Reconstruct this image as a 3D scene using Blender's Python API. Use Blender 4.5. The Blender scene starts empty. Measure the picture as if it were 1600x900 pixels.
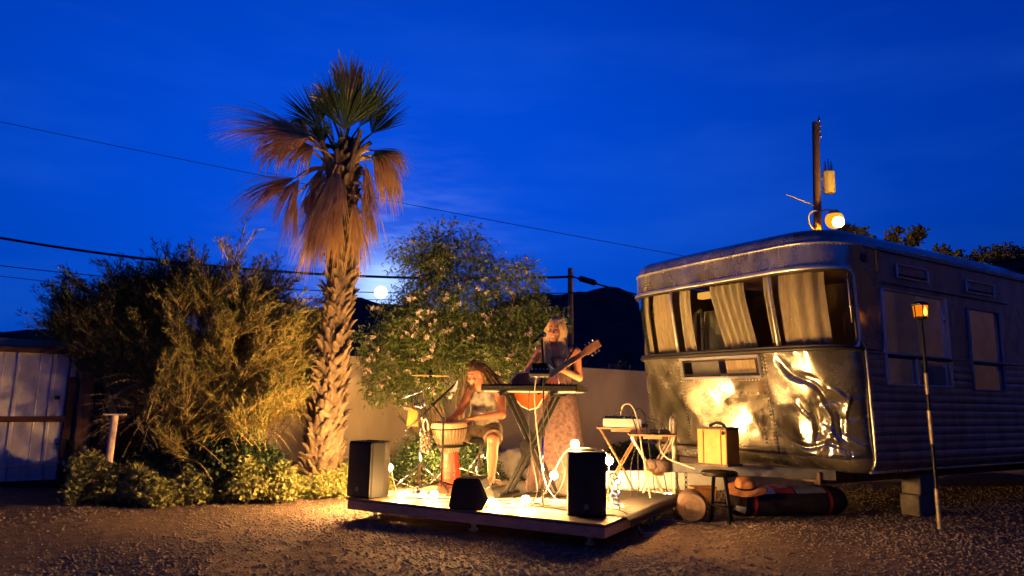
import bpy, math, random
import numpy as np
from mathutils import Vector as V, Matrix
random.seed(7); RNG = np.random.default_rng(11)
scene = bpy.context.scene
COL = scene.collection
PI = math.pi

# ---------------------------------------------------------------- camera
CAM_H = 1.08
cam_d = bpy.data.cameras.new('camera'); cam = bpy.data.objects.new('camera', cam_d); COL.objects.link(cam)
cam_d.sensor_width = 36.0; cam_d.lens = 36.0*1090/1600
cam_d.clip_start = 0.05; cam_d.clip_end = 20000
cam.matrix_world = Matrix.Translation((0, 0, CAM_H)) @ Matrix.Rotation(math.radians(90+9.12), 4, 'X') @ Matrix.Rotation(math.radians(1.0), 4, 'Z')
scene.camera = cam

# ---------------------------------------------------------------- sky, moonlight, exposure
MOON_DIR = V((-57.0, 300.0, 45.2)).normalized()
world = bpy.data.worlds.new('World'); scene.world = world; world.use_nodes = True
nt = world.node_tree; nt.nodes.clear()
def wn(t, **k):
    n = nt.nodes.new(t)
    for a, b in k.items(): setattr(n, a, b)
    return n
tc = wn('ShaderNodeTexCoord'); sep = wn('ShaderNodeSeparateXYZ'); nt.links.new(tc.outputs['Generated'], sep.inputs[0])
ramp = wn('ShaderNodeValToRGB'); nt.links.new(sep.outputs['Z'], ramp.inputs[0])
cr = ramp.color_ramp
SKY = [(0.0, (0.0, 0.026, 0.19)), (0.14, (0.0, 0.031, 0.27)), (0.26, (0.0, 0.033, 0.335)), (0.40, (0.0, 0.029, 0.335)), (0.54, (0.0, 0.021, 0.28)), (1.0, (0.0, 0.005, 0.06))]
cr.elements[0].position = SKY[0][0]; cr.elements[0].color = (*SKY[0][1], 1)
cr.elements[1].position = SKY[-1][0]; cr.elements[1].color = (*SKY[-1][1], 1)
for p, c in SKY[1:-1]:
    e = cr.elements.new(p); e.color = (*c, 1)
# moon halo in the thin high cloud round the moon
dot = wn('ShaderNodeVectorMath', operation='DOT_PRODUCT'); nt.links.new(tc.outputs['Generated'], dot.inputs[0]); dot.inputs[1].default_value = MOON_DIR
def mth(op, a, b=None, clamp=False):
    n = wn('ShaderNodeMath', operation=op); n.use_clamp = clamp
    for i, x in enumerate((a, b)):
        if x is None: continue
        if isinstance(x, (int, float)): n.inputs[i].default_value = x
        else: nt.links.new(x, n.inputs[i])
    return n.outputs[0]
h1 = mth('POWER', mth('MAXIMUM', dot.outputs['Value'], 0.0), 1000.0)
h3 = mth('POWER', mth('MAXIMUM', dot.outputs['Value'], 0.0), 5.0)
h2 = mth('POWER', mth('MAXIMUM', dot.outputs['Value'], 0.0), 130.0)
mp = wn('ShaderNodeMapping'); nt.links.new(tc.outputs['Generated'], mp.inputs[0]); mp.inputs['Scale'].default_value = (7, 7, 40)
cl = wn('ShaderNodeTexNoise'); nt.links.new(mp.outputs[0], cl.inputs['Vector']); cl.inputs['Scale'].default_value = 2.2; cl.inputs['Detail'].default_value = 4
clr = wn('ShaderNodeMapRange'); nt.links.new(cl.outputs['Fac'], clr.inputs[0]); clr.inputs[1].default_value = 0.42; clr.inputs[2].default_value = 0.68
brd = wn('ShaderNodeMix', data_type='RGBA', blend_type='ADD'); brd.clamp_factor = False   # broad moonlit air
nt.links.new(h3, brd.inputs['Factor']); nt.links.new(ramp.outputs[0], brd.inputs['A']); brd.inputs['B'].default_value = (0.0, 0.047, 0.40, 1)
glow = mth('ADD', mth('MULTIPLY', h1, 0.95), mth('MULTIPLY', mth('MULTIPLY', h2, 0.26), mth('ADD', mth('MULTIPLY', clr.outputs[0], 0.9), 0.25)))
mixg = wn('ShaderNodeMix', data_type='RGBA', blend_type='ADD'); mixg.clamp_factor = False
nt.links.new(glow, mixg.inputs['Factor']); nt.links.new(brd.outputs['Result'], mixg.inputs['A']); mixg.inputs['B'].default_value = (0.55, 0.75, 0.95, 1)
# thin cloud streaks low in the sky
mp2 = wn('ShaderNodeMapping'); nt.links.new(tc.outputs['Generated'], mp2.inputs[0]); mp2.inputs['Scale'].default_value = (2.0, 2.0, 9); mp2.inputs['Rotation'].default_value = (0.1, 0.25, 0)
c2 = wn('ShaderNodeTexNoise'); nt.links.new(mp2.outputs[0], c2.inputs['Vector']); c2.inputs['Scale'].default_value = 1.6; c2.inputs['Detail'].default_value = 3
c2r = wn('ShaderNodeMapRange'); nt.links.new(c2.outputs['Fac'], c2r.inputs[0]); c2r.inputs[1].default_value = 0.45; c2r.inputs[2].default_value = 0.8; c2r.inputs[3].default_value = 0.0; c2r.inputs[4].default_value = 0.045
mixc = wn('ShaderNodeMix', data_type='RGBA', blend_type='ADD'); mixc.clamp_factor = False
nt.links.new(c2r.outputs[0], mixc.inputs['Factor']); nt.links.new(mixg.outputs['Result'], mixc.inputs['A']); mixc.inputs['B'].default_value = (0.12, 0.40, 1.0, 1)
bg = wn('ShaderNodeBackground'); bg.inputs['Strength'].default_value = 1.0
nt.links.new(mixc.outputs['Result'], bg.inputs['Color'])
wo = wn('ShaderNodeOutputWorld'); nt.links.new(bg.outputs[0], wo.inputs[0])
sl = bpy.data.lights.new('moonlight', 'SUN'); sl.energy = 0.02; sl.angle = math.radians(0.5); sl.color = (0.85, 0.92, 1.0)
so = bpy.data.objects.new('moonlight', sl); COL.objects.link(so); so.rotation_euler = (-MOON_DIR).to_track_quat('-Z', 'Y').to_euler()
BULB_W = 3200.0       # emission strength of a string bulb's glass
BULB_COL = (1.0, 0.52, 0.155)
vs = scene.view_settings
vs.view_transform = 'Standard'; vs.look = 'None'; vs.exposure = 0.0; vs.gamma = 1.0; vs.use_curve_mapping = False
scene.cycles.use_denoising = True
scene.cycles.max_bounces = 7; scene.cycles.diffuse_bounces = 3; scene.cycles.glossy_bounces = 4; scene.cycles.transparent_max_bounces = 12
scene.cycles.sample_clamp_indirect = 6.0

# ---------------------------------------------------------------- helpers
def mat(name, col, rough=0.7, metal=0.0, var=0.0, scale=8.0, bump=0.0, bscale=60.0, col2=None, trans=0.0, detail=5.0, spec=0.4, aniso=None, bdist=0.01):
    m = bpy.data.materials.new(name); m.use_nodes = True
    t = m.node_tree; b = t.nodes['Principled BSDF']
    b.inputs['Base Color'].default_value = (*col, 1); b.inputs['Roughness'].default_value = rough; b.inputs['Metallic'].default_value = metal
    b.inputs['Specular IOR Level'].default_value = spec
    g = t.nodes.new('ShaderNodeNewGeometry')
    if var > 0 or col2:
        n = t.nodes.new('ShaderNodeTexNoise'); n.inputs['Scale'].default_value = scale; n.inputs['Detail'].default_value = detail; n.inputs['Roughness'].default_value = 0.65
        if aniso:
            mpn = t.nodes.new('ShaderNodeMapping'); mpn.inputs['Scale'].default_value = aniso; t.links.new(g.outputs['Position'], mpn.inputs[0]); t.links.new(mpn.outputs[0], n.inputs['Vector'])
        else: t.links.new(g.outputs['Position'], n.inputs['Vector'])
        r = t.nodes.new('ShaderNodeValToRGB'); t.links.new(n.outputs['Fac'], r.inputs[0])
        c2 = col2 or tuple(c*(1-var) for c in col); c1 = col if col2 else tuple(min(1, c*(1+var)) for c in col)
        r.color_ramp.elements[0].position = 0.34; r.color_ramp.elements[1].position = 0.66
        r.color_ramp.elements[0].color = (*c2, 1); r.color_ramp.elements[1].color = (*c1, 1)
        t.links.new(r.outputs[0], b.inputs['Base Color'])
    if bump > 0:
        n2 = t.nodes.new('ShaderNodeTexNoise'); n2.inputs['Scale'].default_value = bscale; n2.inputs['Detail'].default_value = 4
        t.links.new(g.outputs['Position'], n2.inputs['Vector'])
        bp = t.nodes.new('ShaderNodeBump'); bp.inputs['Strength'].default_value = bump; bp.inputs['Distance'].default_value = bdist
        t.links.new(n2.outputs['Fac'], bp.inputs['Height']); t.links.new(bp.outputs[0], b.inputs['Normal'])
    if trans > 0:
        tr = t.nodes.new('ShaderNodeBsdfTranslucent'); mx = t.nodes.new('ShaderNodeMixShader'); mx.inputs[0].default_value = trans
        src = b.inputs['Base Color'].links[0].from_socket if b.inputs['Base Color'].links else None
        if src: t.links.new(src, tr.inputs[0])
        else: tr.inputs[0].default_value = (*col, 1)
        out = t.nodes['Material Output']; t.links.new(b.outputs[0], mx.inputs[1]); t.links.new(tr.outputs[0], mx.inputs[2]); t.links.new(mx.outputs[0], out.inputs['Surface'])
    return m
def emis(name, col, s):
    m = bpy.data.materials.new(name); m.use_nodes = True; t = m.node_tree; t.nodes.clear()
    e = t.nodes.new('ShaderNodeEmission'); e.inputs[0].default_value = (*col, 1); e.inputs[1].default_value = s
    o = t.nodes.new('ShaderNodeOutputMaterial'); t.links.new(e.outputs[0], o.inputs[0]); return m
def glassmat(name, tint=(0.9, 0.93, 0.92), refl=0.14, rough=0.02):
    m = bpy.data.materials.new(name); m.use_nodes = True; t = m.node_tree; t.nodes.clear()
    a = t.nodes.new('ShaderNodeBsdfTransparent'); a.inputs[0].default_value = (*tint, 1)
    g = t.nodes.new('ShaderNodeBsdfGlossy'); g.inputs['Roughness'].default_value = rough; g.inputs[0].default_value = (0.95, 0.95, 0.95, 1)
    lw = t.nodes.new('ShaderNodeLayerWeight'); lw.inputs[0].default_value = refl
    x = t.nodes.new('ShaderNodeMixShader'); t.links.new(lw.outputs['Fresnel'], x.inputs[0]); t.links.new(a.outputs[0], x.inputs[1]); t.links.new(g.outputs[0], x.inputs[2])
    o = t.nodes.new('ShaderNodeOutputMaterial'); t.links.new(x.outputs[0], o.inputs[0]); return m

def link(name, me, m=None, parent=None, smooth=False):
    o = bpy.data.objects.new(name, me); COL.objects.link(o)
    if m is not None:
        for k in (m if isinstance(m, (list, tuple)) else [m]): me.materials.append(k)
    if parent is not None: o.parent = parent
    if smooth: me.polygons.foreach_set('use_smooth', [True]*len(me.polygons))
    return o
def tag(o, label=None, cat=None, group=None, kind=None):
    if label: o['label'] = label
    if cat: o['category'] = cat
    if group: o['group'] = group
    if kind: o['kind'] = kind
    return o
def thing(name, label, cat, group=None):
    return tag(bpy.data.objects.new(name, None), label, cat, group) if False else _thing(name, label, cat, group)
def _thing(name, label, cat, group):
    o = bpy.data.objects.new(name, None); COL.objects.link(o); o.empty_display_size = 0.1
    return tag(o, label, cat, group)
def at_base(o, p):
    """move a thing's Empty to its base while its parts stay where they were built"""
    p = V(p); o.location = p
    for c in o.children: c.location = c.location - p
    return o

class MB:
    def __init__(s): s.v = []; s.f = []; s.mi = []; s.cur = 0
    def add(s, vs, fs):
        n = len(s.v); s.v += [tuple(x) for x in vs]
        for f in fs: s.f.append(tuple(i+n for i in f)); s.mi.append(s.cur)
        return s
    def box(s, c, d, R=None):
        x, y, z = (k/2 for k in d); vs = [V((i, j, k)) for i in (-x, x) for j in (-y, y) for k in (-z, z)]
        if R is not None: vs = [R @ p for p in vs]
        c = V(c)
        return s.add([p+c for p in vs], [(0, 1, 3, 2), (4, 6, 7, 5), (0, 4, 5, 1), (2, 3, 7, 6), (0, 2, 6, 4), (1, 5, 7, 3)])
    def bbox(s, c, d, R=None, b=0.01):
        """box with chamfered edges"""
        hx, hy, hz = (k/2 for k in d); b = min(b, hx*.9, hy*.9, hz*.9); vs = []; idx = {}
        for sx in (-1, 1):
            for sy in (-1, 1):
                for sz in (-1, 1):
                    for k in range(3):
                        p = [sx*(hx-b), sy*(hy-b), sz*(hz-b)]; p[k] = (sx*hx, sy*hy, sz*hz)[k]
                        idx[(sx, sy, sz, k)] = len(vs); vs.append(V(p))
        fs = []
        def nrm(f):
            q = [vs[i] for i in f]; n = (q[1]-q[0]).cross(q[2]-q[0]); m = sum(q, V())/len(q)
            return f if n.dot(m) > 0 else f[::-1]
        for k in range(3):
            o1, o2 = [j for j in range(3) if j != k]
            for sg in (-1, 1):
                f = []
                for a, c2 in ((-1, -1), (1, -1), (1, 1), (-1, 1)):
                    t = [0, 0, 0]; t[k] = sg; t[o1] = a; t[o2] = c2; f.append(idx[(*t, k)])
                fs.append(nrm(f))
            for a in (-1, 1):
                for c2 in (-1, 1):
                    t1 = [0, 0, 0]; t1[o1] = a; t1[o2] = c2; t1[k] = -1; t2 = list(t1); t2[k] = 1
                    fs.append(nrm([idx[(*t1, o1)], idx[(*t2, o1)], idx[(*t2, o2)], idx[(*t1, o2)]]))
        for sx in (-1, 1):
            for sy in (-1, 1):
                for sz in (-1, 1): fs.append(nrm([idx[(sx, sy, sz, k)] for k in range(3)]))
        c = V(c)
        return s.add([(R @ p if R is not None else p)+c for p in vs], fs)
    def tube(s, pts, r, n=8, cap=True):
        pts = [V(p) for p in pts]; m = len(pts); rs = r if isinstance(r, (list, tuple)) else [r]*m
        d0 = (pts[1]-pts[0]).normalized(); u = d0.orthogonal().normalized(); vs = []
        for i, p in enumerate(pts):
            d = (pts[min(i+1, m-1)]-pts[max(i-1, 0)])
            d = d.normalized() if d.length > 1e-9 else d0
            u = (u-d*u.dot(d)); u = u.normalized() if u.length > 1e-6 else d.orthogonal().normalized()
            w = d.cross(u)
            for k in range(n):
                a = 2*PI*k/n; vs.append(p+(u*math.cos(a)+w*math.sin(a))*rs[i])
        fs = [(i*n+k, i*n+(k+1) % n, (i+1)*n+(k+1) % n, (i+1)*n+k) for i in range(m-1) for k in range(n)]
        if cap: fs += [tuple(range(n))[::-1], tuple(range((m-1)*n, m*n))]
        return s.add(vs, fs)
    def lathe(s, prof, c=(0, 0, 0), R=None, n=24, cap=True):
        vs = []; c = V(c)
        for r, z in prof:
            for k in range(n):
                a = 2*PI*k/n; p = V((r*math.cos(a), r*math.sin(a), z)); vs.append((R @ p if R is not None else p)+c)
        m = len(prof)
        fs = [(i*n+k, i*n+(k+1) % n, (i+1)*n+(k+1) % n, (i+1)*n+k) for i in range(m-1) for k in range(n)]
        if cap: fs += [tuple(range(n))[::-1], tuple(range((m-1)*n, m*n))]
        return s.add(vs, fs)
    def sphere(s, c, r, n=12, m=8, R=None):
        rx, ry, rz = r if isinstance(r, (tuple, list)) else (r, r, r); vs = []; c = V(c)
        for i in range(1, m):
            t = PI*i/m
            for k in range(n):
                a = 2*PI*k/n; p = V((rx*math.sin(t)*math.cos(a), ry*math.sin(t)*math.sin(a), -rz*math.cos(t))); vs.append((R @ p if R else p)+c)
        b = V((0, 0, -rz)); t_ = V((0, 0, rz)); vs += [(R @ b if R else b)+c, (R @ t_ if R else t_)+c]
        fs = [(i*n+k, i*n+(k+1) % n, (i+1)*n+(k+1) % n, (i+1)*n+k) for i in range(m-2) for k in range(n)]
        l = (m-1)*n; fs += [(l, (k+1) % n, k) for k in range(n)] + [(l+1, (m-2)*n+k, (m-2)*n+(k+1) % n) for k in range(n)]
        return s.add(vs, fs)
    def prism(s, poly, z0, z1, fn):
        """poly: 2-D outline; fn maps (x,y,z) to world"""
        n = len(poly); vs = [fn(x, y, z0) for x, y in poly]+[fn(x, y, z1) for x, y in poly]
        fs = [tuple(range(n))[::-1], tuple(range(n, 2*n))]+[(k, (k+1) % n, n+(k+1) % n, n+k) for k in range(n)]
        return s.add(vs, fs)
    def grid(s, fn, us, vs_, hole=None):
        nu, nv = len(us), len(vs_); pts = [fn(u, v) for v in vs_ for u in us]
        fs = []
        for j in range(nv-1):
            for i in range(nu-1):
                if hole and hole((us[i]+us[i+1])/2, (vs_[j]+vs_[j+1])/2): continue
                fs.append((j*nu+i, j*nu+i+1, (j+1)*nu+i+1, (j+1)*nu+i))
        return s.add(pts, fs)
    def build(s, name, m, parent=None, smooth=False, sharp=None):
        me = bpy.data.meshes.new(name); me.from_pydata(s.v, [], s.f)
        o = link(name, me, m, parent, smooth)
        if any(s.mi): me.polygons.foreach_set('material_index', s.mi)
        if smooth and sharp: me.set_sharp_from_angle(angle=math.radians(sharp))
        me.update(); return o

def np_mesh(name, verts, quads, m, parent=None, smooth=False, midx=None):
    me = bpy.data.meshes.new(name); k = quads.shape[1]
    me.vertices.add(len(verts)); me.vertices.foreach_set('co', np.ascontiguousarray(verts, dtype=np.float32).ravel())
    me.loops.add(quads.size); me.loops.foreach_set('vertex_index', np.ascontiguousarray(quads, dtype=np.int32).ravel())
    me.polygons.add(len(quads)); me.polygons.foreach_set('loop_start', np.arange(0, quads.size, k, dtype=np.int32)); me.polygons.foreach_set('loop_total', np.full(len(quads), k, dtype=np.int32))
    me.update(calc_edges=True); me.validate()
    o = link(name, me, m, parent, smooth)
    if midx is not None: me.polygons.foreach_set('material_index', midx.astype(np.int32))
    return o
def leaf_arrays(P, D, L, Wd, roll=None, bend=0.0):
    """leaf quads (diamond, two quads folded): P base points, D unit directions"""
    n = len(P); D = D/np.linalg.norm(D, axis=1, keepdims=True)
    r = RNG.normal(size=(n, 3)); S = np.cross(D, r); S /= np.linalg.norm(S, axis=1, keepdims=True)+1e-9
    L = np.broadcast_to(L, n)[:, None]; Wd = np.broadcast_to(Wd, n)[:, None]
    mid = P+D*L*0.45; mid[:, 2] += bend*L[:, 0]*0.2; tip = P+D*L; tip[:, 2] -= bend*L[:, 0]*0.3
    vs = np.stack([P, mid+S*Wd*0.5, tip, mid-S*Wd*0.5], axis=1).reshape(-1, 3)
    return vs, np.arange(4*n).reshape(n, 4)
def curve_pts(a, b, sag, n=16, t0=0.0):
    """sagging line from a to b; t0 < 0 carries it on beyond a to the next pole out of view"""
    a, b = V(a), V(b); out = []
    for i in range(n+1):
        t = t0+(1-t0)*i/n; u = min(1.0, max(0.0, t)); out.append(a+(b-a)*t-V((0, 0, sag*4*t*(1-t) if t >= 0 else sag*4*t*0.6)))
    return out
def spline(ctrl, n=8):
    """Catmull-Rom through control points"""
    c = [V(p) for p in ctrl]; c = [c[0]*2-c[1]]+c+[c[-1]*2-c[-2]]; out = []
    for i in range(1, len(c)-2):
        for k in range(n):
            t = k/n; p0, p1, p2, p3 = c[i-1:i+3]
            out.append(0.5*((2*p1)+(p2-p0)*t+(2*p0-5*p1+4*p2-p3)*t*t+(3*p1-p0-3*p2+p3)*t**3))
    out.append(c[-2]); return out
def rz(a): return Matrix.Rotation(a, 3, 'Z')
def frame(x, y): 
    """3x3 with x axis and approximate y axis"""
    x = V(x).normalized(); z = x.cross(V(y)).normalized(); y = z.cross(x); return Matrix((x, y, z)).transposed()

# signed-distance modelling for the two people: smooth unions of tapered limbs, meshed with surface nets
class Body:
    def __init__(s, lo, hi, res):
        s.lo = np.array(lo, float); s.res = res; s.n = np.ceil((np.array(hi)-s.lo)/res).astype(int)+1
        s.F = np.full(s.n, 1.0, np.float32); s.T = np.zeros(s.n, np.int16)
    def _reg(s, lo, hi):
        a = np.maximum(np.floor((np.array(lo)-s.lo)/s.res).astype(int), 0); b = np.minimum(np.ceil((np.array(hi)-s.lo)/s.res).astype(int)+1, s.n)
        if (b <= a).any(): return None
        ax = [s.lo[i]+s.res*np.arange(a[i], b[i]) for i in range(3)]
        X = np.stack(np.meshgrid(*ax, indexing='ij'), axis=-1); return tuple(slice(a[i], b[i]) for i in range(3)), X
    def _mix(s, sl, d, k, t, sub=False):
        F = s.F[sl]
        if sub:
            h = np.clip(0.5-0.5*(F+d)/k, 0, 1); s.F[sl] = F*(1-h)-d*h+k*h*(1-h); return
        s.T[sl] = np.where(d < F, t, s.T[sl])
        h = np.clip(0.5+0.5*(F-d)/k, 0, 1); s.F[sl] = F*(1-h)+d*h-k*h*(1-h)
    def cap(s, a, b, ra, rb, k=0.02, t=0, sub=False):
        a, b = np.array(a, float), np.array(b, float); m = max(ra, rb)+k+3*s.res
        q = s._reg(np.minimum(a, b)-m, np.maximum(a, b)+m)
        if q is None: return
        sl, X = q; ab = b-a; h = np.clip(((X-a)@ab)/max(ab@ab, 1e-9), 0, 1)
        d = np.linalg.norm(X-a-h[..., None]*ab, axis=-1)-(ra+(rb-ra)*h); s._mix(sl, d, k, t, sub)
    def ell(s, c, r, R=None, k=0.02, t=0, sub=False):
        c = np.array(c, float); r = np.array(r, float); m = r.max()+k+3*s.res
        q = s._reg(c-m, c+m)
        if q is None: return
        sl, X = q; P = X-c
        if R is not None: P = P @ np.array(R)
        k0 = np.linalg.norm(P/r, axis=-1); k1 = np.linalg.norm(P/(r*r), axis=-1)+1e-9; s._mix(sl, k0*(k0-1)/k1, k, t, sub)
    def cut(s, p, n):
        ax = [s.lo[i]+s.res*np.arange(s.n[i]) for i in range(3)]; n = np.array(n, float); n /= np.linalg.norm(n); p = np.array(p)
        d = (ax[0]-p[0])[:, None, None]*n[0]+(ax[1]-p[1])[None, :, None]*n[1]+(ax[2]-p[2])[None, None, :]*n[2]
        s.F = np.maximum(s.F, d.astype(np.float32))
    def mesh(s, name, mats, parent=None):
        F = s.F; I = F < 0; nx, ny, nz = (k-1 for k in s.n)
        c = [I[i:nx+i, j:ny+j, k:nz+k] for i in (0, 1) for j in (0, 1) for k in (0, 1)]
        allc = c[0].copy(); anyc = c[0].copy()
        for q in c[1:]: allc &= q; anyc |= q
        act = anyc & ~allc; ids = np.argwhere(act); idx = np.full(act.shape, -1, np.int64); idx[act] = np.arange(len(ids))
        f = np.stack([F[ids[:, 0]+i, ids[:, 1]+j, ids[:, 2]+k] for i in (0, 1) for j in (0, 1) for k in (0, 1)], 1)
        off = np.array([(i, j, k) for i in (0, 1) for j in (0, 1) for k in (0, 1)], float)
        acc = np.zeros((len(ids), 3)); cnt = np.zeros(len(ids))
        for a in range(8):
            for b in range(a+1, 8):
                if abs(off[a]-off[b]).sum() != 1: continue
                m = (f[:, a] < 0) != (f[:, b] < 0); t = f[:, a]/(f[:, a]-f[:, b]+1e-12)
                acc += np.where(m[:, None], off[a]+(off[b]-off[a])*t[:, None], 0); cnt += m
        verts = s.lo+s.res*(ids+acc/cnt[:, None]); quads = []
        for axs in range(3):
            o1, o2 = [(1, 2), (2, 0), (0, 1)][axs]
            A = np.take(I, range(0, s.n[axs]-1), axs); B = np.take(I, range(1, s.n[axs]), axs); e = np.argwhere(A != B)
            e = e[(e[:, o1] > 0) & (e[:, o2] > 0) & (e[:, o1] < act.shape[o1]) & (e[:, o2] < act.shape[o2])]
            def cell(d1, d2):
                q = e.copy(); q[:, o1] += d1; q[:, o2] += d2; return idx[q[:, 0], q[:, 1], q[:, 2]]
            Q = np.stack([cell(-1, -1), cell(0, -1), cell(0, 0), cell(-1, 0)], 1); fl = ~A[e[:, 0], e[:, 1], e[:, 2]]
            Q[fl] = Q[fl][:, ::-1]; quads.append(Q)
        quads = np.concatenate(quads); ct = ids[quads[:, 0]]; mi = s.T[ct[:, 0], ct[:, 1], ct[:, 2]]
        return np_mesh(name, verts, quads, mats, parent, True, mi)
def hand(B, wrist, d, n, th, curl=(0.5, 0.55, 0.6, 0.7), size=1.0, spread=0.12, t=0, thumb=0.5):
    """palm plus five fingers: d towards the fingers, n out of the palm, th towards the thumb"""
    w = V(wrist); d = V(d).normalized(); n = V(n); n = (n-d*n.dot(d)).normalized(); th = V(th); th = (th-d*th.dot(d)-n*th.dot(n)).normalized(); q = size
    for k in range(4):
        o = (1.5-k)*0.021*q
        B.cap(w+th*o*0.6, w+d*0.085*q+th*o, 0.014*q, 0.0115*q, 0.010, t)
        p = w+d*0.088*q+th*o; a = 0.0; seg = [0.040, 0.026, 0.020]; L = (0.95, 1.05, 0.98, 0.78)[k]; dd = (d+th*spread*(1.5-k)*0.5).normalized()
        for j in range(3):
            a += curl[k]*(0.9, 1.1, 0.7)[j]; v = dd*math.cos(a)+n*math.sin(a)
            e = p+v*seg[j]*L*q; B.cap(p, e, (0.0098-0.0008*j)*q, (0.0092-0.001*j)*q, 0.003, t); p = e
    p = w+d*0.02*q+th*0.026*q
    for j, (sg, c) in enumerate(((0.042, 0.2), (0.034, thumb), (0.026, thumb+0.35))):
        v = (d*0.62+th*(0.75-0.5*c)+n*c*0.8).normalized(); e = p+v*sg*q; B.cap(p, e, (0.0125-0.0012*j)*q, (0.011-0.0012*j)*q, 0.005, t); p = e

# ---------------------------------------------------------------- materials
M = {}
M['gravel'] = mat('gravel_ground', (0.16, 0.105, 0.07), 0.95, var=0.0, col2=(0.08, 0.053, 0.037), scale=9, bump=0.9, bscale=55, bdist=0.03, spec=0.15)
M['stone'] = mat('gravel_stone', (0.29, 0.215, 0.165), 0.9, col2=(0.095, 0.072, 0.057), scale=30, spec=0.2)
M['palerock'] = mat('pale_rock', (0.55, 0.50, 0.42), 0.9, col2=(0.34, 0.30, 0.24), scale=9, bump=0.6, bscale=25)
M['soil'] = mat('bed_soil', (0.10, 0.07, 0.045), 0.95, var=0.4, scale=14, bump=0.6, bscale=40)
M['stucco'] = mat('stucco', (0.52, 0.43, 0.31), 0.92, col2=(0.37, 0.30, 0.215), scale=1.1, detail=7, aniso=(1, 1, 0.55), bump=0.35, bscale=45, spec=0.2)
M['mount'] = mat('mountain_rock', (0.055, 0.05, 0.05), 1.0, col2=(0.03, 0.028, 0.03), scale=0.006, spec=0.0)
M['wood_post'] = mat('brown_post_wood', (0.38, 0.17, 0.05), 0.75, col2=(0.22, 0.09, 0.025), scale=6, aniso=(8, 8, 0.6), bump=0.3, bscale=30)
M['rust'] = mat('brown_red_steel', (0.09, 0.03, 0.018), 0.6, metal=0.3, var=0.35, scale=12)
M['corr'] = mat('weathered_sheet', (0.74, 0.66, 0.57), 0.65, col2=(0.46, 0.43, 0.40), scale=3.2, aniso=(3, 3, 1.2), bump=0.15, spec=0.3)
M['black'] = mat('black_steel', (0.012, 0.012, 0.013), 0.45, metal=0.3)
M['pipe'] = mat('pale_pink_pipe', (0.60, 0.44, 0.36), 0.7, var=0.2, scale=14)
M['pole'] = mat('utility_pole_wood', (0.20, 0.135, 0.08), 0.9, var=0.3, scale=5, aniso=(6, 6, 0.4))
M['wire'] = mat('wire_rubber', (0.010, 0.010, 0.012), 0.6)
M['steel'] = mat('grey_steel', (0.38, 0.38, 0.38), 0.4, metal=0.8)
M['bark'] = mat('shrub_bark', (0.095, 0.066, 0.042), 0.9, var=0.35, scale=18, bump=0.4)
M['twig'] = mat('golden_twig', (0.38, 0.265, 0.09), 0.85, col2=(0.22, 0.15, 0.05), scale=5)
M['broom'] = mat('broom_leaf', (0.095, 0.115, 0.035), 0.7, col2=(0.05, 0.07, 0.025), scale=4, trans=0.25)
M['broom2'] = mat('broom_leaf_lit_gold', (0.22, 0.22, 0.05), 0.7, col2=(0.12, 0.135, 0.03), scale=4, trans=0.25)
M['leaf'] = mat('willow_leaf', (0.125, 0.165, 0.038), 0.65, col2=(0.065, 0.10, 0.025), scale=5, trans=0.3)
M['petal'] = mat('pale_petal', (0.70, 0.60, 0.50), 0.7, col2=(0.58, 0.42, 0.36), scale=14, trans=0.3)
M['cover'] = mat('ground_cover_leaf', (0.27, 0.26, 0.08), 0.6, col2=(0.13, 0.145, 0.04), scale=4, trans=0.2)
M['darkbush'] = mat('dark_bush_leaf', (0.030, 0.055, 0.018), 0.6, var=0.4, scale=6, trans=0.2)
M['dryleaf'] = mat('rust_dry_leaf', (0.20, 0.075, 0.035), 0.85, var=0.4, scale=8, trans=0.15)
M['farleaf'] = mat('far_tree_leaf', (0.10, 0.095, 0.035), 0.7, var=0.4, scale=3, trans=0.25)
M['palmgreen'] = mat('palm_green', (0.055, 0.10, 0.022), 0.5, col2=(0.030, 0.062, 0.015), scale=3, trans=0.25)
M['palmdead'] = mat('palm_dead', (0.78, 0.54, 0.25), 0.85, col2=(0.50, 0.30, 0.12), scale=5, trans=0.25)
M['palmbase'] = mat('palm_leaf_base', (0.20, 0.138, 0.085), 0.9, col2=(0.06, 0.04, 0.025), scale=9, bump=0.4, bscale=60)
M['palmtrunk'] = mat('palm_trunk', (0.11, 0.07, 0.04), 0.95, var=0.4, scale=12, bump=0.6)
M['moon'] = emis('moon_surface', (1.0, 0.97, 0.9), 6.0)
M['street'] = emis('sodium_lamp', (1.0, 0.45, 0.004), 1500.0)

# ---------------------------------------------------------------- ground
def gh(x, y):
    h = 0.022*math.sin(x*1.7+y*0.9)*math.sin(y*1.3-x*0.6)+0.010*math.sin(x*4.1+1)*math.sin(y*3.7)
    f = max(0.0, min(1.0, (30-abs(y-8))/10))
    return h*f
def axis_lines(lo, hi, step, far):
    a = list(np.arange(lo, hi+1e-6, step)); g = step; x = hi; up = []
    while x < far: g *= 1.45; x += g; up.append(x)
    g = step; x = lo; dn = []
    while x > -far: g *= 1.45; x -= g; dn.append(x)
    return dn[::-1]+a+up
xs = axis_lines(-8, 9, 0.16, 9000); ys = axis_lines(2.5, 14, 0.16, 9000)
g = MB(); g.grid(lambda x, y: (x, y, gh(x, y)), xs, ys)
ground = tag(g.build('ground', M['gravel'], smooth=True), kind='structure')
ground['label'] = 'brown gravel yard in front of the stage and trailer'
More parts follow.
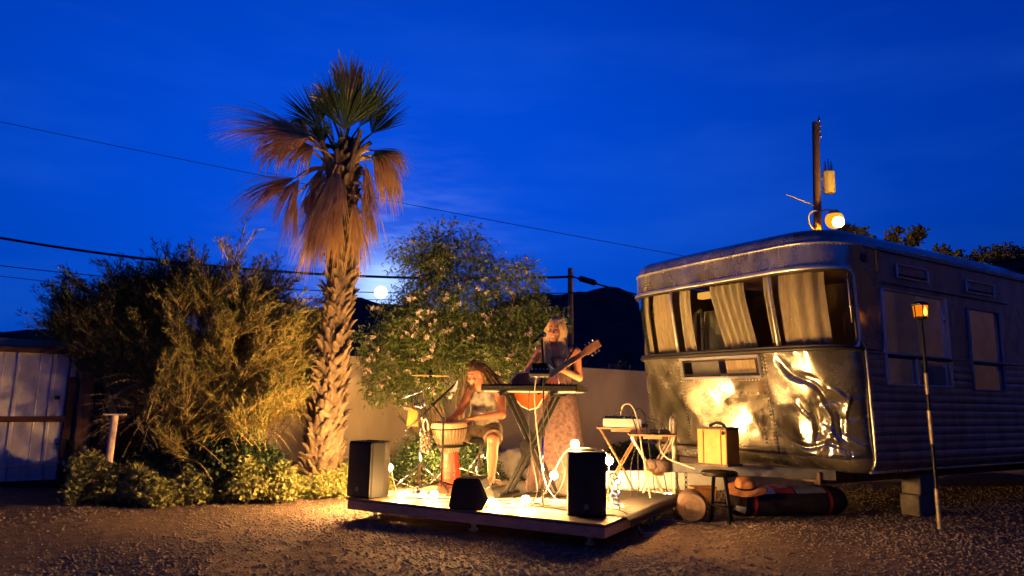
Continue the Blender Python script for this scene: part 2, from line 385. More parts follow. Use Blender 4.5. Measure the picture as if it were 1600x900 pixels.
# loose stones on the yard
def stones(n, boxf, smin, smax):
    ico = np.array([(0, 0, 1), (.9, 0, .15), (.2, .85, .1), (-.75, .5, .2), (-.7, -.55, .1), (.25, -.9, .15), (0, 0, -.5)]); 
    fc = np.array([(0, 1, 2), (0, 2, 3), (0, 3, 4), (0, 4, 5), (0, 5, 1), (6, 2, 1), (6, 3, 2), (6, 4, 3), (6, 5, 4), (6, 1, 5)])
    P = boxf(n); sz = smin+(smax-smin)*RNG.random(len(P))**3
    a = RNG.random(len(P))*2*PI; jit = 1+0.35*RNG.normal(size=(len(P), 7, 3))*0.6
    B = ico[None]*jit*sz[:, None, None]; B[..., 2] *= 0.65
    c, s_ = np.cos(a)[:, None], np.sin(a)[:, None]; x = B[..., 0]*c-B[..., 1]*s_; y = B[..., 0]*s_+B[..., 1]*c
    z0 = np.array([gh(px, py) for px, py in P])
    vs = np.stack([x+P[:, :1], y+P[:, 1:2], B[..., 2]+z0[:, None]+sz[:, None]*0.15], -1).reshape(-1, 3)
    q = (fc[None]+7*np.arange(len(P))[:, None, None]).reshape(-1, 3); return vs, q
def yard(n):
    y = 3.4+6.6*RNG.random(n*2)**1.25; x = (RNG.random(n*2)*2-1)*(y*0.85+0.3)
    k = (y < 8.9+x*0.5) & ~((np.abs((x+0.37)*0.877-(y-5.91)*0.48) < 1.2) & (((x-0.71)*0.48+(y-5.32)*0.877) > 0.05) & (((x-0.71)*0.48+(y-5.32)*0.877) < 2.0))
    tr_ = np.sin(x*0.9+y*2.1+1.2*np.sin(x*0.7))+0.6*np.sin(x*2.3-y*1.7); k &= ~((tr_ > 0.75) & (RNG.random(n*2) < 0.55))
    # fewer stones on the packed drive at the far left
    k &= ~((x < -3.0) & (RNG.random(n*2) < 0.6))
    return np.stack([x, y], 1)[k][:n]
vs_, q = stones(72000, yard, 0.003, 0.018)
tag(np_mesh('gravel', vs_, q, M['stone']), 'loose brown gravel stones covering the yard', 'gravel', kind='stuff')

# ---------------------------------------------------------------- mountains and moon
def ridge(name, prof, dist, depth, seed, label):
    rnd = random.Random(seed); px = [p[0] for p in prof]; pz = [p[1] for p in prof]; n = 150; m = 18; k = dist/100.0
    rough = [rnd.gauss(0, 1) for _ in range(n+1)]
    def fn(i, j):
        u = i/n; x = px[0]+(px[-1]-px[0])*u; z = float(np.interp(x, px, pz))
        z += 0.10*(rough[i]*0.7+rough[(i*7) % n]*0.3)
        t = j/m                      # 0 foot near us .. 1 crest .. then down behind
        if t <= 0.7: hh = (t/0.7)**1.25; yy = t/0.7
        else: hh = 1-(t-0.7)/0.3; yy = 1+(t-0.7)/0.3*0.6
        wob = 0.10*math.sin(i*0.55+j*0.8)+0.07*math.sin(i*1.7-j*1.3)
        hz = z*k*hh*(1+wob*(1-hh)*1.6)
        Y = dist-depth*(1-yy); return (x*k*(Y/dist)**0.2, Y, hz-1.0)
    b = MB(); b.grid(fn, list(range(n+1)), list(range(m+1)))
    return tag(b.build(name, M['mount'], smooth=True), kind='structure')
ridge('mountain', [(-160, 3), (-120, 6), (-90, 7.6), (-73, 8.4), (-64, 9.6), (-57, 9.6), (-48, 8.5), (-40, 9.0), (-34, 10.6), (-30.8, 11.4), (-27.6, 13.1), (-25.4, 13.6), (-23.6, 14.9), (-21.3, 15.0), (-19, 14.2), (-14.7, 13.6), (-9.2, 13.2), (-2, 12.8), (8, 10), (20, 6), (40, 3)], 5200, 2600, 3, 'far')
ridge('mountain', [(-20, 4), (-9, 11.5), (-4, 13.6), (2.8, 15.6), (5, 15.9), (7.4, 16.0), (10, 16.5), (12, 16.7), (14.9, 17.1), (16.2, 16.4), (17.2, 15.8), (19.5, 13.9), (26, 11.5), (46, 7.7), (70, 6), (100, 4), (150, 2)], 3900, 2100, 5, 'near')
mo = MB(); mp_ = V((0, 0, CAM_H))+MOON_DIR*7000; mo.sphere(mp_, 62, 32, 20)
tag(mo.build('moon', M['moon'], smooth=True), 'bright full moon rising just over the mountain ridge', 'moon')

# ---------------------------------------------------------------- garden wall
WA, WB = V((-6.9, 7.2, 0)), V((7.4, 16.75, 0)); WD = (WB-WA).normalized(); WN = V((WD.y, -WD.x, 0))
wl = thing('garden_wall', 'long tan stucco garden wall running behind the stage', 'wall')
b = MB(); n = 60; L = (WB-WA).length
b.grid(lambda u, z: WA+WD*(u*L)+WN*(0.006*math.sin(u*43+z*3)+0.004*math.sin(u*131))+V((0, 0, z)), [i/n for i in range(n+1)], [-0.1, 0.2, 0.5, 0.8, 1.1, 1.4, 1.6])
b.grid(lambda u, z: WA+WD*(u*L)-WN*0.2+V((0, 0, z)), [i/n for i in range(n, -1, -1)], [-0.1, 1.6])
b.build('wall_face', M['stucco'], wl)
b = MB(); b.grid(lambda u, q_: WA+WD*(u*L)+[WN*0.0, WN*0.012, WN*0.010, -WN*0.21, -WN*0.212, -WN*0.2][q_]+V((0, 0, [1.597, 1.6, 1.678, 1.678, 1.6, 1.597][q_]+0.004*math.sin(u*37))), [i/n for i in range(n+1)], [0, 1, 2, 3, 4, 5]); b.build('coping', M['stucco'], wl)
at_base(wl, WA)
# black trees and a roofline beyond the wall on the right
def blob_tree(name, label, cat, base, lumps, nl, lw, mkey, group=None, trunk=True, ll=0.09):
    t = thing(name, label, cat, group); P = []
    for (x, y, z, r) in lumps:
        k = int(nl*r*r/sum(l[3]**2 for l in lumps)); d = RNG.normal(size=(k, 3)); d /= np.linalg.norm(d, axis=1, keepdims=True)
        rr = r*(0.35+0.65*RNG.random(k)**0.5)*(1+0.25*np.sin(d[:, 0]*5+x)*np.cos(d[:, 1]*4+z*2)); P.append(np.array((x, y, z))+d*rr[:, None]*np.array((1, 1, 0.85)))
    P = np.concatenate(P); D = RNG.normal(size=P.shape); D[:, 2] += 0.3
    v, f = leaf_arrays(P, D, ll*(0.7+0.6*RNG.random(len(P))), lw, bend=0.3)
    np_mesh('crown', v, f, M[mkey], t)
    if trunk:
        b = MB(); bs = V(base)
        for (x, y, z, r) in lumps:
            p = V((x, y, z)); mid = bs.lerp(p, 0.5)+V((random.uniform(-.1, .1), 0, 0.15)); b.tube(spline([bs+V((random.uniform(-.05, .05), random.uniform(-.05, .05), 0)), mid, p], 5), [0.022*r+0.03-0.0016*i for i in range(11)] if r < 1.2 else [0.14-0.008*i for i in range(11)], 6)
        b.build('trunk', M['bark'], t)
    return at_base(t, base)
for i, (x, y, r, h) in enumerate([(4.6, 30, 1.7, 2.3), (7.4, 33, 1.5, 2.0), (1.6, 31, 1.4, 1.7), (10, 35, 1.8, 2.1)]):
    blob_tree('dark_tree', ['dark bushy tree beyond the wall between the woman and the trailer', 'dark bushy tree beyond the wall close to the trailer corner', 'low dark tree beyond the wall behind the woman', 'dark tree far beyond the wall hidden behind the trailer'][i], 'tree', (x, y, 0), [(x, y, h*0.55, r*0.9), (x-r*0.6, y, h*0.45, r*0.6), (x+r*0.7, y+.3, h*0.4, r*0.7)], 5000, 0.10, 'darkbush', 'dark trees beyond the garden wall', ll=0.22)

# ---------------------------------------------------------------- gate, post, pipe at the left
gt = thing('metal_gate', 'wide gate of weathered corrugated sheets in a brown red steel frame', 'gate')
G0 = V((-4.93, 7.93, 0)); GD = V((-0.82, -0.57, 0)).normalized(); GN = V((-GD.y, GD.x, 0)); GN = GN if GN.y < 0 else -GN; GW = 3.0
gp = lambda u, z, o=0.0: G0+GD*u+GN*o+V((0, 0, z))
for (z0, z1) in ((0.13, 0.755), (0.815, 1.50)):
    for k in range(3):
        u0, u1 = 0.05+k*0.98, 0.05+(k+1)*0.98-0.004
        us = []; u = u0
        while u < u1-1e-6:
            for du in (0, 0.115, 0.128, 0.150, 0.163, 0.26, 0.268, 0.276):
                if u+du < u1: us.append(u+du)
            u += 0.327
        us.append(u1)
        def off(u, u0=u0):
            w = (u-u0) % 0.327; return 0.020 if 0.124 < w < 0.154 else (0.006 if 0.262 < w < 0.274 else 0.0)
        b = MB(); b.grid(lambda u, z: gp(u, z, off(u)+0.003*math.sin(u*9+z*7)), us, [z0+(z1-z0)*i/6 for i in range(7)])
        b.grid(lambda u, z: gp(u, z, off(u)-0.003), us[::-1], [z0, z1]); b.build('corrugated_sheet', M['corr'], gt)
for nm, pts_ in (('top_rail', [(0, 1.53), (GW, 1.53)]), ('middle_rail', [(0, 0.785), (GW, 0.785)]), ('bottom_rail', [(0, 0.085), (GW, 0.085)])):
    b = MB(); c = gp(GW/2, pts_[0][1], 0.012); b.bbox(c, (GW, 0.055, 0.06 if nm != 'bottom_rail' else 0.10), frame(GD, GN), 0.006); b.build(nm, M['rust'] if nm != 'bottom_rail' else M['black'], gt)
b = MB(); b.bbox(gp(0.0, 0.80, 0.012), (0.075, 0.06, 1.46), frame(GD, GN), 0.006); b.build('gate_stile', M['rust'], gt)
b = MB(); b.bbox(gp(0.0, 1.38, 0.052), (0.06, 0.02, 0.26), frame(GD, GN), 0.004); b.bbox(gp(0.0, 1.43, 0.064), (0.035, 0.012, 0.06), frame(GD, GN), 0.003); b.build('latch_plate', M['steel'], gt)
b = MB(); b.bbox(gp(0.02, 0.52, 0.055), (0.06, 0.03, 0.12), frame(GD, GN), 0.006); b.tube([gp(-0.03, 0.52, 0.06), gp(0.09, 0.52, 0.06)], 0.012, 8); b.build('hinge', M['black'], gt)
b = MB(); b.bbox(gp(0.12, 1.02, 0.02), (0.05, 0.02, 0.04), frame(GD, GN), 0.004); b.build('bracket', M['rust'], gt)
b = MB(); b.tube(curve_pts(gp(0.02, 0.32, 0.06), gp(2.6, 0.12, 0.06), 0.01, 8), 0.008, 6); b.build('tie_rod', M['steel'], gt)
b = MB(); b.bbox(gp(-0.005, 0.315, 0.058), (0.02, 0.02, 0.05), frame(GD, GN), 0.004); b.build('reflector', mat('reflector_white', (0.85, 0.8, 0.6), 0.2), gt)
at_base(gt, G0)
b = MB(); R_ = frame((0.85, 0.52, 0), (-0.52, 0.85, 0)); b.bbox((-4.79, 7.98, 0.76), (0.13, 0.13, 1.60), R_, 0.012)
ps = thing('gate_post', 'square brown timber post beside the metal gate', 'post'); b.build('post', M['wood_post'], ps)
b = MB(); b.bbox((-4.835, 7.895, 0.5), (0.05, 0.03, 0.12), R_, 0.005); b.build('hinge_plate', M['black'], ps); at_base(ps, (-4.79, 7.98, -0.04))
b = MB(); b.tube([(-4.67, 8.05, -0.05), (-4.68, 8.05, 1.3)], 0.05, 12); tag(b.build('steel_post', M['black'], smooth=True, sharp=40), 'black steel post right behind the brown timber post', 'post')
pp = thing('pipe_post', 'pale pink standing pipe with a flat square cap before the shrub', 'post')
b = MB(); b.tube([(-4.075, 7.3, -0.05), (-4.07, 7.3, 0.4), (-4.06, 7.3, 0.855)], 0.036, 16); b.build('pipe', M['pipe'], pp, True, 40)
b = MB(); b.bbox((-4.06, 7.3, 0.863), (0.19, 0.15, 0.016), rz(0.3), 0.004); b.build('flat_cap', M['pipe'], pp); at_base(pp, (-4.075, 7.3, 0))

# ---------------------------------------------------------------- utility poles, lamp, wires
p1 = thing('utility_pole', 'wooden utility pole behind the woman carrying a cable splice', 'pole')
b = MB(); b.tube([(2.24, 26, -0.3), (2.22, 26, 3), (2.2, 26, 6.05)], [0.13, 0.12, 0.10], 10); b.build('pole_shaft', M['pole'], p1, True, 40)

for z in (5.72, 5.1): b = MB(); b.tube([(2.1, 25.88, z), (2.32, 25.88, z)], 0.03, 6); b.build('wire_clamp', M['black'], p1)
at_base(p1, (2.24, 26, 0))
p2 = thing('utility_pole', 'tall utility pole behind the trailer with transformer and lit lamp', 'pole')
b = MB(); b.tube([(12.35, 28, -0.3), (12.5, 28, 6), (12.72, 28, 12.9)], [0.2, 0.18, 0.14], 12); b.build('pole_shaft', M['pole'], p2, True, 40)
b = MB(); b.tube([(12.86, 27.97, 12.2), (12.87, 27.97, 13.15)], 0.035, 6)
for z in (12.2, 12.45, 12.7, 12.95): b.lathe([(0.03, 0), (0.065, 0.03), (0.065, 0.06), (0.03, 0.09)], (12.87, 27.97, z), n=10)
b.tube([(12.72, 28, 12.45), (12.87, 27.97, 12.45)], 0.03, 6); b.build('insulator', M['steel'], p2, True, 40)
tf = MB(); tf.lathe([(0.0, 9.75), (0.20, 9.77), (0.24, 9.85), (0.24, 10.6), (0.25, 10.62), (0.25, 10.68), (0.2, 10.74), (0, 10.76)], (13.1, 27.9, 0), n=18)
tfo = tf.build('transformer', mat('transformer_paint', (0.34, 0.35, 0.36), 0.5), p2, True, 35)
b = MB()
for dx in (-0.13, 0.13): b.lathe([(0.03, 10.74), (0.06, 10.8), (0.04, 10.86), (0.06, 10.92), (0.03, 11.0), (0.015, 11.15)], (13.1+dx, 27.9, 0), n=8)
b.tube([(13.12, 27.9, 10.76), (13.1, 27.9, 11.25)], 0.025, 6); b.build('bushing', M['steel'], tfo, True)
for z in (10.4, 9.95): b = MB(); b.tube([(12.6, 28, z), (12.9, 27.92, z)], 0.04, 6); b.build('hanger', M['steel'], p2)
b = MB(); b.tube(spline([(12.52, 27.9, 8.1), (12.2, 27.85, 8.35), (12.14, 27.8, 8.75), (12.3, 27.8, 8.95), (12.52, 27.85, 9.0)], 6), 0.035, 6); b.build('conduit', M['steel'], p2)
b = MB(); b.tube([(12.5, 28, 9.25), (11.2, 27.7, 9.63)], [0.035, 0.02], 6); b.build('guy_arm', M['steel'], p2)
b = MB(); b.tube([(12.55, 27.95, 8.95), (12.8, 27.7, 9.0), (13.05, 27.5, 8.92)], 0.04, 8); b.lathe([(0.06, 0.52), (0.14, 0.46), (0.24, 0.36), (0.30, 0.26)], (13.05, 27.5, 8.45), n=16); lo = b.build('street_lamp', M['steel'], p2, True, 40)
b = MB(); b.sphere((13.05, 27.19, 8.36), 0.22, 18, 12); b.build('lamp_lens', M['street'], lo, True); b = MB(); b.sphere((13.05, 27.5, 8.52), 0.36, 20, 14); b.build('lamp_halo', emis('lamp_halo_glow', (1.0, 0.34, 0.02), 1.35), lo, True); at_base(p2, (12.35, 28, 0))  # glowing orange ball stands in for the halo round the lamp
def cable(name, label, pts_, r, group=None, cat='cable'):
    b = MB(); b.tube(pts_, r, 5); return tag(b.build(name, M['wire'], smooth=True), label, cat, group)
OG = 'overhead wires'
cable('overhead_cable', 'thick black overhead cable crossing low from the left edge to the pole', curve_pts((-24, 25, 7.55), (2.17, 26, 5.72), 0.85, 60, -1.0), 0.05, OG)
cable('overhead_cable', 'thin overhead wire just under the thick black cable', curve_pts((-24, 26, 6.3), (2.17, 26, 5.1), 0.55, 60, -1.0), 0.018, OG)
cable('overhead_cable', 'faint overhead wire sagging lowest behind the palm trunk', curve_pts((-24, 27, 6.0), (2.17, 26, 5.0), 0.65, 60, -1.0), 0.014, OG)
cable('overhead_cable', 'thin high wire slanting down past the palm crown to the trailer roof', curve_pts((-22, 28, 12.35), (12.6, 28, 6.1), 0.15, 60, -0.7), 0.013, OG)
cable('overhead_cable', 'black cable dropping from the pole splice towards the trailer', curve_pts((2.3, 26, 5.72), (7.4, 21, 3.6), 0.1, 20), 0.035, OG)
cable('overhead_cable', 'thin wire dropping from low on the pole towards the trailer', curve_pts((2.3, 26, 5.1), (7.0, 24, 4.1), 0.12, 20), 0.018, OG)
b = MB(); p_, q_ = V((2.55, 25.75, 5.62)), V((3.05, 25.26, 5.38)); b.tube([p_-(q_-p_)*0.12, p_, p_.lerp(q_, 0.03), p_.lerp(q_, .97), q_, q_+(q_-p_)*0.12], [0.04, 0.06, 0.115, 0.115, 0.06, 0.04], 10)
tag(b.build('cable_splice_case', M['wire'], smooth=True), 'black splice cylinder hanging on the cable right of the pole', 'splice case')

# ---------------------------------------------------------------- trees beyond the trailer
FK = 1.55
def fk(l): return [(x*FK, y*FK, 1.08+(z-1.08)*FK, r*FK) for x, y, z, r in l]
blob_tree('bushy_tree', 'largest bushy tree above the trailer roof at the right edge', 'tree', (22.01, 31, 0), fk([(13.9, 20, 5.05, 0.85), (14.7, 20.2, 5.15, 0.85), (15.3, 20, 4.8, 0.9), (13.3, 20, 4.75, 0.6), (12.75, 19.9, 5.2, 0.42), (12.5, 19.9, 5.55, 0.22), (14.3, 20.3, 4.2, 1.1)]), 6760, 0.15, 'farleaf', 'trees behind the trailer', ll=0.25)
blob_tree('bushy_tree', 'forked leafy tree top between the lamp and the largest tree', 'tree', (17.82, 31, 0), fk([(11.3, 20, 5.55, 0.3), (11.15, 20, 5.95, 0.2), (11.75, 20, 5.9, 0.22), (11.95, 20, 6.15, 0.22), (11.5, 20, 5.2, 0.5), (11.35, 20, 6.2, 0.14)]), 1170, 0.15, 'farleaf', 'trees behind the trailer', ll=0.25)
blob_tree('bushy_tree', 'small leafy tree top just right of the lit street lamp', 'tree', (15.81, 31, 0), fk([(10.1, 20, 5.95, 0.35), (10.45, 20, 5.75, 0.35), (9.8, 20, 6.1, 0.28), (10.1, 20, 5.3, 0.6)]), 1950, 0.15, 'farleaf', 'trees behind the trailer', ll=0.25)

# ---------------------------------------------------------------- palm
palm = thing('palm_tree', 'fan palm with scaly trunk, green crown and hanging dead fronds', 'palm tree')
def pc(z):   # trunk centre line and radius
    x = float(np.interp(z, [0, 0.33, 1.5, 2.73, 3.9, 4.3], [-2.13, -2.11, -2.06, -2.01, -2.05, -2.05]))
    r = float(np.interp(z, [0, 0.2, 0.8, 1.6, 2.73, 3.3, 3.9, 4.2], [0.235, 0.22, 0.185, 0.165, 0.145, 0.145, 0.135, 0.065])); return V((x, 8.1, z)), r
b = MB(); zs = [i*0.1 for i in range(43)]; b.tube([pc(z)[0] for z in zs], [pc(z)[1]*0.93 for z in zs], 20); b.build('trunk', M['palmtrunk'], palm, True)
def base_mesh(k):
    rnd = random.Random(k); b = MB(); w = 0.042+0.022*rnd.random(); L = 0.09+0.08*rnd.random(); tw = rnd.uniform(-0.03, 0.03)
    b.grid(lambda u, v: (w*u*(1-0.72*v**1.4)+tw*v*v, -(0.006+0.028*v+0.045*v**2.2)+0.016*u*u, -0.05+L*v), [-1, -0.5, 0, 0.5, 1], [0, 0.3, 0.6, 0.85, 1])
    b.grid(lambda u, v: (w*u*(1-0.72*v**1.4)+tw*v*v, 0.008-(0.006+0.028*v+0.045*v**2.2)*0.8+0.016*u*u, -0.05+L*v*0.97), [1, 0.5, 0, -0.5, -1], [0, 0.5, 1])
    me = bpy.data.meshes.new('leaf_base'); me.from_pydata(b.v, [], b.f); me.materials.append(M['palmbase']); return me
BM = [base_mesh(k) for k in range(6)]
cand = []; row = 0; z = 0.06
while z < 4.05:
    c, r = pc(z); n = max(7, int(2*PI*r/0.088))
    for k in range(n):
        a = 2*PI*(k+0.5*(row % 2)+random.uniform(-.16, .16))/n; cand.append((z+random.uniform(-.035, .035), a))
    z += 0.070; row += 1
front = [q for q in cand if math.sin(q[1]) < -0.1 and q[0] > 0.22][:]
front.sort(key=lambda q: (q[0] > 3.0, math.sin(q[1]))); parts_ = set(front[:300])
rest = MB()
for (z, a) in cand:
    c, r = pc(z); tilt = random.uniform(-0.35, 0.30); sc = random.choice((random.uniform(0.55, 0.9), random.uniform(0.85, 1.3), random.uniform(0.9, 1.2)))
    R = Matrix.Rotation(a+PI/2+random.uniform(-.2, .2), 3, 'Z') @ Matrix.Rotation(tilt, 3, 'X') @ Matrix.Rotation(random.gauss(0, .32), 3, 'Y')
    p = c+V((math.cos(a), math.sin(a), 0))*r*0.93; me = BM[random.randrange(6)]
    if (z, a) in parts_:
        o = bpy.data.objects.new('leaf_base', me); COL.objects.link(o); o.parent = palm; o.location = p; o.rotation_euler = R.to_euler(); o.scale = (sc, sc, sc)
    else: rest.add([R @ (v.co*sc)+p for v in me.vertices], [tuple(f.vertices) for f in me.polygons])
tag(rest.build('leaf_bases', M['palmbase'], palm), kind='stuff')
def frond(root, hub, axis, normal, R, spread, nseg, droop, mkey, fold=0.25, jit=0.06, name='frond', split=0.45, curl=0.0):
    """petiole from root to hub, then a fan of narrow folded segments"""
    root, hub = V(root), V(hub); ax = V(axis).normalized(); nn = V(normal); nn = (nn-ax*nn.dot(ax)).normalized(); sd = ax.cross(nn)
    b = MB(); mid = root.lerp(hub, 0.55)+V((0, 0, 0.06))
    b.tube(spline([root, mid, hub], 5), [0.022-0.0012*i for i in range(11)], 6)
    for k in range(nseg):
        f = (k+0.5)/nseg*2-1; ph = f*spread+random.gauss(0, 0.02); d = (ax*math.cos(ph)+sd*math.sin(ph)+nn*random.gauss(0, jit)).normalized()
        Lr = R*(1-0.22*abs(f)**2)*random.uniform(0.86, 1.06); w0 = R*spread/nseg*1.05
        side = (sd*math.cos(ph)-ax*math.sin(ph)); dr = droop*random.uniform(0.6, 1.35); n = 7; L_, C_, R_ = [], [], []
        pos = hub.copy(); dv = d.copy()
        for i in range(n+1):
            t = i/n
            wd = w0*(1.0 if mkey == 'palmgreen' else 1.9)*(t/split if t < split else max(0.02, 1-(t-split)/(1-split)*0.95))*0.62
            fo = nn*fold*wd
            L_.append(pos-side*wd+fo); C_.append(pos.copy()-fo); R_.append(pos+side*wd+fo)
            dv = (dv+V((0, 0, -1))*dr*(t**1.2)*0.55+nn*curl*0.1).normalized(); pos = pos+dv*(Lr/n)
        m = len(L_); vs = L_+C_+R_
        b.add(vs, [(i, i+1, m+i+1, m+i) for i in range(m-1)]+[(m+i, m+i+1, 2*m+i+1, 2*m+i) for i in range(m-1)])
    return b.build(name, M[mkey], palm)
K = V((-2.05, 8.1, 3.95))
def gf(h, ax, nr, R, sp, n=34, dr=0.05, **k): return frond(K+V((random.uniform(-.06, .06), random.uniform(-.06, .06), -0.1)), h, ax, nr, R, sp, n, dr, 'palmgreen', **k)
gf((-2.02, 7.86, 4.20), (0.05, -0.25, 1), (0.05, -1, -0.1), 0.80, 0.95, 40, 0.03)
gf((-1.86, 7.95, 4.28), (0.45, -0.1, 0.85), (0.75, -0.5, -0.2), 0.88, 0.62, 30, 0.02)
gf((-2.36, 8.0, 4.30), (-0.45, -0.1, 0.80), (-0.25, -0.9, 0.3), 0.60, 0.95, 38, 0.06)
gf((-2.30, 8.3, 4.55), (-0.2, 0.25, 0.9), (-0.3, -0.8, 0.2), 0.66, 0.95, 34, 0.06)
gf((-2.05, 8.3, 4.5), (0.05, 0.2, 1), (0, -1, 0.2), 0.78, 0.85, 34, 0.04)
gf((-1.80, 8.35, 4.35), (0.35, 0.3, 0.9), (0.4, -0.8, 0.2), 0.72, 0.6, 32, 0.04)
gf((-2.30, 8.05, 4.1), (-0.4, -0.3, 0.6), (-0.2, -0.75, 0.5), 0.45, 0.9, 32, 0.2)
gf((-2.12, 7.88, 4.02), (-0.15, -0.6, 0.5), (0, -0.7, 0.7), 0.55, 1.0, 30, 0.35)
gf((-1.72, 7.95, 3.90), (0.7, -0.3, 0.15), (0.3, -0.5, 0.8), 0.50, 1.0, 28, 0.45)
gf((-2.2, 8.5, 4.2), (-0.4, 0.8, 0.5), (0, -0.5, 0.8), 0.7, 1.0, 30, 0.2)
# the tan dry tips standing above the crown
frond(K+V((0, 0.02, 0)), (-2.02, 8.0, 4.62), (-0.05, -0.1, 1), (0, -1, 0.1), 0.62, 0.55, 16, 0.05, 'palmdead', jit=0.12, curl=0.2)
frond(K+V((0, 0.02, 0)), (-2.15, 7.9, 4.45), (-0.35, -0.2, 0.55), (0, -1, 0.3), 0.42, 0.5, 12, 0.6, 'palmdead', jit=0.12)
def df(h, ax, nr, R, sp, n=26, dr=0.5, root=None, **k): return frond(root or (K+V((random.uniform(-.08, .08), -0.1, -0.25))), h, ax, nr, R, sp, n, dr, 'palmdead', jit=0.14, split=0.3, **k)
df((-2.55, 7.92, 4.16), (-0.95, -0.12, 0.22), (0.05, -0.6, 0.8), 1.10, 0.62, 64, 0.45)
df((-2.42, 7.88, 4.12), (-0.8, -0.35, 0.15), (0.1, -0.7, 0.7), 0.82, 1.20, 64, 1.0)
df((-2.62, 7.90, 4.05), (-0.7, -0.2, -0.1), (0.1, -0.8, 0.5), 0.62, 1.0, 50, 1.3)
df((-2.36, 7.84, 3.98), (-0.5, -0.4, -0.3), (-0.2, -0.9, 0.2), 0.52, 0.9, 40, 1.2)
df((-2.58, 7.92, 3.62), (-0.80, -0.15, -0.40), (-0.3, -0.8, 0.5), 0.92, 0.50, 60, 0.5, (-2.2, 8.0, 3.78))
df((-2.52, 7.90, 3.60), (-0.45, -0.15, -0.8), (-0.3, -0.9, 0.3), 0.66, 0.5, 40, 0.8, (-2.2, 8.0, 3.76))
df((-2.56, 7.93, 3.42), (-0.10, -0.05, -1), (-0.3, -0.9, 0.1), 0.76, 0.24, 40, 0.6, (-2.2, 8.0, 3.66))
df((-2.40, 7.95, 3.45), (-0.2, -0.1, -0.9), (-0.3, -0.9, 0.1), 0.40, 0.35, 24, 0.8, (-2.2, 8.0, 3.62))
df((-1.66, 7.92, 3.98), (0.45, -0.2, -0.3), (0.2, -0.9, 0.4), 0.66, 0.75, 56, 1.3, (-1.98, 8.0, 3.82))
df((-1.58, 7.98, 3.92), (0.30, -0.05, -0.9), (0.2, -0.95, 0.1), 0.80, 0.34, 44, 0.8, (-1.98, 8.0, 3.8))
df((-1.70, 8.12, 3.90), (0.5, 0.1, -0.5), (0.3, -0.9, 0.3), 0.60, 0.7, 40, 1.2, (-1.98, 8.05, 3.85))
df((-1.70, 8.0, 3.25), (0.2, -0.1, -0.9), (0.3, -0.95, 0.1), 0.46, 0.28, 26, 0.6, (-1.92, 8.0, 3.45))
for k in range(26):   # skirt of dead leaves close against the trunk
    a = random.choice((-PI/2-random.uniform(.45, 2.0), -PI/2-random.uniform(.45, 2.0), -PI/2+random.uniform(.25, 2.0), -PI/2+random.uniform(-.3, .3))); z = random.uniform(3.1, 3.85); c, r = pc(z); d = V((math.cos(a), math.sin(a), 0))
    df(c+d*(r+0.10+0.10*random.random()), d*0.20+V((0, 0, -1)), d+V((0, 0, 0.15)), random.uniform(0.50, 0.90), random.uniform(0.22, 0.45), 32, 0.5, c+d*r*0.9+V((0, 0, 0.12)))
for (x, z, dx, dz) in ((-2.18, 3.75, -0.10, 0.33), (-1.95, 3.72, 0.12, 0.5), (-2.08, 3.7, -0.02, 0.28), (-1.98, 3.85, 0.28, 0.22)):   # cut stubs
    b = MB(); b.tube([(x, 7.97, z-0.1), (x+dx*0.5, 7.92, z+dz*0.5), (x+dx, 7.9, z+dz)], [0.045, 0.035, 0.026], 7); b.build('petiole', M['palmbase'], palm, True, 50)
at_base(palm, (-2.13, 8.1, 0))

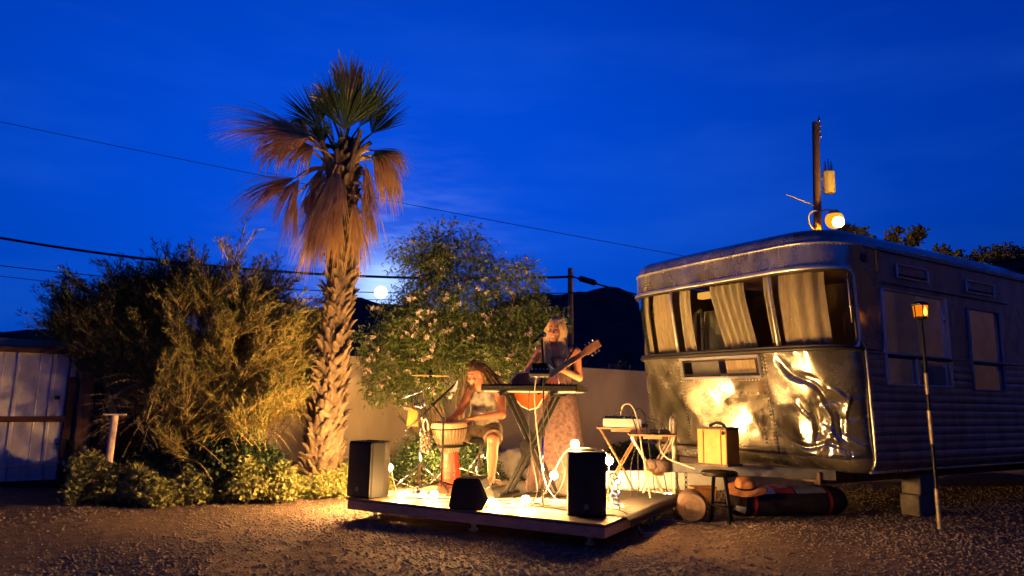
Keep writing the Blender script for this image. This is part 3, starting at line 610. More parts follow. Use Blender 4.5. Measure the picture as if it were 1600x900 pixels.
# ---------------------------------------------------------------- tall broom shrub
def shrub_broom():
    t = thing('desert_broom_shrub', 'big broom shrub with golden twigs and dark green tips left of the palm', 'shrub')
    base = np.array((-3.75, 8.2, 0.1)); tw = MB(); st = MB(); P, D, Lw, kind = [], [], [], []
    top = lambda x: float(np.interp(x, [-5.4, -5.2, -4.9, -4.5, -4.1, -3.95, -3.6, -3.3, -3.05, -2.75, -2.6, -2.45, -2.2], [1.85, 2.42, 2.45, 2.46, 2.46, 2.76, 2.56, 2.52, 2.78, 2.2, 2.05, 2.32, 1.65]))
    rnd = random.Random(4); tips = []
    for i in range(620):
        x = rnd.uniform(-5.2, -2.35); zt = top(x); z = 0.50+(zt-0.60)*rnd.random()**0.9
        y = 8.15+rnd.uniform(-0.75, 0.75)*math.sqrt(max(0.05, 1-((x+3.75)/1.75)**2))
        if z < 0.48+0.42*abs(x+3.4): z = 0.48+0.42*abs(x+3.4)+rnd.random()*0.6
        if x < -4.55 and rnd.random() < 0.35: x = rnd.uniform(-4.5, -3.9); zt = top(x); z = 0.9+(zt-1.0)*rnd.random()
        if x < -4.0 and z < 0.70+0.70*abs(x+3.7): z = 0.70+0.70*abs(x+3.7)+rnd.random()*0.5
        if x < -4.7 and z < 1.40: z = 1.40+rnd.random()*0.7
        if z < 1.1 and x > -3.7: y -= 0.25*rnd.random()
        if x < -3.7: y = max(y, 7.85)
        tips.append((x, y, min(z, zt-0.1)))
    for i, tp in enumerate(tips):
        tp = V(tp); b0 = V(base)+V((rnd.gauss(0, .18), rnd.gauss(0, .12), 0)); mid = b0.lerp(tp, 0.55)+V(((tp.x-b0.x)*0.12, 0, -0.12-0.1*abs(tp.x-b0.x)))
        pts_ = spline([b0, mid, tp], 4)
        if i % 9 == 0: st.tube(pts_, [0.016-0.0014*k for k in range(len(pts_))], 5, False)
        low = max(0.0, 1.7-tp.z); out = V(((tp.x-b0.x)*0.5+rnd.gauss(0, .25+.5*low), (tp.y-b0.y)*0.45-0.25*low+rnd.gauss(0, .2+.3*low), 0.75)).normalized()
        for k in range(9):           # a broom tuft of thin upright switches
            d = (out+V((rnd.gauss(0, .34), rnd.gauss(0, .34), rnd.gauss(0, .2)))).normalized(); L = rnd.uniform(0.20, 0.46)
            s0 = tp-out*rnd.uniform(0.05, 0.35)+V((rnd.gauss(0, .05), rnd.gauss(0, .05), 0)); s1 = s0+d*L*0.5+V((0, 0, 0.01)); s2 = s0+d*L+V((0, 0, 0.05*L))
            tw.tube([s0, s1, s2], [0.0042, 0.0032, 0.0012], 3, False)
            for q in range(3):
                e = s0.lerp(s2, rnd.uniform(.25, .7)); d2 = (d+V((rnd.gauss(0, .45), rnd.gauss(0, .45), rnd.gauss(0, .3)))).normalized(); tw.tube([e, e+d2*L*0.4], [0.0028, 0.001], 3, False)
            green = (s2.z-1.62)/0.50+rnd.gauss(0, 0.35)+0.25*(tp.y-8.1)-0.30*(s2.x+3.75)*(s2.x > -3.75)  # lower and right-hand switches get gold leaves: bulb light put into leaf colour
            nl = 34 if green > 0.9 else (28 if green > 0.1 else 17)
            for q in range(nl):
                u = rnd.uniform(0.25, 1.0); p = s0.lerp(s2, u); P.append(p+V((rnd.gauss(0, .012),)*3)); D.append(d*0.9+V((rnd.gauss(0, .5), rnd.gauss(0, .5), rnd.gauss(0, .35)))); Lw.append((rnd.uniform(.04, .085), rnd.uniform(.008, .014))); kind.append(0 if green > 0.6 else 1)
    for i in range(260):             # drooping dead twigs low down
        x = rnd.uniform(-4.3, -2.6); s0 = V((x, 8.0+rnd.uniform(-.5, .4), rnd.uniform(0.75, 1.3))); d = V((x+3.75, rnd.uniform(-.8, .2), rnd.uniform(-.5, .25))).normalized()
        tw.tube(spline([s0, s0+d*0.25, s0+d*0.45+V((0, 0, -.08))], 3), [0.005, 0.004, 0.004, 0.003, 0.003, 0.002, 0.001], 3, False)
    P, D, Lw, kind = np.array(P), np.array(D), np.array(Lw), np.array(kind)
    st.build('stem', M['bark'], t); tw.build('twigs', M['twig'], t)
    for k, (nm, mk) in enumerate((('green_foliage', 'broom'), ('lit_golden_foliage', 'broom2'))):
        s_ = kind == k; v, f = leaf_arrays(P[s_], D[s_], Lw[s_, 0], Lw[s_, 1]); np_mesh(nm, v, f, M[mk], t)
    return at_base(t, (-3.75, 8.2, 0))
shrub_broom()

# ---------------------------------------------------------------- flowering tree behind the drummer
def flower_tree():
    t = thing('flowering_tree', 'slender tree with pale pink blossoms behind the two musicians', 'tree'); rnd = random.Random(9)
    lumps = [(-0.78, 3.02, .45), (-1.15, 2.95, .42), (-1.32, 2.92, .34), (-1.36, 2.42, .27), (-0.45, 2.85, .32), (-0.35, 2.62, .22), (-1.02, 2.5, .28), (-0.62, 2.35, .34), (-1.55, 2.05, .42), (-1.05, 1.95, .5), (-0.6, 1.9, .5), (-1.75, 1.72, .32), (-1.4, 1.55, .4), (-0.95, 1.55, .42),
             (0.10, 2.72, .27), (0.25, 2.5, .26), (0.05, 2.42, .2), (-0.15, 2.15, .38), (0.2, 1.95, .42), (0.40, 2.0, .30), (0.60, 2.14, .17), (0.15, 1.55, .40), (-0.25, 1.6, .42), (0.36, 1.55, .30), (-1.7, 1.25, .25), (-0.25, 1.15, .22), (-1.25, 1.2, .28)]
    stems = {}; br = MB()
    roots = [V((-0.82, 9.62, 0)), V((-0.70, 9.55, 0)), V((-0.92, 9.58, 0)), V((-0.45, 9.7, 0)), V((-1.05, 9.6, 0))]
    P, D, Lw, FP = [], [], [], []
    for (x, z, r) in lumps:
        y = 9.6+rnd.uniform(-.35, .35); c = V((x, y, z)); b0 = min(roots, key=lambda q: abs(q.x-(x*0.35-0.5))+rnd.random()*0.15)
        f1 = b0+V(((x-b0.x)*0.22, 0, min(0.75, z*0.4))); f2 = b0.lerp(c, 0.68)+V((rnd.gauss(0, .05), rnd.gauss(0, .05), 0.05)); pts_ = spline([b0, f1, f2, c], 5)
        n = len(pts_); br.tube(pts_, [0.027*(1-k/n)**0.8+0.004 for k in range(n)], 6, False)
        nsub = int(112*(r/0.4)**1.7)
        for k in range(nsub):
            d = V((rnd.gauss(0, 1), rnd.gauss(0, 1), rnd.gauss(0.15, 0.9))).normalized(); e = c+d*r*rnd.uniform(0.45, 1.12); s0 = c+d*r*0.15+V((rnd.gauss(0, .05),)*3)
            if k % 5 == 0: br.tube([s0, s0.lerp(e, .5)+V((0, 0, .03)), e], [0.006, 0.004, 0.002], 4, False)
            for q in range(16):
                P.append(e+V((rnd.gauss(0, .065), rnd.gauss(0, .065), rnd.gauss(0, .06)))); D.append(d*0.5+V((rnd.gauss(0, .6), rnd.gauss(0, .6), rnd.gauss(0.05, .6)))); Lw.append((rnd.uniform(.055, .105), rnd.uniform(.013, .021)))
            if rnd.random() < (0.20 if d.y < 0.2 else 0.04): FP.append(e+d*0.04)
    br.build('trunk', M['bark'], t, True); P, D, Lw = np.array(P), np.array(D), np.array(Lw)
    v, f = leaf_arrays(P, D, Lw[:, 0], Lw[:, 1], bend=0.5); np_mesh('crown', v, f, M['leaf'], t)
    fl = []; fd = []; fw = []
    for p in FP:
        for q in range(rnd.choice((1, 2, 2, 3))):
            c = p+V((rnd.gauss(0, .025),)*3)+V((rnd.gauss(0, .02), 0, rnd.gauss(0, .02)))
            for j in range(5):
                a = 2*PI*j/5; d = V((math.cos(a), -0.6+rnd.gauss(0, .4), math.sin(a))); fl.append(c); fd.append(d); fw.append(rnd.uniform(.032, .050))
    v, f = leaf_arrays(np.array(fl), np.array(fd), np.array(fw), np.array(fw)*0.85); tag(np_mesh('blossoms', v, f, M['petal'], t), kind='stuff')
    return at_base(t, (-0.8, 9.6, 0))
flower_tree()

# ---------------------------------------------------------------- planting bed
def leafy(name, label, cat, pts_, n, ll, lw, mkey, kind=None, up=0.5, parent=None, per=7, sp=0.035):
    P, D = [], []
    for i in range(n):
        c = pts_()
        for k in range(per): P.append((c[0]+random.gauss(0, sp), c[1]+random.gauss(0, sp), c[2]+random.gauss(0, sp*0.7))); D.append((random.gauss(0, 1), random.gauss(0, 1), random.gauss(up, .6)))
    P, D = np.array(P), np.array(D); v, f = leaf_arrays(P, D, ll*(0.7+0.6*RNG.random(len(P))), lw, bend=0.3); return np_mesh(name, v, f, M[mkey], parent)
def bed_pt():
    u = random.random(); w = random.random()
    a = V((-4.15, 6.85, 0)).lerp(V((-1.30, 7.85, 0)), u); nrm_ = V((-0.5, 0.86, 0)); dep = 0.95-0.15*u
    wob = 0.10*math.sin(u*19)+0.06*math.sin(u*47); p = a+nrm_*(wob+w*dep)
    hgt = (0.29+0.10*math.sin(u*13+w*4)+0.06*math.sin(u*41))*min(1, 0.25+w*3.5)*(1.05-0.2*u); return (p.x, p.y, 0.02+hgt*random.random()**0.5)
gc = leafy('ground_cover', '', '', bed_pt, 12500, 0.048, 0.030, 'cover'); tag(gc, 'low yellow green ground cover along the gravel edge', 'ground cover', kind='stuff')
b = MB(); b.grid(lambda u, w: V((-5.2, 6.6, 0)).lerp(V((-0.7, 8.3, 0)), u)+V((-0.5, 0.86, 0))*(w*2.2+0.05*math.sin(u*19))+V((0, 0, 0.012+0.05*math.sin(w*PI)+gh(0, 0)+0.02*math.sin(u*23))), [i/24 for i in range(25)], [0, .1, .3, .5, .7, .9, 1]); tag(b.build('planting_bed', M['soil'], smooth=True), 'dark soil of the planting bed before the wall', None, kind='structure')
def dome(cx, cy, rx, ry, h):
    def f():
        while True:
            x, y = random.uniform(-1, 1), random.uniform(-1, 1)
            if x*x+y*y < 1: break
        top = h*math.sqrt(1-x*x-y*y)*(1+0.15*math.sin(x*9+y*7)); return (cx+x*rx, cy+y*ry, max(0.03, top*random.random()**0.35))
    return f
def bush(name, label, pts_, n, ll, lw, mkey, base, group=None, per=7, twigs=8):
    t = thing(name, label, 'bush', group); leafy('foliage', '', '', pts_, n, ll, lw, mkey, parent=t, per=per)
    b = MB()
    for k in range(twigs):
        e = V(pts_()); b.tube(spline([base, V(base).lerp(e, .5)+V((0, 0, .08)), e], 4), [0.010-0.0009*j for j in range(9)], 4, False)
    b.build('stem', M['bark'], t); return at_base(t, base)
bush('green_bush', 'dark green bush low under the right of the broom shrub', dome(-3.05, 7.75, 0.68, 0.4, 0.66), 1100, 0.06, 0.034, 'darkbush', (-3.05, 7.75, 0), 'bushes in the beds')
bush('green_bush', 'dark bush low under the left of the broom shrub', dome(-3.95, 7.85, 0.5, 0.4, 0.42), 500, 0.06, 0.03, 'darkbush', (-3.95, 7.85, 0), 'bushes in the beds')
bush('green_bush', 'green bush between the left speaker and the cymbal stand', dome(-1.05, 8.75, 0.42, 0.3, 0.58), 800, 0.055, 0.020, 'darkbush', (-1.05, 8.75, 0), 'bushes in the beds')
bush('green_bush', 'small green bush behind the djembe and drum stool', dome(-0.45, 9.0, 0.35, 0.25, 0.5), 520, 0.06, 0.022, 'darkbush', (-0.45, 9.0, 0), 'bushes in the beds')
bush('dry_bush', 'rust coloured dry bush behind the pale pipe post', dome(-4.38, 8.05, 0.22, 0.3, 0.80), 420, 0.06, 0.02, 'dryleaf', (-4.38, 8.05, 0))
bush('weed_bush', 'dark weedy plants at the foot of the wall behind the trailer hitch', dome(2.3, 13.3, 1.2, 0.5, 0.35), 600, 0.09, 0.03, 'darkbush', (2.3, 13.3, 0))
b = MB()
for (p0, p1, p2) in (((-3.6, 7.35, .45), (-3.2, 7.2, .62), (-2.85, 7.25, .36)), ((-3.5, 7.3, .36), (-3.15, 7.2, .42), (-2.95, 7.2, .22))): b.tube(spline([p0, p1, p2], 5), 0.0045, 4, False)
tag(b.build('bare_branch', M['twig']), 'bare pale branch arching over the dark green bush', 'branch')
b = MB()
for k in range(9):
    a, w = random.uniform(-3.2, 3.2), 0
def rock(label, c, r, seed):
    rnd = random.Random(seed); b = MB(); b.sphere((0, 0, 0), r, 26, 18); ph = [rnd.uniform(0, 6) for _ in range(6)]
    vs = []
    for v in b.v:
        v = V(v); n = v.normalized(); k = 1+0.13*math.sin(n.x*4+ph[0])+0.12*math.sin(n.y*5+ph[1])+0.10*math.sin(n.z*5+ph[2])+0.06*math.sin(n.x*11+n.z*9+ph[3])+0.025*math.sin(n.y*23+n.x*17+ph[4])+0.02*math.sin(n.z*31-n.x*19); vs.append(v*k+V(c))
    b.v = [tuple(v) for v in vs]; return tag(b.build('pale_rock', M['palerock'], None, True, 45), label, 'rock', 'pale rocks behind the stage')
rock('largest pale rock behind the drummer near the wall', (0.0, 9.9, 0.22), (0.22, 0.18, 0.20), 1)
rock('low pale rock left of the largest rock', (-0.32, 9.7, 0.12), (0.17, 0.14, 0.14), 2)
rock('small pale rock right of the largest rock', (0.36, 9.8, 0.10), (0.20, 0.14, 0.13), 3)
rock('pale rock behind the drum stool', (-0.75, 9.2, 0.10), (0.16, 0.14, 0.14), 4)
rock('pale rock lying right behind the woman', (0.75, 10.2, 0.12), (0.24, 0.18, 0.16), 5)
def back_gravel(n): return np.stack([-0.6+2.6*RNG.random(n), 8.15+2.0*RNG.random(n)], 1)
vs_, q = stones(2600, back_gravel, 0.012, 0.045); tag(np_mesh('pale_gravel', vs_, q, M['palerock']), 'pale gravel on the ground between stage and wall', 'gravel', kind='stuff')

# ---------------------------------------------------------------- trailer
def alu(name, base, rough, dirt=0.5, bump=0.25, bscale=5.0):
    m = bpy.data.materials.new(name); m.use_nodes = True; t = m.node_tree; b = t.nodes['Principled BSDF']; g = t.nodes.new('ShaderNodeNewGeometry')
    b.inputs['Metallic'].default_value = 1.0
    nm = t.nodes.new('ShaderNodeTexNoise'); nm.inputs['Scale'].default_value = 1.7; nm.inputs['Detail'].default_value = 9; nm.inputs['Roughness'].default_value = 0.75; t.links.new(g.outputs['Position'], nm.inputs['Vector'])
    mr = t.nodes.new('ShaderNodeMapRange'); mr.inputs[1].default_value = 0.28; mr.inputs[2].default_value = 0.72; mr.inputs[3].default_value = 0.62; mr.inputs[4].default_value = 0.98; t.links.new(nm.outputs['Fac'], mr.inputs[0]); t.links.new(mr.outputs[0], b.inputs['Metallic'])
    n = t.nodes.new('ShaderNodeTexNoise'); n.inputs['Scale'].default_value = 3.5; n.inputs['Detail'].default_value = 8; n.inputs['Roughness'].default_value = 0.7
    mp = t.nodes.new('ShaderNodeMapping'); mp.inputs['Scale'].default_value = (1.5, 1.5, 0.7); t.links.new(g.outputs['Position'], mp.inputs[0]); t.links.new(mp.outputs[0], n.inputs['Vector'])
    r = t.nodes.new('ShaderNodeValToRGB'); r.color_ramp.elements[0].position = 0.35; r.color_ramp.elements[1].position = 0.68
    r.color_ramp.elements[0].color = (*[c*(1-dirt) for c in base], 1); r.color_ramp.elements[1].color = (*base, 1); t.links.new(n.outputs['Fac'], r.inputs[0]); t.links.new(r.outputs[0], b.inputs['Base Color'])
    rr = t.nodes.new('ShaderNodeMapRange'); rr.inputs[1].default_value = 0.30; rr.inputs[2].default_value = 0.66; rr.inputs[3].default_value = 0.45; rr.inputs[4].default_value = rough; t.links.new(nm.outputs['Fac'], rr.inputs[0]); t.links.new(rr.outputs[0], b.inputs['Roughness'])
    n2 = t.nodes.new('ShaderNodeTexNoise'); n2.inputs['Scale'].default_value = bscale; n2.inputs['Detail'].default_value = 3; t.links.new(g.outputs['Position'], n2.inputs['Vector'])
    n3 = t.nodes.new('ShaderNodeTexNoise'); n3.inputs['Scale'].default_value = 90; n3.inputs['Detail'].default_value = 3; t.links.new(g.outputs['Position'], n3.inputs['Vector'])
    ad = t.nodes.new('ShaderNodeMath'); ad.operation = 'MULTIPLY_ADD'; ad.inputs[1].default_value = 0.06; t.links.new(n3.outputs['Fac'], ad.inputs[0]); t.links.new(n2.outputs['Fac'], ad.inputs[2])
    bp = t.nodes.new('ShaderNodeBump'); bp.inputs['Strength'].default_value = bump; bp.inputs['Distance'].default_value = 0.04; t.links.new(ad.outputs[0], bp.inputs['Height']); t.links.new(bp.outputs[0], b.inputs['Normal'])
    return m
M['alu'] = alu('dull_aluminium', (0.46, 0.43, 0.37), 0.09, 0.5, 0.12, 3.0)
M['alu2'] = alu('polished_aluminium', (0.46, 0.43, 0.39), 0.07, 0.45, 0.10, 3.5)
M['alu_low'] = alu('weathered_front_aluminium', (0.29, 0.262, 0.21), 0.07, 0.4, 0.045, 3.0)
M['alu_dent'] = alu('dented_front_aluminium', (0.30, 0.28, 0.245), 0.065, 0.4, 0.05, 3.5)
M['alu3'] = alu('side_aluminium', (0.42, 0.41, 0.42), 0.30, 0.45, 0.25)
M['trim'] = alu('bright_trim', (0.75, 0.72, 0.66), 0.24, 0.25, 0.1, 20)
M['gasket'] = mat('window_gasket', (0.02, 0.018, 0.016), 0.5)
M['glass'] = glassmat('window_glass')
M['curtain'] = mat('tan_curtain', (0.38, 0.27, 0.175), 0.9, var=0.2, scale=6, aniso=(6, 6, 0.8), trans=0.12)
M['curtain2'] = mat('pale_curtain', (0.42, 0.33, 0.23), 0.9, var=0.2, scale=6, aniso=(6, 6, 0.8), trans=0.12)
M['blindc'] = mat('side_curtain', (0.14, 0.125, 0.125), 0.9, var=0.15, scale=6)
M['panelwood'] = mat('interior_wood', (0.16, 0.085, 0.04), 0.5, var=0.3, scale=6, aniso=(6, 6, 0.5))
M['underframe'] = mat('rusty_frame', (0.10, 0.06, 0.045), 0.75, var=0.5, scale=8)
TC = V((2.909, 6.29, 0)); th_ = math.radians(31.6); TW = V((-math.sin(th_), math.cos(th_), 0)); TS = V((math.cos(th_), math.sin(th_), 0)); W_, R_C = 2.86, 0.45; QA = R_C*PI/2; FL_ = W_-2*R_C
def plan(t):
    if t < 0: return 0.0, R_C-t
    if t <= QA: a = t/R_C; return R_C-R_C*math.cos(a), R_C-R_C*math.sin(a)
    if t <= QA+FL_: return R_C+(t-QA), 0.0
    if t <= 2*QA+FL_: a = (t-QA-FL_)/R_C; return W_-R_C+R_C*math.sin(a), R_C-R_C*math.cos(a)
    return W_, R_C+(t-2*QA-FL_)
def tw(a, b, z): return TC+TW*a+TS*b+V((0, 0, z))
def S(t, z, off=0.0):
    a, b = plan(t); a1, b1 = plan(t-0.01); a2, b2 = plan(t+0.01); n = V((-(b2-b1), (a2-a1), 0)); n = V((b1-b2, a2-a1, 0)) if False else V((b2-b1, -(a2-a1), 0)); n.normalize()
    fade = max(0.0, 1-b/0.62); k = max(0.0, min(1.0, (a)/W_))
    b = b-0.06*(1-((a-W_/2)/(W_/2))**2)*fade+0.19*max(0.0, 2.2-z)*fade
    if z < 0.62: q = min(1.0, (0.62-z)/0.16); off = off-0.13*(1-math.sqrt(max(0.0, 1-q*q)))
    if z > 2.60: q = min(1.0, (z-2.60)/0.17); off = off-0.17*(1-math.sqrt(max(0.0, 1-q*q)))
    return tw(a+n.x*off, b+n.y*off, z)
TT = 2*QA+FL_
tr = thing('vintage_trailer', 'long vintage riveted aluminium trailer with dented curved front', 'trailer')
def lin(a, b, step): n = max(1, int(math.ceil((b-a)/step-1e-9))); return [a+(b-a)*i/n for i in range(n+1)]
def sheet(name, t0, t1, z0, z1, mk, off=0.0, holes=(), disp=None, step=0.09, zstep=0.09, parent=None, lip=0.012):
    ts = lin(t0, t1, step); zs_ = lin(z0, z1, zstep)
    for (h0, h1, k0, k1) in holes:
        ts = [t for t in ts if min(abs(t-h0), abs(t-h1)) > step*0.3]+[h0, h1]; zs_ = [z for z in zs_ if min(abs(z-k0), abs(z-k1)) > zstep*0.3]+[k0, k1]
    ts.sort(); zs_.sort(); b = MB(); e = 1e-5
    d = disp or (lambda t, z: 0.0)
    hole = (lambda t, z: any(h0 < t < h1 and k0 < z < k1 for h0, h1, k0, k1 in holes)) if holes else None
    b.grid(lambda t, z: S(t, z, off+d(t, z)), ts, zs_, hole)
    for z in (z0, z1): b.grid(lambda t, q: S(t, z, off+d(t, z)-lip*q), ts if z == z1 else ts[::-1], [0, 1])
    for t in (t0, t1): b.grid(lambda z, q: S(t, z, off+d(t, z)-lip*q), zs_ if t == t0 else zs_[::-1], [0, 1])
    return b.build(name, M[mk], parent or tr, True, 35)
# roof: rounded rim and a slightly crowned top
def roof_pt(t, u):
    p = S(t, 2.77); a, b = plan(t); s_ = tw(W_/2, max(b, W_/2), 2.77+0.10); q = p.lerp(s_, u); q.z = 2.77+0.10*math.sin(u*PI/2); return q
SIDE_L = 8.2
ts_all = lin(-SIDE_L, 0, 0.5)+lin(0, QA, 0.05)[1:]+lin(QA, QA+FL_, 0.1)[1:]+lin(QA+FL_, TT, 0.05)[1:]+lin(TT, TT+SIDE_L, 0.5)[1:]
sheet('roof_rim', -SIDE_L, 0.35, 2.625, 2.77, 'alu', 0.006, step=0.1, zstep=0.018)
sheet('roof_rim', 0.356, 1.30, 2.625, 2.77, 'alu', 0.004, step=0.06, zstep=0.018)
sheet('roof_rim', 1.306, TT+SIDE_L, 2.625, 2.77, 'alu', 0.006, step=0.1, zstep=0.018)
b = MB(); b.grid(roof_pt, ts_all, [0, 0.04, 0.1, 0.2, 0.35, 0.5, 0.75, 1.0]); b.build('roof', M['alu'], tr, True)
# upper band over the front window
def wob(t, z): return 0.004*math.sin(t*7+z*5)+0.003*math.sin(t*17-z*9)
for (t0, t1, o) in ((-0.30, 0.78, 0.002), (0.785, 2.62, 0.0), (2.625, TT+0.3, 0.002)): sheet('upper_band', t0, t1, 2.385, 2.622, 'alu2' if t1 < 1 else 'alu', o, disp=wob, step=0.05)
b = MB()
for (z, o, r) in ((2.612, 0.010, 0.011), (2.378, 0.012, 0.018), (2.352, 0.010, 0.012)):
    b = MB(); b.tube([S(t, z, o) for t in lin(-0.30 if z > 2.5 else 0.10, TT+0.2, 0.06)], r, 6); b.build('drip_rail', M['trim'], tr, True)
# front panels under and beside the window
sheet('corner_panel', -0.36, 0.09, 1.615, 2.384, 'alu2', 0.0, disp=wob, step=0.045)
sheet('left_corner_panel', 3.26, TT+0.3, 1.615, 2.384, 'alu', 0.0, disp=wob, step=0.05)
ridges = []
rr_ = random.Random(21)
for q in ((.70, 1.34, .66, .64, -.05, .040), (.62, 1.30, .50, .72, .030, .022), (.52, .95, .46, 1.45, .035, .030), (.66, .90, .40, 1.75, -.035, .030), (.40, .92, .40, 1.25, -.030, .026), (.30, 1.05, .34, 1.6, .022, .020), (.50, .78, .30, 1.0, .024, .020), (.60, .74, .26, 2.2, .024, .018),
          (.36, 1.18, .26, .3, .026, .022), (.45, 1.10, .30, -.2, -.026, .022), (.55, .70, .80, .04, -.022, .022), (.25, .76, .34, .15, .020, .016), (.28, .98, .22, -.5, -.018, .016), (.74, 1.02, .26, 1.3, .020, .018), (.18, 1.16, .16, .1, .016, .012)): ridges.append(q)
for _ in range(16): ridges.append((rr_.gauss(.48, .16), rr_.gauss(.92, .16), rr_.uniform(.06, .16), rr_.uniform(.6, 2.4), rr_.choice((-1, 1))*rr_.uniform(.005, .012), rr_.uniform(.010, .018)))
def crumple(t, z):
    d = wob(t, z)*0.7
    for (ct, cz, L, an, amp, wd) in ridges:
        u = (t-ct)*math.cos(an)+(z-cz)*math.sin(an); v = -(t-ct)*math.sin(an)+(z-cz)*math.cos(an)
        v += 0.03*math.sin(u*14+ct*9); fu = max(0.0, 1-(abs(u)/(L/2))**2)
        if fu > 0: x = abs(v)/wd; d += amp*fu*(math.exp(-x*x) if amp < 0 else max(0.0, 1-x/1.6))*0.85
    d -= 0.06*math.exp(-(((t-0.52)/0.30)**2+((z-0.95)/0.25)**2)); return d
sheet('crumpled_panel', 0.02, 1.075, 0.46, 1.60, 'alu_dent', 0.0, disp=crumple, step=0.0135, zstep=0.0135)
VH = (QA+0.42, QA+1.50, 1.355, 1.565)
DENT = [(rr_.uniform(1.1, 3.1), rr_.uniform(.5, 1.55), rr_.uniform(.02, .10), rr_.choice((-1, -1, 1))*rr_.uniform(.001, .0035)) for _ in range(70)]
def bulge(t, z): return sum(a*math.exp(-((t-p)**2+(z-q)**2)/(r*r)) for p, q, r, a in DENT if abs(t-p) < 3*r and abs(z-q) < 3*r)+ wob(t, z)*0.5-0.007*math.exp(-((z-0.8)/0.25)**2)*math.sin(t*3.1)+0.002*math.sin(z*9+t*2)
sheet('lower_panel', 1.08, 2.26, 0.46, 1.60, 'alu_low', 0.003, holes=(VH,), disp=bulge, step=0.025, zstep=0.025)
sheet('lower_panel', 2.265, TT+0.35, 0.46, 1.60, 'alu_low', 0.0, disp=bulge, step=0.025, zstep=0.025)
sheet('patch_plate', 2.90, 3.20, 0.85, 1.32, 'alu_low', 0.007, disp=bulge, step=0.05, zstep=0.06)
sheet('patch_plate', 1.42, 1.98, 0.80, 0.87, 'alu', 0.012, disp=bulge, step=0.06, zstep=0.03)
# rivet rows (hundreds of tiny heads: one part)
b = MB()
def rivet(t, z, o=0.006, r=0.0065): b.sphere(S(t, z, o), r, 6, 4)
for t in lin(-0.2, TT, 0.04): rivet(t, 2.598); rivet(t, 2.41, 0.006, 0.005)
for t in lin(0.15, 3.2, 0.035): rivet(t, 1.588, 0.008, 0.005)
for z in lin(0.7, 1.57, 0.035): rivet(1.10, z+0.0, 0.010); rivet(2.24, z, 0.01, .005); rivet(1.058, z-.01, 0.012, .005)
for t in lin(1.13, 1.95, 0.075): rivet(t, 1.19, 0.012, 0.009)
for z in lin(0.70, 1.0, 0.035): rivet(1.20, z, 0.01); rivet(1.40, z, 0.01)
for z in lin(2.42, 2.59, 0.03): rivet(0.76, z); rivet(2.60, z); rivet(2.66, z)
for z in lin(0.86, 1.31, 0.04): rivet(2.915, z, 0.014, .005)
for t in lin(VH[0]-.04, VH[1]+.04, 0.04): rivet(t, 1.325, .012, .005)
tag(b.build('rivets', M['trim'], tr, True), kind='stuff')
# wrap-round front window: gasket, glass, mullions
WZ0, WZ1, WT0, WT1 = 1.645, 2.345, 0.13, 3.24
def loop(t0, t1, z0, z1, r, n=5):
    out = []
    for (ct, cz, a0) in ((t0+r, z0+r, PI), (t1-r, z0+r, 1.5*PI), (t1-r, z1-r, 0), (t0+r, z1-r, PI/2)):
        for i in range(n+1): a = a0+PI/2*i/n; out.append((ct+r*math.cos(a), cz+r*math.sin(a)))
    full = []
    for i in range(len(out)):
        (ta, za), (tb, zb) = out[i], out[(i+1) % len(out)]; m = max(1, int(abs(tb-ta)/0.06))
        for k in range(m): full.append((ta+(tb-ta)*k/m, za+(zb-za)*k/m))
    return full
lp = loop(WT0-0.035, WT1+0.03, WZ0-0.035, WZ1+0.02, 0.10); lp.append(lp[0])
b = MB(); b.tube([S(t, z, 0.012) for t, z in lp], 0.024, 8, False); fw_ = b.build('front_window', M['trim'], tr, True)
b = MB(); b.tube([S(t, z, 0.018) for t, z in loop(WT0-0.008, WT1, WZ0-0.008, WZ1, 0.08)+[loop(WT0-0.008, WT1, WZ0-0.008, WZ1, 0.08)[0]]], 0.013, 6, False); b.build('gasket', M['gasket'], fw_, True)
b = MB(); b.tube([S(t, 1.607, 0.022) for t in lin(0.06, 3.28, 0.05)], 0.024, 6); b.build('sill', M['gasket'], fw_, True)
T1, T2 = QA+0.18, QA+1.52
for (t0, t1) in ((WT0, T1-0.015), (T1+0.015, T2-0.015), (T2+0.015, WT1)):
    b = MB(); b.grid(lambda t, z: S(t, z, -0.004), lin(t0, t1, 0.05), lin(WZ0, WZ1, 0.2)); b.grid(lambda t, z: S(t, z, -0.009), lin(t0, t1, 0.05)[::-1], lin(WZ0, WZ1, 0.2)); b.build('pane', M['glass'], fw_, True)
for t in (T1, T2):
    b = MB(); b.tube([S(t, z, 0.004) for z in lin(WZ0-.02, WZ1+.01, 0.15)], 0.017, 6); b.build('mullion', M['trim'], fw_, True)
b = MB(); b.tube([S(0.16, 1.85, .02), S(0.16, 2.3, .02)], 0.006, 6); b.tube([S(0.15, 2.0, .035), S(0.17, 2.0, .02)], 0.012, 6); b.build('latch', M['trim'], fw_, True)
def drape(name, t0, t1, z0, z1, mk, folds, depth=0.10, amp=0.022, lean=0.0, parent=None):
    b = MB(); n = folds*8
    b.grid(lambda u, z: S(t0+(t1-t0)*u+lean*(z1-z)*(0.6+0.4*u), z, -depth+amp*math.sin(u*folds*2*PI+z*1.2)+0.01*math.sin(u*7+z*4)), [i/n for i in range(n+1)], lin(z0, z1, 0.1)); return b.build(name, M[mk], parent or tr, True)
drape('curtain', 0.34, 0.86, WZ0+.01, WZ1, 'curtain', 3, 0.10, 0.012)
drape('curtain', T1+0.03, T1+0.13, WZ0, WZ1, 'curtain2', 2, 0.08, 0.014, -0.05)
drape('curtain', T1+0.40, T1+0.86, WZ0+.01, WZ1, 'curtain2', 5, 0.12, 0.026, -0.22)
drape('curtain', T2-0.22, T2-0.05, WZ0, WZ1, 'curtain2', 2, 0.09, 0.018)
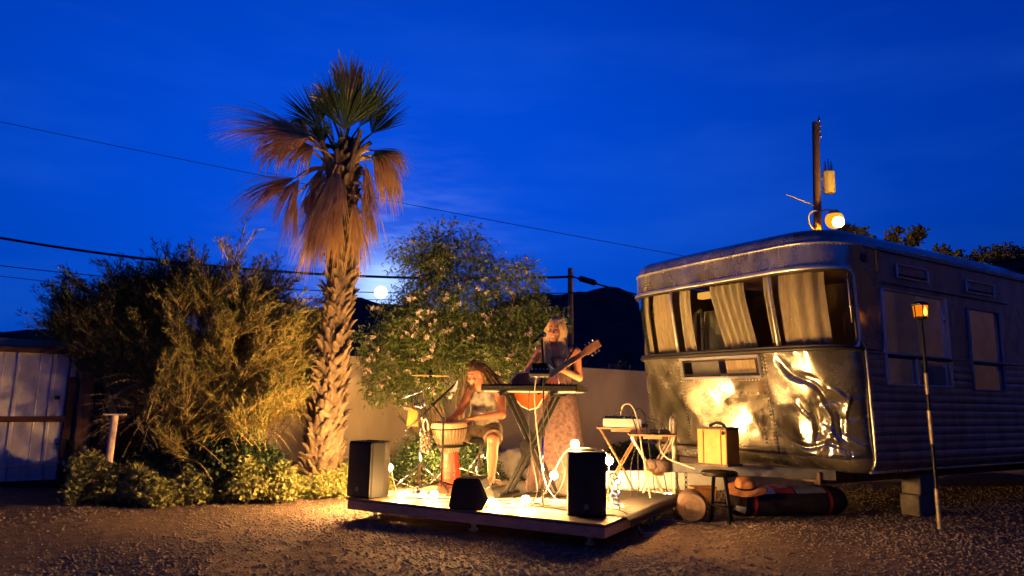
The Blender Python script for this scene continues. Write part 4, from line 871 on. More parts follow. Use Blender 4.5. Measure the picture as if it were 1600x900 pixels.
drape('curtain', T2+0.06, T2+0.40, WZ0, WZ1, 'curtain', 2, 0.08, 0.010)
drape('curtain', T2+0.66, T2+0.86, WZ0, WZ1, 'curtain2', 2, 0.08, 0.012)
drape('curtain', T2+0.50, T2+0.60, WZ0, WZ1, 'curtain2', 2, 0.08, 0.012)
# vent window in the lower front
lpv = [(VH[0], VH[2]), (VH[1], VH[2]), (VH[1], VH[3]), (VH[0], VH[3])]
vf = MB()
for k in range(4):
    (ta, za), (tb, zb) = lpv[k], lpv[(k+1) % 4]; vf.tube([S(ta+(tb-ta)*i/8, za+(zb-za)*i/8, 0.016) for i in range(9)], 0.017, 4)
vwin = vf.build('vent_window', M['trim'], tr)
b = MB()
for k in range(4):
    q = [(VH[0]+.04, VH[2]+.035), (VH[1]-.04, VH[2]+.035), (VH[1]-.04, VH[3]-.03), (VH[0]+.04, VH[3]-.03)]; (ta, za), (tb, zb) = q[k], q[(k+1) % 4]; b.tube([S(ta+(tb-ta)*i/8, za+(zb-za)*i/8, 0.020) for i in range(9)], 0.009, 4)
b.build('sash', M['gasket'], vwin)
b = MB(); b.grid(lambda t, z: S(t, z, 0.004), lin(VH[0], VH[1], 0.1), [VH[2], VH[3]]); b.build('pane', M['glass'], vwin)
b = MB(); b.tube([S(VH[0]+.4, VH[2]-.012, .03), S(VH[0]+.75, VH[2]-.012, .03)], 0.008, 5); b.build('handle', M['trim'], vwin)
drape('curtain', VH[0]+0.10, VH[0]+0.50, VH[2]+.01, VH[3], 'curtain', 2, 0.08, 0.008)
drape('curtain', VH[0]+0.62, VH[1]-.06, VH[2]+.01, VH[3], 'blindc', 2, 0.10, 0.006)
# right side: smooth upper sheet, ribbed siding, belt line, windows
def sb(b_): return R_C-b_
SW = [(sb(1.97), sb(0.80), 1.29, 2.215), (sb(3.12), sb(2.42), 1.27, 2.16)]; SV = [(sb(1.66), sb(1.09), 2.36, 2.49), (sb(3.06), sb(2.44), 2.34, 2.47)]
sheet('upper_side', -SIDE_L, -0.33, 1.585, 2.62, 'alu3', 0.0, holes=[(h[0], h[1], 1.585, h[3]) for h in SW], disp=lambda t, z: 0.003*math.sin(t*5+z*3), step=0.2, zstep=0.13)
def rib(t, z): return 0.012*abs(math.sin((z-0.5)/0.078*PI))**0.7
sheet('ribbed_siding', -SIDE_L, -0.04, 0.47, 1.58, 'alu3', 0.0, holes=[(h[0], h[1], h[2], 1.58) for h in SW], disp=rib, step=0.4, zstep=0.0117)
b = MB(); b.tube([S(t, 1.582, 0.012) for t in lin(-SIDE_L, 0.0, 0.3)], 0.014, 6); b.build('belt_rail', M['alu3'], tr, True)
b = MB(); b.tube([S(t, 2.605, 0.012) for t in lin(-SIDE_L, -0.30, 0.3)], 0.013, 6); b.build('gutter', M['alu3'], tr, True)
b = MB(); b.tube([S(t, 2.285, 0.012) for t in lin(-2.9, -0.42, 0.3)], 0.014, 6); b.build('awning_rail', M['alu3'], tr, True)
b = MB(); b.tube([S(0.012, z, 0.014) for z in lin(0.50, 1.62, 0.05)]+[S(0.055+0.05*(z-1.62), z, 0.012) for z in lin(1.67, 2.30, 0.06)], 0.011, 6); b.build('corner_trim', M['trim'], tr, True)
b = MB(); b.tube([S(t, 0.475, 0.012) for t in lin(-SIDE_L, -0.02, 0.3)], 0.016, 6); b.build('bottom_trim', M['trim'], tr, True)
for k, (t0, t1, z0, z1) in enumerate(SW):
    fr = MB()
    for (a, c) in (((t0, z0), (t0, z1)), ((t1, z0), (t1, z1)), ((t0, z1), (t1, z1)), ((t0, z0), (t1, z0))): fr.tube([S(a[0], a[1], 0.010), S(c[0], c[1], 0.010)], 0.020 if a[0] == c[0] else 0.012, 6)
    w = fr.build('side_window', M['trim'] if k == 0 else M['alu3'], tr, True, 40)
    b = MB(); b.tube([S(t0, 1.565, 0.016), S(t1, 1.565, 0.016)], 0.018, 6); b.build('sash_bar', M['gasket'], w)
    if k == 0: b = MB(); b.tube([S((t0+t1)/2+.06, z0, .014), S((t0+t1)/2+.06, 1.565, .014)], 0.016, 6); b.build('mullion', M['trim'], w)
    b = MB(); b.tube([S(t0+.0, 1.50, .03), S(t0+.0, 1.54, .045)], 0.014, 6); b.build('latch', M['trim'], w)
    b = MB(); b.grid(lambda t, z: S(t, z, -0.006), [t0, t1], [z0, z1]); b.grid(lambda t, z: S(t, z, -0.011), [t1, t0], [z0, z1]); b.build('pane', M['glass'], w)
    if k == 0:
        drape('curtain', t1-0.42, t1-0.03, 1.585, z1, 'blindc', 4, 0.09, 0.015); drape('curtain', t0+0.25, t0+0.62, 1.585, z1, 'blindc', 4, 0.09, 0.015)
        b = MB(); b.grid(lambda t, z: S(t, z, -0.07), lin(t1-0.50, t1-0.03, 0.1), [z0+.03, 1.545]); b.build('white_blind', mat('white_blind', (0.8, 0.8, 0.84), 0.8), tr)
    else:
        b = MB(); b.grid(lambda t, z: S(t, z, -0.07), lin(t0+0.14, t1-0.02, 0.1), [z0+.03, z1-.02]); b.build('window_shade', M['blindc'], tr)
for (t0, t1, z0, z1) in SV:
    b = MB()
    for (a, c) in (((t0, z0), (t0, z1)), ((t1, z0), (t1, z1)), ((t0, z1), (t1, z1)), ((t0, z0), (t1, z0))): b.tube([S(a[0], a[1], 0.014), S(c[0], c[1], 0.014)], 0.012, 6)
    v = b.build('side_vent', M['trim'], tr); b = MB(); b.bbox(S((t0+t1)/2, (z0+z1)/2, 0.0), (0.012, t1-t0, z1-z0), frame(TW, TS), 0.003); b.build('vent_cover', M['alu3'], v)
    b = MB(); b.bbox(S((t0+t1)/2, z0+.03, 0.01), (0.02, t1-t0-.04, 0.012), frame(TW, TS), 0.003); b.build('louvre', M['gasket'], v)
b = MB(); b.lathe([(0.045, 0), (0.045, 0.012), (0.02, 0.022), (0, 0.022)], S(-0.10, 2.49, 0.002), frame(TS, (0, 0, 1)) , 14); b.build('round_vent', M['underframe'], tr, True, 40)
# interior
b = MB(); b.add([tw(.05, .1, .6), tw(W_-.05, .1, .6), tw(W_-.05, 7, .6), tw(.05, 7, .6)], [(0, 1, 2, 3)]); b.build('interior_floor', M['panelwood'], tr)
b = MB(); b.add([tw(W_-.04, .46, .6), tw(W_-.04, 7, .6), tw(W_-.04, 7, 2.6), tw(W_-.04, .46, 2.6)], [(0, 1, 2, 3)])
b.add([tw(.04, 2.25, .6), tw(W_-.04, 2.25, .6), tw(W_-.04, 2.25, 2.6), tw(.04, 2.25, 2.6)], [(0, 1, 2, 3)]); b.add([tw(.04, .4, 2.605), tw(W_-.04, .4, 2.605), tw(W_-.04, 7, 2.605), tw(.04, 7, 2.605)], [(0, 1, 2, 3)])
b.add([tw(.09, .46, .6), tw(.09, 7, .6), tw(.09, 7, 1.27), tw(.09, .46, 1.27)], [(0, 1, 2, 3)]); b.build('interior_wall', M['panelwood'], tr)
b = MB(); b.bbox(tw(2.32, 1.05, 1.45), (0.34, 0.03, 1.6), frame(TW, TS), 0.004); b.build('interior_door', mat('pale_door', (0.62, 0.62, 0.55), 0.7), tr)
b = MB(); b.bbox(tw(2.42, 1.0, 2.45), (0.20, 0.10, 0.08), frame(TW, TS), 0.01); b.build('interior_lamp', emis('warm_lamp', (1.0, 0.42, 0.06), 1.1), tr)
b = MB(); b.tube(spline([tw(2.42, .8, 1.3), tw(2.42, .8, 2.1), tw(2.38, .8, 2.2), tw(2.31, .8, 2.17), tw(2.31, .8, 1.5)], 5), 0.022, 7); b.build('grab_rail', M['trim'], tr, True)
# underframe, tongue, jack
b = MB(); b.grid(lambda t, u: S(t, 0.462).lerp(tw(W_/2, max(plan(t)[1], 1.3), 0.462), u), ts_all, [0, 0.3, 1]); b.build('underside', M['underframe'], tr)
for a in (0.45, W_-0.45): b = MB(); b.bbox(tw(a, 4.2, 0.395), (0.07, 7.8, 0.12), frame(TW, TS), 0.006); b.build('chassis_beam', M['underframe'], tr)
b = MB(); b.bbox(tw(W_/2, 0.48, 0.40), (1.9, 0.09, 0.12), frame(TW, TS), 0.008); b.build('cross_beam', M['underframe'], tr)
hx, hb = W_/2, -0.78
for a in (0.35, W_-0.35): b = MB(); p_, q_ = tw(a, 0.45, 0.43), tw(hx, hb+0.1, 0.45); b.bbox((p_+q_)/2, ((q_-p_).length, 0.065, 0.10), frame(q_-p_, (0, 0, 1)) @ Matrix.Rotation(PI/2, 3, 'X'), 0.006); b.build('tongue_beam', mat('tongue_grey', (0.10, 0.10, 0.115), 0.55, var=0.4, scale=9), tr)
b = MB(); b.bbox(tw(hx, hb, 0.46), (0.14, 0.22, 0.12), frame(TW, TS), 0.02); b.sphere(tw(hx, hb-0.12, 0.47), (0.07, 0.07, 0.06), 10, 8); b.build('coupler', mat('coupler_rust', (0.13, 0.09, 0.075), 0.7, var=0.5, scale=25, bump=0.5), tr, True, 45)
b = MB(); b.tube([tw(hx-.02, hb+.18, 0.10), tw(hx-.02, hb+.18, 0.92)], 0.026, 10); b.tube([tw(hx-.02, hb+.18, 0.10), tw(hx-.02, hb+.18, 0.42)], 0.034, 10); b.build('jack', mat('jack_steel', (0.30, 0.27, 0.23), 0.5, metal=0.7, var=0.5, scale=30), tr, True, 45)
b = MB(); b.tube(spline([tw(hx-.02, hb+.18, .92), tw(hx-.05, hb+.12, 0.94), tw(hx-.05, hb+.10, 0.88), tw(hx-.05, hb+.10, 0.80)], 4), 0.011, 6); b.build('crank', M['steel'], tr, True)
b = MB()
for k in range(9):
    p_ = tw(hx-.30, hb+.05, 0.40-0.045*k); R = rz(th_+(PI/2 if k % 2 else 0)); b.tube([p_+R @ V((0.014*math.cos(a), 0, 0.028*math.sin(a))) for a in [2*PI*i/8 for i in range(9)]], 0.0045, 4, False)
b.build('safety_chain', M['black'], tr)
b = MB(); b.bbox(tw(hx+.20, hb+0.10, 0.415), (0.30, 0.13, 0.12), frame(TW, TS) @ Matrix.Rotation(0.5, 3, 'Z'), 0.012); b.build('hitch_block', mat('amber_block', (0.52, 0.26, 0.06), 0.7, var=0.3, scale=10), tr)
for (b_, a) in ((4.6, 0.28), (5.4, 0.28)):
    b = MB(); R = frame(TS, (0, 0, 1)); b.lathe([(0.12, -.09), (0.30, -.10), (0.34, -.06), (0.34, .06), (0.30, .10), (0.12, .09)], tw(a, b_, 0.34), R, 20); b.build('wheel', M['gasket'], tr, True, 35)
at_base(tr, tw(W_/2, 4.0, 0))
pr_ = thing('block_pier', 'pale concrete block pier standing under the trailer side', 'pier')
for k in range(2): b = MB(); b.bbox(tw(0.22, 1.62+0.01*k, 0.11+0.205*k), (0.19, 0.36-0.06*k, 0.20), frame(TW, TS), 0.008); b.build('concrete_block', mat('concrete', (0.13, 0.11, 0.09), 0.9, var=0.3, scale=15) if k == 0 else bpy.data.materials['concrete'], pr_)
b = MB(); b.bbox(tw(0.22, 1.62, 0.44), (0.14, 0.22, 0.035), frame(TW, TS), 0.004); b.build('wood_shim', M['wood_post'], pr_); at_base(pr_, tw(0.22, 1.62, 0))
# yellow box on the tongue
yb = thing('battery_box', 'yellow painted metal box standing on the trailer tongue', 'box'); YM = mat('yellow_paint', (0.40, 0.18, 0.012), 0.5, col2=(0.26, 0.10, 0.008), scale=7, bump=0.15)
yR = frame(TW, TS) @ Matrix.Rotation(-0.25, 3, 'Z'); yc = V((2.0, 6.82, 0)); b = MB(); b.bbox(yc+V((0, 0, 0.68)), (0.30, 0.26, 0.33), yR, 0.008); b.build('box_body', YM, yb)
b = MB(); b.bbox(yc+V((0, 0, 0.848)), (0.31, 0.27, 0.022), yR, 0.005); b.build('lid', mat('black_lid', (0.03, 0.022, 0.016), 0.7, var=0.5, scale=20), yb)
for k in (-1, 1): b = MB(); b.bbox(yc+yR @ V((0.09*k, -0.135, 0))+V((0, 0, 0.68)), (0.014, 0.012, 0.32), yR, 0.003); b.build('rib', YM, yb)
b = MB(); b.tube(spline([yc+yR @ V((0.08, -.02, 0))+V((0, 0, .87)), yc+V((0, 0, .90)), yc+yR @ V((-.1, -.05, 0))+V((0, 0, .865)), yc+yR @ V((-.12, -.15, 0))+V((0, 0, .80))], 5), 0.014, 6); b.build('strap', M['gasket'], yb, True)
b = MB(); b.bbox(yc+V((0, 0, 0.51)), (0.34, 0.30, 0.02), yR, 0.004); b.build('tray', M['underframe'], yb); at_base(yb, yc+V((0, 0, .5)))
b = MB(); b.bbox(tw(0.25, 4.35, 2.86), (0.4, 0.5, 0.14), frame(TW, TS), 0.02); 
rc = thing('roof_cooler', 'dark cooler box standing on the trailer roof at the right edge', 'cooler'); b.build('cabinet', M['black'], rc); b = MB(); b.bbox(tw(0.25, 4.35, 2.942), (0.44, 0.54, 0.02), frame(TW, TS), 0.01); b.build('lid', M['black'], rc)
for k in range(2): b = MB(); b.bbox(tw(0.15+0.2*k, 4.35, 2.775), (0.05, 0.5, 0.05), frame(TW, TS), 0.005); b.build('foot', M['black'], rc)
at_base(rc, tw(0.25, 4.35, 2.75))
# solar lantern
ln = thing('solar_lantern', 'lit amber lantern on a leaning segmented pole before the trailer', 'lantern')
LP = [(3.855, 6.47, -0.05), (3.85, 6.47, 0.35), (3.84, 6.47, 0.94), (3.832, 6.47, 1.5), (3.826, 6.47, 1.885)]
for k, (i0, z0, z1, r, mk) in enumerate(((0, 0, .36, .021, 'pipe'), (0, .36, .75, .015, 'black'), (0, .75, .80, .019, 'pipe'), (0, .80, 1.05, .020, 'pipe'), (0, 1.05, 1.20, .014, 'black'), (0, 1.20, 1.39, .020, 'pipe'), (0, 1.39, 1.90, .014, 'black'))):
    lx = lambda z: 3.855-0.0155*z; b = MB(); b.tube([(lx(z0), 6.47, z0-(0.05 if z0 == 0 else 0)), (lx(z1), 6.47, z1)], r, 10)
    b.build('pole_section', mat('worn_brass', (0.34, 0.27, 0.17), 0.5, metal=0.5, var=0.3, scale=20) if k == 0 else (bpy.data.materials['worn_brass'] if mk == 'pipe' else M['black']), ln, True, 40)
lc = V((3.826, 6.47, 0)); R = rz(0.55)
b = MB(); b.lathe([(0.015, 1.88), (0.05, 1.895), (0.055, 1.91), (0.055, 1.915)], lc, R, 4+4); b.build('lantern_base', M['black'], ln)
b = MB()
for k in range(6): a = 2*PI*k/6+0.3; p_ = lc+V((0.062*math.cos(a), 0.062*math.sin(a), 0)); q_ = lc+V((0.070*math.cos(a), 0.070*math.sin(a), 0)); b.tube([p_+V((0, 0, 1.91)), q_+V((0, 0, 2.02))], 0.005, 4)
b.build('cage', M['black'], ln)
b = MB(); b.lathe([(0.078, 2.018), (0.082, 2.03), (0.05, 2.05), (0.015, 2.06), (0, 2.062)], lc, None, 6); b.build('cap', M['black'], ln)
gl = MB(); 
for k in range(6):
    a, a2 = 2*PI*k/6+0.3, 2*PI*(k+1)/6+0.3; P4 = [lc+V((r*math.cos(x), r*math.sin(x), z)) for r, z, x in ((.058, 1.912, a), (.058, 1.912, a2), (.066, 2.018, a2), (.066, 2.018, a))]; b = MB(); b.add(P4, [(0, 1, 2, 3)]); b.build('pane', M.setdefault('amber', emis('amber_pane', (1.0, 0.24, 0.008), 0.95)), ln)
b = MB(); b.lathe([(0.006, 1.915), (0.016, 1.93), (0.018, 1.955), (0.010, 1.985), (0.001, 2.01)], lc+V((-.0, -.075, 0)), None, 10); b.build('flame', emis('flame', (1.0, 0.50, 0.10), 2.2), ln, True)
at_base(ln, (3.855, 6.47, 0))

# ---------------------------------------------------------------- stage
M['deck'] = mat('stage_plank', (0.105, 0.066, 0.036), 0.7, var=0.3, scale=7, aniso=(2, 2, 6), bump=0.15)
M['rug'] = mat('dark_rug', (0.020, 0.013, 0.010), 0.95, var=0.35, scale=18, bump=0.3, bscale=200)
M['plastic'] = mat('black_plastic', (0.006, 0.0058, 0.0055), 0.6, bump=0.12, bscale=260, spec=0.12)
M['grille'] = mat('speaker_grille', (0.012, 0.012, 0.012), 0.5, metal=0.2, bump=0.5, bscale=420, bdist=0.004)
M['matte'] = mat('black_paint', (0.005, 0.005, 0.005), 0.45, spec=0.08)
M['chrome'] = mat('chrome', (0.75, 0.73, 0.70), 0.16, metal=1.0)
M['silver'] = mat('silver_plastic', (0.42, 0.41, 0.39), 0.5)
M['rubber'] = mat('black_rubber', (0.014, 0.014, 0.014), 0.8)
M['cordpale'] = mat('pale_cord', (0.34, 0.28, 0.21), 0.7)
M['cordblack'] = mat('black_cord', (0.02, 0.02, 0.02), 0.6)
SU = V((0.877, -0.480, 0)).normalized(); SV_ = V((0.480, 0.877, 0)).normalized(); SO = V((0.71, 5.32, 0)); SA = math.atan2(SU.y, SU.x); SR = rz(SA); DZ = 0.185
def st(u, v, z=DZ): return SO+SU*u+SV_*v+V((0, 0, z))   # u<0 runs left along the front, v runs back
SWD, SDP = 2.46, 2.02
sg = thing('stage', 'low wooden plank stage standing on short metal legs', 'stage'); rnd = random.Random(2)
npl = 14; pw = SDP/npl
for k in range(npl): b = MB(); b.bbox(st(-SWD/2, pw*(k+0.5), DZ-0.011+rnd.uniform(-.0015, .0015)), (SWD-0.004+rnd.uniform(-.004, .004), pw-0.005, 0.022), SR, 0.003); b.build('plank', M['deck'], sg)
b = MB(); b.bbox(st(-SWD/2, 0.02, 0.125), (SWD, 0.036, 0.074), SR, 0.004); b.build('front_beam', M.setdefault('beam_lit_tone', mat('lit_tone_lumber', (0.46, 0.29, 0.145), 0.7, var=0.2, scale=6, aniso=(2, 2, 7))), sg)  # front and side beams lighter than the deck, lamp light put into the colour
b = MB(); b.bbox(st(-SWD/2, SDP-0.02, 0.125), (SWD, 0.036, 0.074), SR, 0.004); b.build('back_beam', M['deck'], sg)
for u in (-0.02, -SWD+0.02): b = MB(); b.bbox(st(u, SDP/2, 0.125), (0.036, SDP-0.08, 0.074), SR, 0.004); b.build('side_beam', M['beam_lit_tone'], sg)
for u in (-0.82, -1.64): b = MB(); b.bbox(st(u, SDP/2, 0.125), (0.036, SDP-0.08, 0.07), SR, 0.004); b.build('joist', M['deck'], sg)
for u in (-0.18, -1.22, -SWD+0.2):
    for v in (0.16, 1.85):
        b = MB(); b.tube([st(u, v, 0.012), st(u, v, 0.16)], 0.021, 10); lg = b.build('leg', M['steel'], sg, True, 40)
        b = MB(); b.bbox(st(u, v, 0.012), (0.06, 0.06, 0.022), SR, 0.004); b.build('foot', M['steel'], lg)
        b = MB(); b.tube([st(u, v, 0.04), st(u-0.14, v, 0.155)], 0.010, 6); b.build('brace', M['steel'], lg)
at_base(sg, st(-SWD/2, SDP/2, 0))
b = MB(); rug_o = [(-1.75, 0.95), (0.03, 0.62), (0.05, 2.0), (-1.75, 1.98)]
b.grid(lambda u, v: st(-1.75+1.80*u, (0.62-0.22*u)*(1-v)+2.0*v, DZ+0.010+0.003*math.sin(u*23+v*9)) if u < 0.985 else st(0.056, (0.40)*(1-v)+2.0*v, DZ-0.07*(u-0.985)/0.015+0.006), [i/30 for i in range(30)]+[0.984, 0.99, 1.0], [i/12 for i in range(13)])
b.grid(lambda u, v: st(-1.75+1.80*u, (0.62-0.22*u)*(1-v)+2.0*v, DZ+0.003), [0.984, 0.5, 0], [0, 1]); tag(b.build('rug', M['rug'], smooth=True), 'dark brown rug spread over the back of the stage', 'rug')

# ---------------------------------------------------------------- loudspeakers
def emblem(b, R, c, r):
    """round badge with three crossed forks"""
    b.lathe([(r, 0), (r, 0.003), (r*0.82, 0.003), (r*0.82, 0.0015), (0, 0.0015)], c, R, 24)
def tuning_mark(R, c, r, parent):
    b = MB(); b.lathe([(r*0.84, 0), (r, 0), (r, 0.003), (r*0.84, 0.003), (r*0.84, 0)], c, R, 24, False)
    for k in range(3):
        a = PI/2+2*PI*k/3; d = V((math.cos(a), math.sin(a), 0)); s_ = V((-d.y, d.x, 0))
        for sg_ in (-1, 0, 1): b.tube([c+R @ (s_*sg_*r*0.14*(1 if sg_ else 0)+d*(0.16*r if sg_ else -0.45*r)+V((0, 0, .0025))), c+R @ (s_*sg_*r*0.14+d*r*0.70+V((0, 0, .0025)))], r*0.045, 4)
    return b.build('badge', M['silver'], parent)
def speaker(label, c, ang, H=0.493, Wd=0.308, Dp=0.29):
    t = thing('loudspeaker', label, 'speaker', 'loudspeakers on the stage'); R = rz(ang); c = V(c); L = lambda x, y, z: c+R @ V((x, y, z))
    prof = [(-Wd/2, -Dp*0.42), (-Wd/2+0.012, -Dp*0.5), (Wd/2-0.012, -Dp*0.5), (Wd/2, -Dp*0.42), (Wd/2, Dp*0.05), (Wd*0.30, Dp*0.5), (-Wd*0.30, Dp*0.5), (-Wd/2, Dp*0.05)]
    b = MB(); n = len(prof); lv = [(0.0, 0.96), (0.012, 1.0), (H-0.012, 1.0), (H, 0.96)]
    b.add([L(x*s_, y*s_, z) for z, s_ in lv for x, y in prof], [(j*n+k, j*n+(k+1) % n, (j+1)*n+(k+1) % n, (j+1)*n+k) for j in range(3) for k in range(n)]+[tuple(range(n))[::-1], tuple(range(3*n, 4*n))])
    b.build('cabinet', M['plastic'], t)
    b = MB(); b.grid(lambda x, z: L(x, -Dp*0.5-0.003-0.012*(1-(x/(Wd*0.47))**2)-0.000*z, z), [(-0.465+0.93*i/10)*Wd for i in range(11)], [0.018, 0.1, 0.25, 0.4, H-0.018]); 
    for sx in (-1, 1): b.grid(lambda q, z: L(sx*0.465*Wd, -Dp*0.5-0.003+0.012*q, z), [0, 1], [0.018, H-0.018])
    gr = b.build('grille', M['grille'], t, True)
    Rf = R @ Matrix.Rotation(PI/2, 3, 'X'); tuning_mark(Rf, L(0, -Dp*0.5-0.016, 0.075), 0.020, t)
    b = MB(); b.bbox(L(0, 0, H+0.004), (0.12, 0.035, 0.012), R, 0.004); b.build('handle', M['plastic'], t)
    for sx in (-1, 1):
        for sy in (-1, 1): b = MB(); b.lathe([(0.016, -0.004), (0.014, 0.006)], L(sx*Wd*0.33, sy*Dp*0.33, -0.001), None, 10); b.build('rubber_foot', M['rubber'], t)
    return at_base(t, c)
speaker('black loudspeaker with a bulb on its top at the right front', (0.63, 5.80, DZ+0.006), -0.13)
speaker('black loudspeaker turned aside at the left end of the stage', (-1.27, 6.62, DZ+0.004), -0.62)
# floor monitor, a wedge lying on its side
t = thing('floor_monitor', 'small black wedge monitor lying at the front of the stage', 'speaker'); R = rz(-0.22); c = V((-0.305, 6.035, DZ+0.002)); L = lambda x, y, z: c+R @ V((x, y, z))
pr2 = [(-0.15, 0.0), (0.115, 0.0), (0.17, 0.09), (0.10, 0.235), (0.075, 0.25), (-0.105, 0.245), (-0.13, 0.225), (-0.165, 0.02)]
b = MB(); b.prism(pr2, -0.11, 0.11, lambda x, z, y: L(x, y, z)); o = b.build('cabinet', M['plastic'], t)
b = MB(); b.prism([(x*0.90-0.002, z*0.90+0.012) for x, z in pr2], -0.121, -0.109, lambda x, z, y: L(x, y, z)); b.build('grille', M['grille'], t)
b = MB(); b.bbox(L(0.13, 0, 0.165), (0.012, 0.11, 0.03), R @ Matrix.Rotation(0.45, 3, 'Y'), 0.004); b.build('handle', M['rubber'], t)
for x in (-0.11, 0.08):
    for y in (-0.08, 0.08): b = MB(); b.lathe([(0.012, -0.003), (0.012, 0.004)], L(x, y, 0), None, 8); b.build('rubber_foot', M['rubber'], t)
at_base(t, c)

# ---------------------------------------------------------------- string lights
BM_ = emis('lit_bulb_glass', BULB_COL, BULB_W*0.62); BM2 = emis('lit_bulb_glass_strong', BULB_COL, BULB_W)
sl_ = thing('string_lights', 'string of lit round warm bulbs strung over the stage front', 'string lights')
BP = [(-1.13, 6.78, 0.43), (-0.945, 6.37, 0.233), (-0.648, 6.31, 0.250), (-0.118, 5.985, 0.236), (0.144, 6.02, 0.262), (0.40, 6.35, 0.43), (0.535, 5.82, 0.735), (0.825, 5.90, 0.60), (0.58, 7.66, 0.34), (-0.69, 8.2, 0.38), (-1.46, 7.0, 0.54), (0.80, 6.3, 0.35)]
cord = [(-1.35, 7.0, 0.30), (-1.15, 6.82, 0.47), (-1.05, 6.62, 0.30), (-0.95, 6.37, 0.20), (-0.80, 6.40, 0.195), (-0.65, 6.32, 0.20), (-0.50, 6.40, 0.195), (-0.32, 6.32, 0.195), (-0.12, 5.975, 0.20), (-0.02, 6.1, 0.195), (0.14, 6.03, 0.21), (0.2, 6.2, .20), (0.27, 6.5, 0.195), (0.34, 6.40, 0.30), (0.41, 6.37, 0.475), (0.47, 6.2, 0.62), (0.50, 5.92, 0.69), (0.54, 5.85, 0.70), (0.68, 5.82, 0.70), (0.80, 5.90, 0.665), (0.83, 5.96, 0.55), (0.84, 6.15, 0.25), (0.80, 6.33, 0.30), (0.9, 6.5, .22), (0.95, 6.6, 0.20), (0.92, 7.2, 0.2), (0.8, 7.5, .2), (0.60, 7.7, .25), (0.2, 7.75, .215), (-.2, 8.0, .21), (-.66, 8.22, .30), (-1.0, 8.0, .1), (-1.45, 7.05, .45)]
b = MB(); b.tube(spline(cord, 6), 0.0045, 5); b.build('cord', M['cordpale'], sl_, True)
UP = {0: 0, 1: 0, 2: 0, 3: 0, 4: 0, 5: 1, 6: 0, 7: 1, 8: 0, 9: 0, 10: 0, 11: 0}
for i, p in enumerate(BP):
    s_ = 1 if UP[i] else -1; c = V(p)
    if not UP[i] and i != 6: c = V(p)+V((0, 0, 0.0))
    b = MB(); b.sphere(c, 0.033 if i < 8 else ({8: 0.032, 9: 0.045, 10: 0.056, 11: 0.040}.get(i, 0.030)), 16, 10); bu = b.build('bulb', BM_ if i < 8 else BM2, sl_, True)
    b = MB(); b.tube([c+V((0, 0, 0.032*s_)), c+V((0, 0, 0.060*s_))], [0.013, 0.012], 10); b.build('socket', M['rubber'], bu, True, 40)
at_base(sl_, (-1.35, 7.0, 0.2))

# ---------------------------------------------------------------- keyboard and stand
KC = V((0.215, 6.68, 0)); KZ0, KZ1 = 1.165, 1.225
kb = thing('keyboard', 'slim black stage keyboard seen from behind on its stand', 'keyboard'); KL = 0.98
def kf(x, y, z): return KC+SU*x+SV_*y+V((0, 0, z))      # y>0 is the player's side
b = MB(); b.prism([(-0.125, KZ0+0.012), (-0.115, KZ0), (0.13, KZ0), (0.14, KZ0+0.03), (0.04, KZ0+0.045), (0.0, KZ1), (-0.105, KZ1), (-0.125, KZ1-0.012)], -KL/2, KL/2, lambda y, z, x: kf(x, y, z)); b.build('case', M['plastic'], kb)
b = MB(); b.box(kf(0, -0.005, KZ0-0.006), (KL-0.03, 0.20, 0.012), SR); b.build('underside', M['silver'], kb)
for sx in (-1, 1): b = MB(); b.prism([(-0.12, KZ0+0.004), (0.138, KZ0+0.004), (0.138, KZ0+0.035), (0.04, KZ0+0.055), (0.0, KZ1+0.003), (-0.115, KZ1+0.003)], sx*KL/2, sx*(KL/2+0.012), lambda y, z, x: kf(x, y, z)); b.build('end_cheek', M['matte'], kb)
kme = MB(); kme.bbox((0, 0, 0), (0.0145, 0.10, 0.018), SR, 0.002); wk = bpy.data.meshes.new('white_key'); wk.from_pydata(kme.v, [], kme.f); wk.materials.append(mat('key_ivory', (0.75, 0.72, 0.65), 0.35))
for k in range(56): o = bpy.data.objects.new('white_key', wk); COL.objects.link(o); o.parent = kb; o.location = kf(-0.445+0.0162*k, 0.085, KZ0+0.046)
kme = MB(); kme.bbox((0, 0, 0), (0.009, 0.06, 0.014), SR, 0.002); bk = bpy.data.meshes.new('black_key'); bk.from_pydata(kme.v, [], kme.f); bk.materials.append(M['matte'])
for k in range(55):
    if k % 7 in (0, 1, 3, 4, 5): o = bpy.data.objects.new('black_key', bk); COL.objects.link(o); o.parent = kb; o.location = kf(-0.437+0.0162*k, 0.066, KZ0+0.062)
for k in range(9): b = MB(); b.lathe([(0.007, 0), (0.006, 0.016), (0, 0.017)], kf(0.13+0.035*k, -0.045, KZ1), None, 10); b.build('knob', M['matte'], kb, True, 40)
for k in range(6): b = MB(); b.bbox(kf(-0.38+0.05*k, -0.126, KZ0+0.036), (0.016, 0.006, 0.012), SR, 0.002); b.build('socket', M['rubber'], kb)
at_base(kb, kf(0, 0, KZ0-.012))
ks = thing('keyboard_stand', 'black double braced X stand holding the keyboard', 'stand')
xv = V((0.24, 6.64, 0.64))
for sy, oy in ((-1, -0.055), (1, 0.055)):
    for q in (-1, 1):
        top_ = kf(-0.265*q, oy, 1.135); bot = kf(0.245*q, oy+0.0, DZ+0.03); b = MB()
        d = (bot-top_).normalized(); b.bbox((top_+bot)/2+SV_*0.014*q, ((bot-top_).length, 0.020, 0.034), frame(d, SV_), 0.004); b.build('leg', M['matte'], ks)
b = MB(); b.tube([kf(-0.02, -0.09, 0.665), kf(-0.02, 0.09, 0.665)], 0.028, 12); b.lathe([(0.05, 0), (0.056, 0.01), (0.05, 0.03), (0.0, 0.032)], kf(-0.02, -0.085, 0.665), frame(SU, (0, 0, 1)), 14); b.build('pivot_disc', M['matte'], ks, True, 40)
